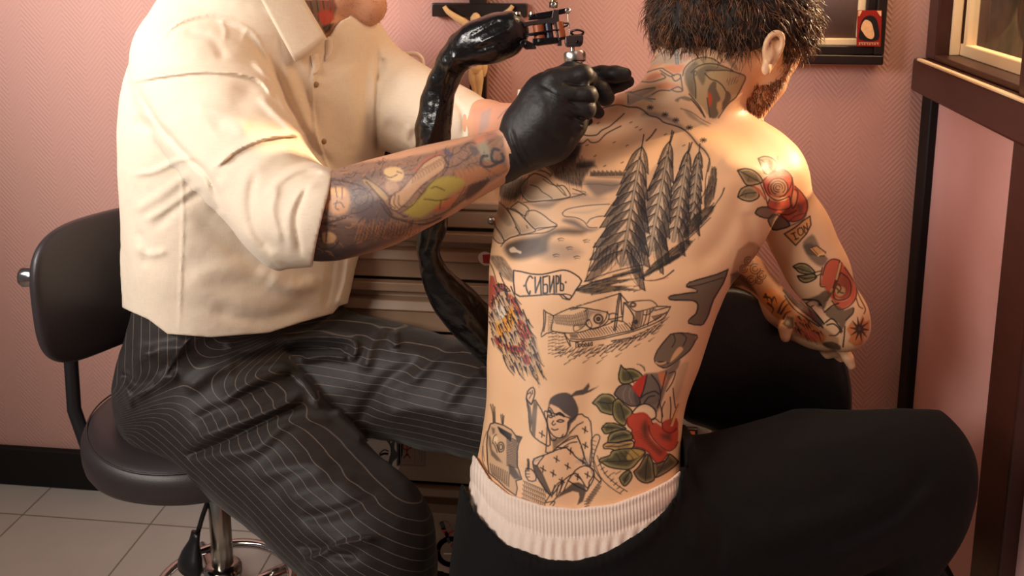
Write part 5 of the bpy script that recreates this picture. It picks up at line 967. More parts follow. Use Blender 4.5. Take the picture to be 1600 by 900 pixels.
# far forearm and neck
K.fill([(735,168),(770,160),(812,158),(820,180),(800,200),(760,225),(740,230)], rgb(206, 140, 120), .5, 6, 1); K.fill([(750,175),(770,165),(765,200),(745,215)], rgb(150, 146, 146), .55, 5, 1); K.lines([[(778,185),(790,172),(800,166)], [(785,190),(796,178)]], 1.4, rgb(96, 96, 104), .6)
K.fill([(452,-10),(520,-10),(528,12),(522,30),(512,42),(506,52),(496,38),(480,14)], rgb(70, 60, 56), .72, 4, 1)
for i in range(10): K.line([(468+i*5, -8), (472+i*5, 6+i*2), (478+i*4, 18+i*3)], 1.5, rgb(42, 38, 40) if i % 2 else rgb(120, 104, 88), .75)
K.fill([(494,20),(506,14),(520,16),(524,30),(512,42),(502,38)], rgb(198, 62, 44), .8, 3, 1); [K.line([(500+i*5, 28), (503+i*6, 12), (500+i*7, -4)], 1.8, rgb(190, 70, 52), .8) for i in range(4)]
K.fill([(503,42),(512,38),(522,36),(516,48),(508,54)], rgb(30, 24, 26), .85, 1.5, 1)
K = K2
# ---------------------------------------------------------------- people: materials
def skin_mat(name, col, var=.06):
    m, N, b = base_mat(name); tc = N.new('ShaderNodeTexCoord')
    no = N.new('ShaderNodeTexNoise', i_Scale=14.0, i_Detail=6.0); N.link(tc.outputs['Object'], no.inputs[0])
    mr = N.new('ShaderNodeMapRange', i_3=1-var, i_4=1+var); N.link(no.outputs[0], mr.inputs[0])
    vs = N.new('ShaderNodeVectorMath', operation='SCALE'); vs.inputs[0].default_value = col[:3]; N.link(mr.outputs[0], vs.inputs['Scale'])
    at = N.new('ShaderNodeAttribute', attribute_name='ink'); mx = N.new('ShaderNodeMix', data_type='RGBA')
    N.link(at.outputs['Alpha'], mx.inputs[0]); N.link(vs.outputs[0], mx.inputs[6]); N.link(at.outputs['Color'], mx.inputs[7]); N.link(mx.outputs[2], b.inputs['Base Color'])
    b.inputs['Roughness'].default_value = .46; b.inputs['Specular IOR Level'].default_value = .4
    b.inputs['Subsurface Weight'].default_value = .05; b.inputs['Subsurface Radius'].default_value = (.006, .002, .001); b.inputs['Subsurface Scale'].default_value = 1
    n2 = N.new('ShaderNodeTexNoise', i_Scale=420.0, i_Detail=3.0); N.link(tc.outputs['Object'], n2.inputs[0])
    bp = N.new('ShaderNodeBump', i_Strength=.18, i_Distance=.0006); N.link(n2.outputs[0], bp.inputs['Height']); N.link(bp.outputs[0], b.inputs['Normal'])
    return m
M_skin = skin_mat('tattooed_skin', rgb(232, 184, 142)); M_skin2 = skin_mat('tattooist_skin', rgb(208, 154, 122))
def hair_mat(name, c1, c2, rough=.38):
    m, N, b = base_mat(name); tc = N.new('ShaderNodeTexCoord'); no = N.new('ShaderNodeTexNoise', i_Scale=70.0, i_Detail=3.0); N.link(tc.outputs['Object'], no.inputs[0])
    cr = N.new('ShaderNodeValToRGB'); cr.color_ramp.elements[0].color = c1; cr.color_ramp.elements[1].color = c2; cr.color_ramp.elements[0].position = .4; cr.color_ramp.elements[1].position = .68
    N.link(no.outputs[0], cr.inputs[0]); N.link(cr.outputs[0], b.inputs['Base Color']); b.inputs['Roughness'].default_value = rough; b.inputs['Specular IOR Level'].default_value = .5
    return m
M_hair = hair_mat('brown_hair', rgb(50, 29, 20), rgb(136, 88, 54)); M_beard = hair_mat('ginger_beard', rgb(92, 46, 20), rgb(186, 112, 62))
def cloth_mat(name, col, weave=900, bump=.25, rough=.8, var=.05, sheen=.15, big=18, spec=.25):
    m, N, b = base_mat(name); tc = N.new('ShaderNodeTexCoord')
    w1 = N.new('ShaderNodeTexNoise', i_Scale=1.0, i_Detail=2.0); mp = N.new('ShaderNodeMapping'); mp.inputs['Scale'].default_value = (weave*.08, weave*.08, weave); N.link(tc.outputs['Object'], mp.inputs[0]); N.link(mp.outputs[0], w1.inputs[0])
    w2 = N.new('ShaderNodeTexNoise', i_Scale=1.0, i_Detail=2.0); m2 = N.new('ShaderNodeMapping'); m2.inputs['Scale'].default_value = (weave, weave, weave*.08); N.link(tc.outputs['Object'], m2.inputs[0]); N.link(m2.outputs[0], w2.inputs[0])
    ad = N.new('ShaderNodeMath', operation='ADD'); N.link(w1.outputs[0], ad.inputs[0]); N.link(w2.outputs[0], ad.inputs[1])
    mr = N.new('ShaderNodeMapRange', i_1=.6, i_2=1.4, i_3=1-var*2, i_4=1+var*2); N.link(ad.outputs[0], mr.inputs[0])
    vs = N.new('ShaderNodeVectorMath', operation='SCALE'); vs.inputs[0].default_value = col[:3]; N.link(mr.outputs[0], vs.inputs['Scale']); N.link(vs.outputs[0], b.inputs['Base Color'])
    nb = N.new('ShaderNodeTexNoise', i_Scale=float(big), i_Detail=5.0); N.link(tc.outputs['Object'], nb.inputs[0])
    hm_ = N.new('ShaderNodeMath', operation='MULTIPLY_ADD'); hm_.inputs[1].default_value = .12; N.link(ad.outputs[0], hm_.inputs[0]); N.link(nb.outputs[0], hm_.inputs[2])
    bp = N.new('ShaderNodeBump', i_Strength=bump, i_Distance=.006); N.link(hm_.outputs[0], bp.inputs['Height']); N.link(bp.outputs[0], b.inputs['Normal'])
    b.inputs['Roughness'].default_value = rough; b.inputs['Sheen Weight'].default_value = sheen; b.inputs['Specular IOR Level'].default_value = spec
    return m, N, b, vs
M_shirt = cloth_mat('cream_cotton_shirt', rgb(226, 208, 186), 900, .22, .75, .03)[0]
M_pants = cloth_mat('black_jersey', rgb(13, 11, 13), 1500, .2, .85, .15, .02, 14, .2)[0]
M_boxer = cloth_mat('white_cotton_boxers', rgb(236, 214, 200), 1200, .3, .8, .03)[0]
M_glove = mat('black_nitrile_glove', rgb(26, 21, 22), .52, bump=.4, bscale=220, spec=.45, var=.05, bdist=.001)
def strands(name, roots, dirs, length, r0, m, parent, seg=6, curl=.3, grav=(0, 0, -1), seed=1, taper=.15, clump=0):
    """Hair: many thin tapered locks; roots and directions in the camera-aligned frame."""
    R_ = np.random.default_rng(seed); n = len(roots); V = []; Q = []; P = roots.copy(); D = dirs/np.linalg.norm(dirs, axis=1)[:, None]
    L = length*R_.uniform(.65, 1.25, n); side = np.cross(D, R_.normal(size=(n, 3))); side /= np.linalg.norm(side, axis=1)[:, None]; up = np.cross(D, side)
    ph = R_.uniform(0, 6.28, n) if not clump else (vnoise(roots, clump, 5)+.25*R_.normal(size=n))*7; am = R_.uniform(.3, 1, n)*curl; g = np.asarray(grav, float); rings = []
    for i in range(seg+1):
        t = i/seg; rad = (r0*R_.uniform(.8, 1.2, n)*(1-t*(1-taper)))[:, None]
        rings.append(np.stack([P+rad*(cos(a)*side+sin(a)*up) for a in (0, 2.09, 4.19)], 1))
        W_ = np.sin(ph+t*5)[:, None]*side*am[:, None]+np.cos(ph*1.7+t*4)[:, None]*up*am[:, None]
        D2 = D+W_+g*.35*t; D2 /= np.linalg.norm(D2, axis=1)[:, None]; P = P+D2*(L/seg)[:, None]
    V = np.stack(rings, 1).reshape(-1, 3); k = np.arange(n)[:, None]*((seg+1)*3)
    for i in range(seg):
        for j in range(3): Q.append(np.stack([k[:, 0]+i*3+j, k[:, 0]+i*3+(j+1) % 3, k[:, 0]+(i+1)*3+(j+1) % 3, k[:, 0]+(i+1)*3+j], 1))
    return V, np.concatenate(Q)
# ---------------------------------------------------------------- the client
cl = thing('person', 'shirtless man with a heavily tattooed back, leaning forward over the black chair back', 'person', (W(900, 870, 1.24)[0], W(900, 870, 1.24)[1], 0))
TORSO = [(172, 990, 1140, 1.365, .045), (200, 905, 1195, 1.36, .075), (235, 842, 1222, 1.345, .10), (280, 793, 1232, 1.33, .115), (330, 776, 1210, 1.32, .12), (385, 768, 1176, 1.305, .12), (430, 764, 1141, 1.29, .12),
         (490, 763, 1113, 1.28, .115), (560, 761, 1090, 1.265, .11), (620, 760, 1068, 1.255, .11), (680, 752, 1060, 1.245, .115), (740, 742, 1060, 1.235, .12), (800, 734, 1066, 1.23, .13), (900, 724, 1085, 1.22, .14), (970, 740, 1070, 1.22, .12)]
RLEG = [(990, 860, 1.25, 118), (1130, 822, 1.265, 106), (1290, 765, 1.29, 96), (1412, 722, 1.305, 82)]
RSHIN = [(1412, 722, 1.305, 82), (1400, 790, 1.32, 78), (1350, 900, 1.36, 68), (1300, 1060, 1.42, 52), (1285, 1150, 1.44, 45)]
LLEG = [(850, 870, 1.25, 100), (920, 770, 1.40, 80), (965, 705, 1.48, 64)]; LSHIN = [(965, 705, 1.48, 64), (960, 860, 1.48, 50), (950, 1030, 1.45, 38)]
def client_base(S, off=0):
    S.stack(TORSO, .02, 2.45, off=off); return S
def client_legs(S, off=0, sc=1.):
    S.chain([(a, b_, c, r*sc) for a, b_, c, r in RLEG], .05, off, 3).chain([(a, b_, c, r*sc) for a, b_, c, r in RSHIN], .03, off, 3)
    S.chain([(a, b_, c, r*sc) for a, b_, c, r in LLEG], .04, off, 3).chain([(a, b_, c, r*sc) for a, b_, c, r in LSHIN], .03, off, 3); return S
S = client_base(Solid()); client_legs(S, 0, .80)
S.cone((1300, 1150, 1.44), (1300, 1240, 1.36), 36, 26, .03).cone((950, 1040, 1.45), (950, 1075, 1.38), 30, 24, .03)
# neck, trapezius, skull, jaw
S.chain([(1062, 205, 1.365, 62), (1084, 150, 1.36, 66), (1106, 90, 1.355, 72), (1130, 50, 1.355, 78)], .03)
S.chain([(1050, 165, 1.36, 38), (960, 205, 1.365, 36), (865, 268, 1.365, 40)], .05); S.chain([(1100, 190, 1.355, 30), (1160, 232, 1.35, 32), (1205, 270, 1.345, 40)], .045)
S.ell((1146, 16, 1.345), (112, 92, 84), .02, rot=(-14, 0, 0)); S.ell((1188, 62, 1.352), (66, 48, 66), .03)
S.chain([(1195, 85, 1.362, 45), (1188, 125, 1.372, 36), (1172, 158, 1.375, 27), (1166, 176, 1.38, 22)], .02)
S.ell((1233, 116, 1.405), (9, 10, 14), .012); S.ell((1225, 98, 1.37), (18, 16, 24), .015); S.ell((1212, 150, 1.41), (10, 9, 12), .012)
# ear
S.cone((1199, 88, 1.30), (1203, 84, 1.268), 10, 10, .012); S.ell((1206, 82, 1.270), (13, 31, 4.5), .004, rot=(-14, 0, 0)); S.chain([(1198, 96, 1.268, 3), (1195, 80, 1.263, 3.8), (1199, 63, 1.260, 4), (1209, 52, 1.259, 4.2), (1219, 53, 1.260, 4), (1223, 63, 1.262, 3.6), (1220, 78, 1.265, 3.2), (1212, 92, 1.267, 3)], .003, 0, 3); S.chain([(1206, 64, 1.265, 2.6), (1204, 80, 1.263, 3), (1203, 94, 1.264, 3.4)], .003); S.ell((1197, 108, 1.265), (7.5, 10, 5.5), .005)
# shoulders and arms
S.ell((1203, 282, 1.345), (48, 56, 52), .04, rot=(20, 0, 0)); S.ell((845, 285, 1.37), (50, 54, 50), .04)
S.chain([(1206, 285, 1.35, 47), (1243, 350, 1.355, 45), (1280, 425, 1.36, 42.5), (1312, 490, 1.365, 38), (1318, 512, 1.37, 35)], .018)
S.ell((1262, 395, 1.345), (40, 62, 42), .03, rot=(28, 0, 0))
S.chain([(1318, 508, 1.37, 35), (1290, 512, 1.41, 32), (1240, 500, 1.47, 26), (1200, 485, 1.52, 20)], .015); S.cone((1200, 485, 1.52), (1180, 470, 1.58), 20, 14, .01)
S.chain([(850, 285, 1.38, 45), (930, 380, 1.50, 40), (1010, 405, 1.60, 34)], .03)
S.chain([(1010, 405, 1.60, 34), (1100, 400, 1.54, 32), (1165, 428, 1.485, 30), (1215, 480, 1.45, 25), (1245, 508, 1.435, 22), (1268, 520, 1.43, 23)], .012)
S.ell((1285, 530, 1.425), (26, 16, 14), .01, rot=(-20, 0, 0))
for f in ([(1232, 498, 1.43, 10), (1227, 514, 1.415, 9.5), (1227, 527, 1.41, 8)], [(1300, 532, 1.42, 10), (1316, 544, 1.41, 9), (1325, 560, 1.405, 8.2), (1330, 572, 1.405, 7)], [(1295, 538, 1.425, 9), (1306, 548, 1.43, 8.5), (1312, 560, 1.44, 7.5)], [(1285, 540, 1.43, 9), (1292, 552, 1.44, 8), (1296, 562, 1.45, 7)]):
    S.chain(f, .006)
# muscles of the back
S.ell((1110, 320, 1.262), (70, 95, 40), .035, rot=(10, 0, 0)); S.ell((900, 320, 1.268), (80, 100, 40), .035)
S.ridge([(1072, 175), (1040, 250), (1000, 360), (960, 470), (925, 600), (905, 720), (897, 800)], 20, -3.0, wr=(0, 1.33))
S.ridge([(1165, 275), (1150, 330), (1120, 385), (1085, 410)], 16, -3.0, wr=(0, 1.33)); S.ridge([(1125, 250), (1165, 262), (1200, 262)], 14, 2.5, wr=(0, 1.33))
S.ridge([(1180, 395), (1172, 360), (1168, 330)], 12, -2.5, wr=(0, 1.36)); S.ridge([(830, 590), (900, 610), (1000, 600)], 16, -1.2, wr=(0, 1.3)); S.ridge([(985, 640), (975, 740)], 26, 2.5, wr=(0, 1.3)); S.ridge([(850, 640), (840, 740)], 26, 2.0, wr=(0, 1.3))
S.noise(.05, .8, 3).noise(.02, .25, 5)
V, Q = S.mesh(.0030*QUAL); V, Q = biggest(V, Q); CLIENT = S
def facing(V, Q):
    n = np.cross(V[Q[:, 2]]-V[Q[:, 0]], V[Q[:, 3]]-V[Q[:, 1]]); c = V[Q].mean(1); n /= np.linalg.norm(n, axis=1)[:, None]+1e-12; return -(n*c).sum(1)/np.linalg.norm(c, axis=1)
def vfacing(V, Q):
    n = np.cross(V[Q[:, 2]]-V[Q[:, 0]], V[Q[:, 3]]-V[Q[:, 1]]); a = np.zeros_like(V)
    for i in range(4): np.add.at(a, Q[:, i], n)
    a /= np.linalg.norm(a, axis=1)[:, None]+1e-12; return -(a*V).sum(1)/np.linalg.norm(V, axis=1)
def ink_mesh(name, V, Q, m, parent, canvas, box, wmax, levels=2):
    """Body surface, refined where it is tattooed; the tattoo colours ride on the surface points."""
    ng = []
    for lv in range(levels):
        c = V[Q].mean(1); px, py = pxy(c); fc = facing(V, Q)
        mk_ = (fc > .02) & (px > box[0]) & (px < box[2]) & (py > box[1]) & (py < box[3]) & (c[:, 2] < wmax(px, py))
        if ng and lv: pass
        a_ = canvas_at(canvas, px, py, 1)[:, 3]; mk_ &= a_ > .004
        if lv == 0: V, Q, ng = split_faces(V, Q, mk_)
        else:
            # only refine faces untouched by the n-gon rim of the first pass
            rim = np.zeros(len(V), bool); 
            for g in ng: rim[g] = True
            mk_ &= ~rim[Q].any(1); V, Q, ng2 = split_faces(V, Q, mk_); ng = ng+ng2
    fv = vfacing(V, Q); px, py = pxy(V); I = canvas_at(canvas, px, py)
    f_ = ease(fv, -.02, .10)*(V[:, 2] < wmax(px, py)); I[:, 3] *= f_
    return mesh_obj(name, V, Q, m, parent, ng, {'ink': ('FLOAT_COLOR', I)})
ink_mesh('body', V, Q, M_skin, cl, CAN_C, (740, 60, 1380, 800), lambda px, py: np.where(px > 1140, 1.52, 1.42))

# boxers: gathered waistband and cloth below it
def yb_top(px): return np.interp(px, [700, 735, 745, 765, 795, 850, 900, 960, 1010, 1045, 1062, 1100], [704, 706, 716, 748, 772, 790, 794, 787, 768, 750, 736, 720])
def yb_bot(px): return np.interp(px, [700, 727, 740, 790, 850, 900, 950, 1000, 1035, 1058, 1100], [740, 762, 800, 852, 874, 878, 862, 832, 802, 772, 750])
def clipy(lo_f, hi_f, wlim=9):
    def f(Q, px, py, d):
        s = Q[:, 2]/F; a = (lo_f(px)-py)*s if lo_f else -9.; b_ = (py-hi_f(px))*s if hi_f else -9.
        return np.maximum(d, np.maximum(a, b_))
    return f
S = Solid().stack([(r[0], r[1], r[2]+(2 if r[0] > 640 else 0))+r[3:] for r in TORSO if r[0] > 540], .02, 2.45, off=.0055)
def gathers(Q, px, py, d):
    a = (px-880)/170; t = np.clip((py-yb_top(px)-44)/20, 0, 1); ph = px*.36+vnoise(Q, .03, 9)*2.2+(py*.05)
    band = np.clip((py-yb_top(px)-2)/5, 0, 1); b2 = (py-yb_top(px))
    return d - t*.0022*np.sin(ph)*(.5+.5*vnoise(Q, .05, 4)) - .0018*np.exp(-((b2-24)/11)**2) - .0015*np.exp(-((b2-5)/5)**2) + .0014*np.exp(-((b2-44)/3)**2)
S.fn(gathers).fn(clipy(yb_top, lambda x: yb_bot(x)+12))
V, Q = S.mesh(.0022*QUAL)
rib, N, b, vs = cloth_mat('ribbed_white_elastic', rgb(238, 216, 202), 1200, .3, .8, .03)
at = N.new('ShaderNodeAttribute', attribute_name='rib'); wv = N.new('ShaderNodeMath', operation='SINE'); N.link(at.outputs['Fac'], wv.inputs[0])
am = N.new('ShaderNodeAttribute', attribute_name='band'); mu = N.new('ShaderNodeMath', operation='MULTIPLY'); N.link(wv.outputs[0], mu.inputs[0]); N.link(am.outputs['Fac'], mu.inputs[1])
b2 = N.new('ShaderNodeBump', i_Strength=.42, i_Distance=.0012); N.link(mu.outputs[0], b2.inputs['Height']); oldn = b.inputs['Normal'].links[0].from_socket; N.link(oldn, b2.inputs['Normal']); N.link(b2.outputs[0], b.inputs['Normal'])
px, py = pxy(V); bt = py-yb_top(px)
mesh_obj('boxer_shorts', V, Q, rib, cl, attrs={'rib': ('FLOAT', V[:, 0]*2*pi/.0042+.6*np.sin(V[:, 1]*90)), 'band': ('FLOAT', ease(bt, 2, 6)*(1-ease(bt, 44, 52)))})
# trousers
S = Solid().stack([(r[0], r[1]-8, r[2]+6)+r[3:] for r in TORSO if r[0] > 640], .02, 2.45, off=.010); client_legs(S, .006)
S.fn(clipy(lambda x: np.where(x < 1062, yb_bot(x), 640.), None))
S.ridge([(1070, 720), (1100, 790), (1125, 830), (1120, 900)], 10, -4).ridge([(1060, 745), (1085, 800), (1090, 870)], 12, 4).ridge([(1180, 880), (1280, 850), (1400, 800), (1450, 730)], 16, -5, wr=(0, 1.35)).ridge([(1300, 880), (1390, 830), (1460, 760)], 16, 4, wr=(0, 1.35))
S.ridge([(780, 860), (850, 890), (930, 885), (1000, 850), (1050, 800)], 7, 3.5).ridge([(1200, 700), (1300, 690), (1400, 660)], 22, 3).ridge([(1150, 800), (1250, 790), (1360, 750)], 25, -3, wr=(0, 1.3)).noise(.06, 2.0, 3).noise(.025, .7, 6)
def gath2(Q, px, py, d): t = np.exp(-((py-yb_bot(px)-14)/22)**2)*(px < 1070); return d-.0016*t*np.sin(px*.55+vnoise(Q, .03, 8)*3+py*.1)
S.fn(gath2); V, Q = S.mesh(.0045*QUAL); mesh_obj('trousers', V, Q, M_pants, cl)

# hair: a cap that follows the skull and locks combed back over it
H0 = C(1146, 14, 1.345); HR = np.array([116, 98, 90])*1.345/F; a = radians(-14); HM = np.array([[cos(a), -sin(a), 0], [sin(a), cos(a), 0], [0, 0, 1]])
def hairzone(px): # below this py there is no hair (outline of the nape, round the ear, the temple)
    return np.interp(px, [1015, 1040, 1075, 1110, 1150, 1175, 1188, 1197, 1215, 1226, 1240, 1262, 1300], [64, 74, 82, 84, 82, 79, 73, 58, 47, 92, 88, 72, 58])
S = Solid().ell((1142, 10, 1.345), (121, 108, 93), .02, rot=(-10, 0, 0)).ell((1080, 38, 1.345), (56, 52, 74), .03).ell((1150, 50, 1.33), (60, 50, 70), .03).ell((1222, 40, 1.345), (42, 46, 70), .03)
S.fn(clipy(None, hairzone)).noise(.022, 4.5, 2).noise(.010, 1.6, 4); V, Q = S.mesh(.003*QUAL); V, Q = biggest(V, Q)
cap = mesh_obj('hair', V, Q, hair_mat('dark_hair_base', rgb(22, 13, 9), rgb(48, 28, 18), .75), cl)
fv = vfacing(V, Q); px, py = pxy(V); wgt = (py < hairzone(px)-2) & (V[:, 2] < 1.43) & ~((px > 1178) & (px < 1228) & (py > 32))
R_ = np.random.default_rng(5); pool = np.where(wgt)[0]; pk = R_.choice(pool, 9000); P = V[pk]+R_.normal(size=(9000, 3))*.001; n_ = (P-H0)@HM/HR**2; n_ = n_@HM.T; n_ /= np.linalg.norm(n_, axis=1)[:, None]
px, py = pxy(P); t = np.clip((px-1030)/240, 0, 1)[:, None]
flow = np.array([-.18, -1., .0])*(1-t)+np.array([.25, -.75, .35])*t; flow = flow+R_.normal(size=P.shape)*.14+np.stack([vnoise(P, .022, 1), vnoise(P, .022, 2)*.4, vnoise(P, .022, 3)], 1)*.7; flow -= n_*(flow*n_).sum(1)[:, None]; flow /= np.linalg.norm(flow, axis=1)[:, None]
Vh, Qh = strands('locks', P-n_*.002, flow+n_*.16+(R_.random((9000, 1)) < .15)*n_*.4, .034, .00085, M_hair, cap, 8, .62, (0, -.25, 0), 3, clump=.018)
mesh_obj('hair_locks', Vh, Qh, M_hair, cap)
# beard along the jaw
Vb, Qb = CLIENT.mesh(.0045, clip=(np.array([C(1100, 0, 1.36)[0], C(0, 215, 1.36)[1], 1.25]), np.array([C(1260, 0, 1.36)[0], C(0, 70, 1.36)[1], 1.5])))
px, py = pxy(Vb); sd = (px-1222)*(200-100)-(py-100)*(1130-1222)     # right of the jaw line ear-chin
inb = (px > np.interp(py, [95, 115, 140, 165, 190, 205], [1208, 1196, 1178, 1156, 1128, 1130])) & (py > 98) & (py < 204) & (Vb[:, 2] > 1.33+0*py) & ~((py > 186) & (px > 1178)) & (px < np.interp(py, [95, 125, 160, 190], [1242, 1226, 1205, 1182]))
pool = np.where(inb)[0]; pk = R_.choice(pool, 4200); P = Vb[pk]+R_.normal(size=(4200, 3))*.0015; c0 = C(1165, 130, 1.385); n_ = P-c0; n_ /= np.linalg.norm(n_, axis=1)[:, None]
Vh, Qh = strands('beard', P-n_*.001, n_*.5+np.array([-.35, -.9, .1])+R_.normal(size=P.shape)*.3, .0085, .00045, M_beard, cl, 4, .3, (0, -1, 0), 4)
mesh_obj('beard', Vh, Qh, M_beard, cl)
# ---------------------------------------------------------------- the tattooist
ar = thing('person', 'tattooist in a cream shirt and pinstriped trousers, sitting on the stool with black gloves on', 'person', (W(340, 600, 1.62)[0], W(340, 600, 1.62)[1], 0))
YW_ = radians(38)
AT = [(-12, 300, 548, 1.57, .09, YW_), (15, 268, 568, 1.57, .12, YW_), (50, 240, 590, 1.57, .135, YW_), (100, 214, 597, 1.57, .14, YW_), (160, 200, 597, 1.57, .145, YW_), (230, 198, 593, 1.57, .145, YW_), (300, 200, 581, 1.575, .145, YW_),
      (370, 203, 562, 1.58, .145, YW_), (430, 205, 546, 1.585, .145, YW_), (490, 208, 533, 1.59, .145, YW_), (540, 206, 530, 1.60, .14, YW_)]
PEL = [(430, 222, 520, 1.595, .12, YW_), (480, 214, 525, 1.60, .128, YW_), (520, 205, 535, 1.61, .134, YW_), (570, 196, 545, 1.62, .135, YW_), (610, 192, 540, 1.63, .135, YW_), (650, 200, 520, 1.64, .12, YW_), (672, 230, 480, 1.645, .08, YW_)]
NTH = [(285, 590, 1.60, 88), (358, 642, 1.55, 99), (440, 716, 1.48, 91), (518, 790, 1.41, 84), (580, 846, 1.365, 86)]; NSH = [(582, 842, 1.365, 86), (590, 905, 1.375, 78), (585, 1010, 1.42, 62), (560, 1160, 1.46, 46)]
FTH = [(440, 575, 1.66, 78), (540, 582, 1.62, 78), (650, 604, 1.56, 73), (745, 628, 1.51, 69), (815, 650, 1.475, 62)]; FSH = [(815, 650, 1.475, 62), (825, 780, 1.48, 50), (835, 920, 1.47, 44), (835, 1010, 1.47, 38)]
def near_hand(S, off=0):
    S.chain([(790, 243, 1.205, 31), (835, 208, 1.195, 42), (862, 176, 1.185, 42), (882, 150, 1.18, 34)], .02, off)
    S.chain([(815, 245, 1.205, 24), (865, 222, 1.20, 25), (898, 196, 1.19, 18)], .02, off); S.chain([(815, 190, 1.20, 26), (850, 146, 1.19, 25), (882, 124, 1.185, 18)], .02, off)
    for f in ([(868, 126, 1.172, 18), (912, 117, 1.168, 14.5), (920, 122, 1.195, 12), (903, 118, 1.222, 10)], [(872, 146, 1.162, 17), (917, 147, 1.160, 14.5), (921, 150, 1.19, 12), (900, 142, 1.215, 10)],
              [(870, 168, 1.165, 16), (915, 170, 1.165, 14.5), (918, 172, 1.19, 12), (898, 162, 1.215, 10)], [(862, 192, 1.172, 15), (900, 193, 1.172, 13), (903, 190, 1.195, 10.5), (888, 176, 1.212, 9)],
              [(828, 172, 1.205, 19), (862, 126, 1.212, 17), (893, 110, 1.214, 14), (912, 112, 1.218, 12)]): S.chain(f, .007, off)
    return S
def far_hand(S, off=0):
    S.chain([(842, 188, 1.40, 27), (872, 172, 1.345, 30), (900, 152, 1.305, 28), (915, 135, 1.285, 18)], .02, off)
    for f in ([(900, 122, 1.285, 14), (940, 116, 1.270, 13), (962, 116, 1.265, 12.5), (976, 116.5, 1.262, 11)], [(920, 146, 1.30, 11), (950, 139, 1.293, 11), (970, 131, 1.288, 10.5), (982, 127.5, 1.285, 9.5)],
              [(920, 130, 1.265, 14), (938, 142, 1.252, 15), (946, 152, 1.250, 14.5)], [(905, 160, 1.315, 13), (925, 168, 1.31, 11), (935, 176, 1.31, 9.5)], [(895, 172, 1.325, 12), (912, 184, 1.325, 10), (918, 192, 1.325, 9)]): S.chain(f, .006, off)
    return S
FOREARM = [(470, 345, 1.272, 52), (520, 338, 1.253, 60), (590, 318, 1.232, 61), (660, 291, 1.213, 52), (725, 265, 1.208, 41), (790, 240, 1.205, 32)]
FARARM = [(700, 190, 1.58, 36), (760, 194, 1.53, 34), (842, 188, 1.40, 27)]
S = Solid().stack([(r[0], r[1]+(22 if r[0] < 350 else 40), r[2]-(22 if r[0] < 350 else 40))+(r[3], r[4]-.02-(.03 if r[0] > 350 else 0), r[5]) for r in AT if r[0] > 0], .03, 2.2).stack([(r[0], r[1]+22, r[2]-22)+(r[3], r[4]-.03, r[5]) for r in PEL if r[0] > 500], .03, 2.2)
S.chain([(330, 130, 1.46, 48), (380, 240, 1.35, 48), (455, 350, 1.28, 50)], .03).chain(FOREARM, .02, 0, 3).chain([(585, 110, 1.66, 40), (650, 175, 1.62, 38), (700, 190, 1.58, 36)], .03).chain(FARARM, .02)
near_hand(S, -.0045); far_hand(S, -.004)
S.chain([(a, b_, c, r*.8) for a, b_, c, r in NTH], .04).chain([(a, b_, c, r*.7) for a, b_, c, r in NSH], .03).chain([(a, b_, c, r*.8) for a, b_, c, r in FTH], .04).chain([(a, b_, c, r*.7) for a, b_, c, r in FSH], .03)
# neck, head and face
S.chain([(470, 80, 1.57, 56), (482, 20, 1.565, 52), (492, -60, 1.56, 52)], .04).ell((492, -135, 1.56), (92, 82, 70), .03, rot=(-12, 0, 0)).ell((540, -75, 1.565), (48, 70, 50), .04, rot=(14, 0, 0))
S.chain([(500, -40, 1.53, 22), (535, -8, 1.545, 20), (570, 10, 1.57, 22)], .03).chain([(505, -40, 1.60, 22), (540, -8, 1.59, 20), (572, 10, 1.57, 22)], .03); S.ell((574, 8, 1.57), (26, 26, 24), .02)
S.chain([(578, -118, 1.565, 8), (592, -88, 1.565, 9), (600, -72, 1.565, 12)], .015); S.ell((592, -36, 1.565), (15, 7, 20), .012); S.ell((591, -24, 1.565), (14, 7, 18), .008); S.ell((603, -30, 1.565), (8, 2, 20), .003, 'd')
S.ell((572, -106, 1.535), (9, 8, 12), .01, 'd').ell((572, -106, 1.595), (9, 8, 12), .01, 'd').ell((572, -106, 1.54), (7, 7, 9), .004).ell((572, -106, 1.59), (7, 7, 9), .004)
S.ell((486, -80, 1.492), (17, 32, 8), .006, rot=(-10, 0, 0)).ell((488, -84, 1.482), (10, 22, 6), .004, 'd')
S.noise(.04, .6, 3); V, Q = S.mesh(.0032*QUAL); V, Q = biggest(V, Q); ARTIST = S
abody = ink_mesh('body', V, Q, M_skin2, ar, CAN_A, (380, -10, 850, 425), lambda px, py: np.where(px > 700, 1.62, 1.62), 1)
# short cropped hair and stubble
S = Solid().ell((486, -142, 1.56), (97, 84, 76), .02, rot=(-12, 0, 0)).fn(clipy(None, lambda x: np.interp(x, [380, 420, 470, 500, 530, 590], [-70, -62, -100, -110, -150, -165]))).noise(.012, 2, 3); V, Q = S.mesh(.004*QUAL); mesh_obj('hair', V, Q, M_hair, ar)
Vb, Qb = ARTIST.mesh(.005, clip=(np.array([C(500, 0, 1.5)[0], C(0, 50, 1.5)[1], 1.45]), np.array([C(640, 0, 1.5)[0], C(0, -60, 1.5)[1], 1.68])))
px, py = pxy(Vb); pool = np.where((py < 44) & (px > 515+.4*np.abs(py)))[0]; pk = np.random.default_rng(3).choice(pool, 1700); P = Vb[pk]; n_ = P-C(545, -25, 1.57); n_ /= np.linalg.norm(n_, axis=1)[:, None]
Vh, Qh = strands('stubble', P-n_*.001, n_+np.random.default_rng(4).normal(size=P.shape)*.35, .004, .0003, M_beard, ar, 3, .2, (0, -1, 0), 9); mesh_obj('beard', Vh, Qh, M_beard, ar)

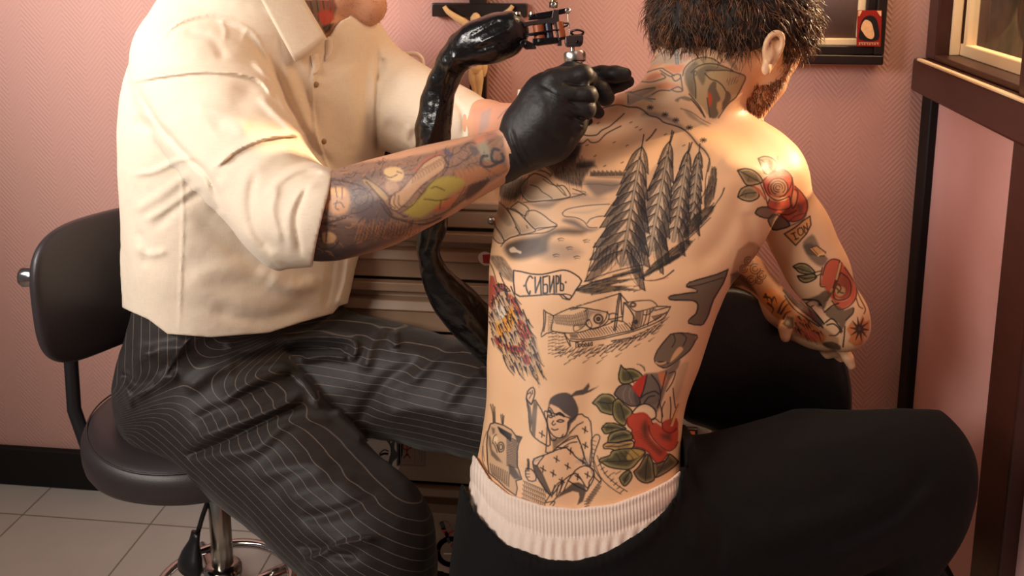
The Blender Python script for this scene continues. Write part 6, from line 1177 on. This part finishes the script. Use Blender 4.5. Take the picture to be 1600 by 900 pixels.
# shirt
def hem(px): return np.interp(px, [190, 207, 232, 262, 330, 420, 470, 520, 530, 560], [480, 488, 499, 522, 527, 520, 504, 490, 478, 470])
S = Solid().stack([(r[0], r[1]-1, r[2]+1)+r[3:] for r in AT], .03, 2.35)
SL = [(300, 88, 1.475, 88), (322, 140, 1.43, 98), (365, 215, 1.365, 92), (415, 285, 1.305, 82), (452, 332, 1.268, 76)]
S.chain(SL, .014, 0, 3); S.ell((370, 20, 1.52), (110, 36, 90), .05, rot=(-16, 0, 0)).ell((515, 52, 1.63), (60, 30, 60), .05)
S.cone((448, 335, 1.27), (488, 341, 1.250), 78, 74, .012); S.chain([(462, 334, 1.262, 74), (470, 336, 1.259, 79), (507, 342, 1.240, 74)], .006)
S.fn(lambda Q, px, py, d: np.maximum(d, np.where((Q[:, 2] < 1.42) & (py > 235) & (px > 440), ((px-504)+(py-338)*.20)*Q[:, 2]/F, -9)))
S.chain([(565, 105, 1.645, 50), (600, 140, 1.635, 56), (650, 178, 1.61, 62), (695, 192, 1.585, 52), (722, 194, 1.565, 44)], .03, 0, 2)
S.chain([(722, 194, 1.565, 45), (742, 194, 1.55, 42)], .006).chain([(745, 194, 1.545, 36), (780, 194, 1.52, 34)], .004).pr.pop()
S.cone((748, 194, 1.545), (790, 194, 1.50), 36, 34, .004, 'd')
# neck opening
S.chain([(484, 30, 1.555, 47), (505, -40, 1.55, 60)], .01); [S.pr.pop() for _ in range(1)]; S.cone((488, 44, 1.56), (500, -50, 1.55), 46, 62, .01, 'd')
# folds: near sleeve
R = S.ridge
R([(205, 128), (260, 118), (330, 112), (400, 122), (425, 150)], 9, 7, -1); R([(218, 142), (243, 187), (288, 240), (322, 272), (345, 315)], 5, -6)
R([(390, 130), (370, 170), (330, 200)], 20, -5); R([(300, 170), (350, 180), (390, 205)], 13, 5); R([(250, 180), (310, 240), (350, 300)], 22, 4)
R([(475, 210), (420, 215), (370, 235), (338, 262)], 6, 9, 1); R([(470, 232), (430, 240), (400, 262), (390, 300)], 14, 4); R([(342, 268), (334, 300), (345, 335)], 9, -3)
R([(395, 95), (430, 130), (445, 165), (470, 205)], 6, 7); R([(405, 150), (440, 185), (480, 225)], 7, 6); R([(425, 95), (447, 160), (480, 215), (520, 262)], 8, -7)
R([(400, 265), (392, 310), (400, 360), (430, 395)], 9, -6); R([(520, 270), (480, 262), (440, 280), (415, 310)], 6, 5); R([(500, 285), (470, 300), (450, 340), (455, 395)], 6, 3); R([(480, 290), (462, 340), (470, 398)], 4, -4); R([(435, 290), (425, 330), (440, 380)], 7, 5)
R([(239, 80), (270, 42), (302, 26), (336, 24), (371, 35), (399, 55), (420, 97), (430, 146)], 2.4, 2.2); R([(236, 86), (268, 50), (302, 34), (336, 33), (366, 43), (392, 62), (412, 100), (422, 140)], 3.5, -1.6); R([(285, 50), (330, 60), (350, 95)], 8, -2.5); R([(345, 30), (352, 48), (350, 62)], 4, 1.5); R([(385, 45), (380, 62)], 4, 1.5); R([(245, 95), (300, 75), (350, 62), (400, 80)], 20, 3)
# torso side and back
R([(205, 190), (240, 200), (270, 222)], 10, -3); R([(208, 272), (240, 268), (285, 248), (305, 250)], 5, 3); R([(210, 330), (250, 305), (300, 268)], 8, 2.5); R([(225, 345), (262, 325), (310, 290)], 6, 2.5); R([(212, 385), (232, 398), (262, 392)], 6, 3); R([(214, 360), (228, 384), (226, 420)], 7, -2.5); R([(240, 360), (280, 320), (320, 300)], 8, -2.5)
R([(284, 250), (286, 340), (283, 430), (280, 515)], 2.2, 1.6); R([(300, 330), (380, 400), (430, 440)], 16, -4); R([(290, 440), (370, 420), (450, 440)], 18, 4); R([(230, 430), (300, 455), (390, 470), (470, 470)], 20, 2.5); R([(380, 350), (430, 420), (480, 460)], 14, 3); R([(330, 480), (400, 500), (480, 480)], 12, -4); R([(400, 420), (450, 450), (500, 440)], 12, 5)
# chest, placket, far sleeve
R([(512, 76), (492, 112), (490, 160), (495, 210), (512, 258), (530, 290)], 3.5, 3.5, 1, (1.3, 1.7)); R([(440, 100), (470, 170), (505, 250)], 10, 5, 0, (1.38, 1.6)); R([(455, 95), (480, 150), (490, 200)], 8, -5, 0, (1.38, 1.6)); R([(590, 75), (590, 130), (588, 200), (585, 250)], 4, -6)
R([(545, 400), (540, 440), (527, 480)], 5, 5); R([(520, 400), (515, 440), (508, 480)], 6, -4); R([(520, 45), (545, 32), (570, 48)], 6, 2)
R([(600, 90), (596, 110), (590, 128)], 5, -6); R([(600, 140), (650, 150), (690, 160)], 16, -3); R([(642, 195), (634, 220), (650, 235)], 7, 6); R([(600, 190), (640, 210), (690, 215)], 12, -5); R([(700, 150), (722, 175), (725, 215)], 5, -4); R([(735, 165), (730, 195), (732, 225)], 3, 4); R([(540, 100), (555, 170), (560, 250)], 22, 3, 0, (1.4, 1.75))
S.noise(.08, 3.0, 11).noise(.035, 1.0, 12).noise(.012, .35, 13)
S.fn(clipy(None, hem))
def neckline(Q, px, py, d):
    t = np.interp(px, [455, 464, 488, 508, 516, 524, 532, 546, 556], [-30, 0, 34, 60, 56, 42, 33, 26, -30]); return np.maximum(d, np.where((px > 452) & (px < 558), np.minimum((t-py), 60)*Q[:, 2]/F, -9))
S.fn(neckline); V, Q = S.mesh(.0026*QUAL); V, Q = biggest(V, Q); shirt = mesh_obj('shirt', V, Q, M_shirt, ar)
def first_w(S, px, py, lo=1.05, hi=1.8, n=400):      # depth of the near surface seen at a pixel
    w = np.linspace(lo, hi, n); P = np.stack([(px-CX)*w/F, (CY-py)*w/F, w], 1); d = S.eval(P); i = np.where(d < 0)[0]; return float(w[i[0]]) if len(i) else None
for bx_, by_ in ((494, 132), (506, 221)):
    w = first_w(S, bx_, by_) or 1.45; p = W(bx_, by_, w-.001); nrm = W(bx_, by_, w-.02)-p+RGT*.012
    MB().lathe(p, [(.0005, .0016), (.0036, .0018), (.0046, .001), (.0046, -.001)], axis=nrm, n=20).build('button', mat('shirt_button', rgb(150, 118, 84), .35), shirt)
def leaf(poly, w0, th, name, n=10):                   # a curved collar leaf: bilinear patch between four (px,py,w) corners
    A, B, C_, D = [np.array(q, float) for q in poly]; V = []
    for k in (0, 1):
        for i in range(n+1):
            for j in range(n+1):
                s_, t_ = i/n, j/n; q = (A*(1-s_)+B*s_)*(1-t_)+(D*(1-s_)+C_*s_)*t_; w = q[2]-w0*sin(pi*s_)*.6+k*th; V.append(W(q[0], q[1]+3*sin(pi*s_)*t_, w))
    N_ = (n+1)**2; g = lambda k, i, j: k*N_+i*(n+1)+j; Fc = []
    for i in range(n):
        for j in range(n): Fc += [(g(0, i, j), g(0, i, j+1), g(0, i+1, j+1), g(0, i+1, j)), (g(1, i, j), g(1, i+1, j), g(1, i+1, j+1), g(1, i, j+1))]
    for i in range(n): Fc += [(g(0, i, 0), g(0, i+1, 0), g(1, i+1, 0), g(1, i, 0)), (g(0, i+1, n), g(0, i, n), g(1, i, n), g(1, i+1, n)), (g(0, 0, i+1), g(0, 0, i), g(1, 0, i), g(1, 0, i+1)), (g(0, n, i), g(0, n, i+1), g(1, n, i+1), g(1, n, i))]
    return mk(name, V, Fc, M_shirt, shirt)
wc1 = (first_w(S, 455, 70) or 1.48)
fw = lambda x, y: (first_w(S, x, y) or 1.5)
leaf([(392, -30, fw(400, 8)-.012), (456, -34, fw(450, 8)-.014), (510, 59, fw(500, 64)-.014), (461, 98, fw(461, 98)-.014)], .004, .004, 'collar')
print('collar depths', fw(400, 8), fw(450, 8), fw(504, 60), fw(461, 98), fw(530, 40))
leaf([(508, 62, fw(512, 66)-.004), (519, 60, fw(519, 64)-.006), (520, 78, fw(520, 78)-.006), (508, 96, fw(508, 96)-.004)], .003, .003, 'collar')
leaf([(485, 86, fw(487, 88)-.004), (497, 84, fw(497, 86)-.004), (500, 106, fw(500, 106)-.004), (491, 116, fw(491, 116)-.003)], .003, .003, 'collar_band')

# trousers
S = Solid().stack(PEL, .04, 2.3).chain(NTH, .04, 0, 3).chain(NSH, .03, 0, 3).chain(FTH, .04, 0, 3).chain(FSH, .03, 0, 3)
S.fn(clipy(lambda x: hem(x)-26, None)); R = lambda p, w, a, s=0: S.ridge(p, w, a*1.6, s)
R([(210, 540), (250, 560), (300, 530), (330, 520)], 10, 5); R([(200, 570), (250, 545), (290, 545)], 9, 6); R([(193, 580), (215, 600), (250, 595)], 9, -6); R([(205, 625), (240, 600), (280, 585)], 8, 6); R([(196, 600), (205, 640)], 6, 5)
R([(300, 524), (275, 560), (255, 592)], 3.5, 4, 1); R([(290, 610), (330, 580), (370, 570)], 12, 5); R([(340, 640), (390, 600), (450, 590)], 10, 6); R([(300, 660), (400, 610), (470, 580)], 9, -5)
R([(290, 712), (350, 690), (420, 655), (480, 632)], 8, -9); R([(330, 715), (400, 700), (450, 660), (520, 655)], 11, 5); R([(300, 690), (360, 665), (430, 640), (470, 615)], 10, 7, 0)
R([(380, 590), (440, 577), (480, 600), (500, 640)], 8, 6); R([(440, 780), (500, 760), (560, 745)], 16, 4); R([(470, 810), (530, 800), (600, 770)], 10, -4); R([(400, 750), (450, 730), (520, 720)], 14, 4)
R([(470, 880), (530, 850), (590, 838)], 9, 6, 1); R([(460, 850), (520, 862), (560, 870)], 9, -5); R([(520, 640), (545, 665), (570, 690)], 8, 4)
R([(440, 533), (500, 526), (548, 530), (556, 548), (548, 562)], 7, 10); R([(350, 540), (380, 550), (430, 535)], 8, 7); R([(470, 561), (510, 556), (545, 560)], 6, 8); R([(440, 546), (500, 545), (540, 546)], 6, -8)
R([(600, 512), (580, 540), (570, 580)], 9, 6); R([(615, 515), (620, 545)], 8, 7); R([(640, 600), (680, 560), (720, 540)], 10, 5); R([(560, 660), (600, 600), (660, 560)], 12, -5); R([(690, 640), (730, 590), (755, 575)], 12, 5); R([(600, 650), (660, 640), (740, 660)], 14, 4)
S.noise(.05, 2.6, 21).noise(.02, .9, 22); V, Q = S.mesh(.0034*QUAL); V, Q = biggest(V, Q)
# pinstripes follow each leg: the weave coordinate is stored on the cloth
A0, A1 = C(330, 590, 1.58), C(600, 860, 1.36); d = (A1-A0)/np.linalg.norm(A1-A0); nn = np.cross(d, [0, 0, 1.]); nn /= np.linalg.norm(nn); n1 = (V-A0)@nn
B0, B1 = C(480, 575, 1.64), C(800, 645, 1.48); d2 = (B1-B0)/np.linalg.norm(B1-B0); nb = np.cross(d2, [0, 0, 1.]); nb /= np.linalg.norm(nb); n2 = (V-B0)@nb
def segd(P, A, B): ab = B-A; h = np.clip(((P-A)@ab)/(ab@ab), 0, 1); return np.linalg.norm(P-A-h[:, None]*ab, axis=1)
far_ = ease(segd(V, A0, A1)-segd(V, B0, B1), -.02, .02)
px, py = pxy(V); wv_ = V[:, 0]*.9+V[:, 2]*.3; up_ = ease(-(px-300)*.5-(py-600), -40, 60)
sc_at = np.where(far_ > .5, n2, n1*(1-up_)+wv_*up_)
M_pin, N, b, vs = cloth_mat('pinstriped_wool', rgb(32, 24, 22), 1400, .35, .58, .25, .08, 16, .4)
at = N.new('ShaderNodeAttribute', attribute_name='weave'); m1 = N.new('ShaderNodeMath', operation='DIVIDE'); m1.inputs[1].default_value = .0128; N.link(at.outputs['Fac'], m1.inputs[0])
m2 = N.new('ShaderNodeMath', operation='FRACT'); N.link(m1.outputs[0], m2.inputs[0]); m3 = N.new('ShaderNodeMath', operation='LESS_THAN'); m3.inputs[1].default_value = .075; N.link(m2.outputs[0], m3.inputs[0])
m4 = N.new('ShaderNodeMath', operation='MULTIPLY'); m4.inputs[1].default_value = .19; N.link(m3.outputs[0], m4.inputs[0])
mx = N.new('ShaderNodeMix', data_type='RGBA'); N.link(m4.outputs[0], mx.inputs[0]); N.link(vs.outputs[0], mx.inputs[6]); mx.inputs[7].default_value = rgb(190, 170, 155); N.link(mx.outputs[2], b.inputs['Base Color'])
mesh_obj('trousers', V, Q, M_pin, ar, attrs={'weave': ('FLOAT', sc_at)})

# gloves
def glove(fnc, name, extra):
    S = fnc(Solid()); extra(S); V, Q = S.mesh(.0016*QUAL); V, Q = biggest(V, Q); return mesh_obj(name, V, Q, M_glove, ar)
def near_extra(S):
    S.chain([(786, 247, 1.206, 37), (800, 239, 1.203, 36)], .005); S.chain([(780, 251, 1.208, 37.5), (784, 249, 1.207, 38)], .003)
    for i in range(7): S.ridge([(845+i*6, 132+i*7), (875+i*5, 150+i*7), (905+i*1, 168+i*4)], 2.6, 1.0 if i % 2 else -1.1)
    for i in range(5): S.ridge([(868+i*5, 168+i*5), (890+i*4, 178+i*5), (912, 190+i*4)], 2.2, 1.0 if i % 2 else -1.0)
    for i in range(4): S.ridge([(785+i*7, 200+i*1), (796+i*6, 232), (812+i*6, 262)], 3, 1.3 if i % 2 else -1.2)
    S.ridge([(880, 128), (905, 134), (928, 134)], 3, -2.2); S.ridge([(885, 158), (910, 160), (930, 160)], 3, -2.2); S.ridge([(880, 184), (900, 184), (922, 184)], 3, -2.0); S.ridge([(862, 200), (890, 215), (880, 228)], 5, 1.2); S.ridge([(850, 205), (875, 222)], 5, -1.4)
    S.noise(.012, .5, 31).noise(.005, .2, 32)
def far_extra(S): S.chain([(838, 190, 1.405, 31), (850, 185, 1.39, 29)], .006); S.noise(.010, .4, 33)
glove(near_hand, 'glove', near_extra); glove(far_hand, 'glove', far_extra)

# ---------------------------------------------------------------- tattoo machine
WM = 1.225
M_gun = mat('grey_anodised_metal', rgb(74, 62, 62), .38, metal=.7, bump=.1, bscale=300); M_dk = mat('blackened_steel', rgb(26, 22, 24), .35, metal=.6); M_cop = mat('orange_coil_wrap', rgb(150, 76, 36), .4); M_blue = mat('dark_coil_wrap', rgb(30, 34, 52), .3); M_gold = mat('brass', rgb(212, 160, 90), .25, metal=1)
tm = thing('tattoo_machine', 'two-coil metal tattoo machine with steel grip held in the black gloved hand', 'tattoo machine', W(895, 110, WM))
def plate(pts, name, m, par, w0=WM, th=.010, bev=.0008, sm=0):
    if sm: pts = catmull(pts, sm, True)
    P = [W(x, y, w0-th/2) for x, y in pts]; mb = MB(); mb.prism([np.asarray(p) for p in P], FWD*th); o = mb.build(name, m, par, smooth=False); md = o.modifiers.new('b', 'BEVEL'); md.width = bev; md.segments = 2; md.limit_method = 'ANGLE'; return o
def rod(a, b_, r, name, m, par, w=WM, n=18, prof=None):
    A, B = W(a[0], a[1], a[2] if len(a) > 2 else w), W(b_[0], b_[1], b_[2] if len(b_) > 2 else w); L = np.linalg.norm(B-A); r = r*w/F
    pr = [(r*q[0], L*q[1]) for q in (prof or [(.9, 0), (1, .03), (1, .97), (.9, 1)])]; return MB().lathe(A, pr, axis=B-A, n=n).build(name, m, par, angle=40)
fr_ = plate([(803,37),(835,32),(862,27),(864,15),(873,15),(874,36),(877,58),(878,71),(871,71),(869,50),(866,38),(858,36.5),(830,39),(820,42),(817.5,47),(818,60),(812.5,60),(810.5,45),(803,43)], 'frame', M_gun, tm, th=.011)
plate([(812,57),(822,62),(832,67),(838,73),(838,76),(822,77),(815,72),(812,66)], 'rear_bracket', M_gun, tm); plate([(832,60),(870,58),(871,67),(840,71),(832,69)], 'base', M_dk, tm, th=.016)
plate([(836,21),(860,17),(888,12),(892,17),(886,20),(862,25),(838,28)], 'armature_bar', M_dk, tm, th=.008); plate([(826,26),(862,23),(862,28),(826,31)], 'spring', M_dk, tm, th=.010)
rod((841, 39), (844, 63), 9, 'coil', M_cop, tm); rod((856, 36), (859, 61), 6.5, 'coil_core', M_blue, tm); rod((873, 34), (877, 60), 7.5, 'coil', M_cop, tm)
rod((845, 62), (845, 66), 11, 'coil_washer', M_dk, tm); rod((875, 59), (876, 63), 9, 'coil_washer', M_dk, tm)
sc0 = rod((864, 13), (865, -12), 3.2, 'contact_screw', M_steel, tm); rod((864.5, 12), (865, 3), 6.6, 'lock_nut', M_dk, sc0); rod((865, 1), (865.2, -6), 5.5, 'screw_head', M_gold, sc0)
def bolt(x, y, r, w=WM-.008, m=M_steel, ax=None): MB().lathe(W(x, y, w), [(.0001, .004), (.55, .004), (.6, .0055), (1, .0055), (1, -.002)] if 0 else [(r*w/F*.3, .0045), (r*w/F*.45, .0045), (r*w/F*.5, .006), (r*w/F*.95, .0055), (r*w/F, .004), (r*w/F, -.002)], axis=-FWD, n=18).build('bolt', m, tm)
bolt(818, 68, 6, m=M_dk); bolt(902.5, 66, 3, m=M_dk, w=WM-.010); bolt(864.5, 8, 4.2); bolt(887, 17, 4.6, m=M_steel)
for x in (809, 831.5):
    rod((x, 30 if x < 820 else 26), (x-.4, 19), 4.8, 'binding_post', M_steel, tm); rod((x, 26), (x-.2, 23), 6, 'post_nut', M_dk, tm)
rod((886.5, 18), (891, 60), .9, 'needle_bar', M_steel, tm)
vise = plate([(883,57),(890,55),(910,54),(912,57),(911,68),(908,72),(886,73),(883,68)], 'tube_vise', M_gun, tm, th=.015, bev=.002)
MB().tube([W(902+9.5*cos(t), 51+4.2*sin(t), WM-.004+.006*sin(t)) for t in np.linspace(0, 6.28, 30)], .0016, 8).build('vise_ring', M_gun, vise)
for a_, b_ in (((817, 54), (872, 46)), ((817, 56), (852, 52)), ((880, 36), (889, 36)), ((881, 42), (889, 38))): MB().tube([W(*a_, WM-.007), W((a_[0]+b_[0])/2, (a_[1]+b_[1])/2+.5, WM-.0085), W(*b_, WM-.007)], .0011, 8).build('rubber_band', M_dk, tm)
rod((894, 72), (902, 180, 1.222), 3.6, 'tube', M_steel, tm); g_ = rod((897, 83), (903, 150, 1.22), 18, 'grip', M_steel, tm, n=40, prof=[(.3, -.03), (.93, -.02), (1, .02), (1, .16), (.94, .2), (.7, .22), (.66, .95), (.5, 1)])
for i in range(30):
    a = 2*pi*i/30; c = W(897, 87, WM); r = 18.2*WM/F; ax = RGT*cos(a)+FWD*sin(a)*.98; p = c+ax*r-UP*.001; 
plate([(798,26),(803,30),(806,38),(803,42),(799,34)], 'clip_cord_hook', M_gold, tm, th=.003); rod((804, 42), (806, 50), 4, 'clip_cord_tip', M_cop, tm)
# plastic wrapped power cord
M_wrap = mat('black_plastic_sleeve', rgb(14, 11, 12), .24, spec=.5, bump=.5, bscale=55, bdist=.005, coat=.15)
S = Solid().chain([(801, 48, 1.235, 16), (790, 53, 1.237, 25), (762, 62, 1.245, 27), (735, 72, 1.255, 21), (714, 88, 1.265, 15), (700, 108, 1.275, 13), (688, 138, 1.285, 14), (680, 175, 1.295, 17), (676, 210, 1.30, 18), (674, 260, 1.31, 18), (676, 310, 1.32, 15), (676, 350, 1.33, 14), (670, 385, 1.34, 9), (674, 415, 1.35, 9), (687, 442, 1.36, 15), (710, 472, 1.37, 24), (742, 506, 1.385, 28), (775, 545, 1.40, 24), (820, 600, 1.42, 20)], .02, 0, 3)
for i, (a, b_) in enumerate((((785, 32), (730, 60)), ((800, 45), (745, 70)), ((790, 70), (740, 78)), ((710, 85), (690, 130)), ((705, 110), (690, 160)), ((690, 150), (670, 220)), ((680, 330), (665, 400)), ((690, 450), (760, 520)), ((700, 440), (740, 480)), ((720, 500), (770, 560)))): S.ridge([a, ((a[0]+b_[0])/2+3, (a[1]+b_[1])/2-3), b_], 4, 2.5 if i % 2 else -2.5)
S.noise(.022, 1.8, 41).noise(.008, .5, 42); V, Q = S.mesh(.0022*QUAL)
pcw = W(740, 300, 1.32); cdt = thing('power_cord', 'shiny black plastic-wrapped cord looping from the tattoo machine down past the cabinet', 'cord', (pcw[0], pcw[1], 0)); mesh_obj('plastic_sleeve', V, Q, M_wrap, cdt)
MB().tube([W(x, y, w) for x, y, w in ((801, 48, 1.235), (735, 72, 1.255), (698, 110, 1.275), (676, 210, 1.30), (676, 350, 1.33), (674, 415, 1.35), (742, 508, 1.385), (820, 600, 1.42))], .003, 8).build('wire', M_plastic, cdt)
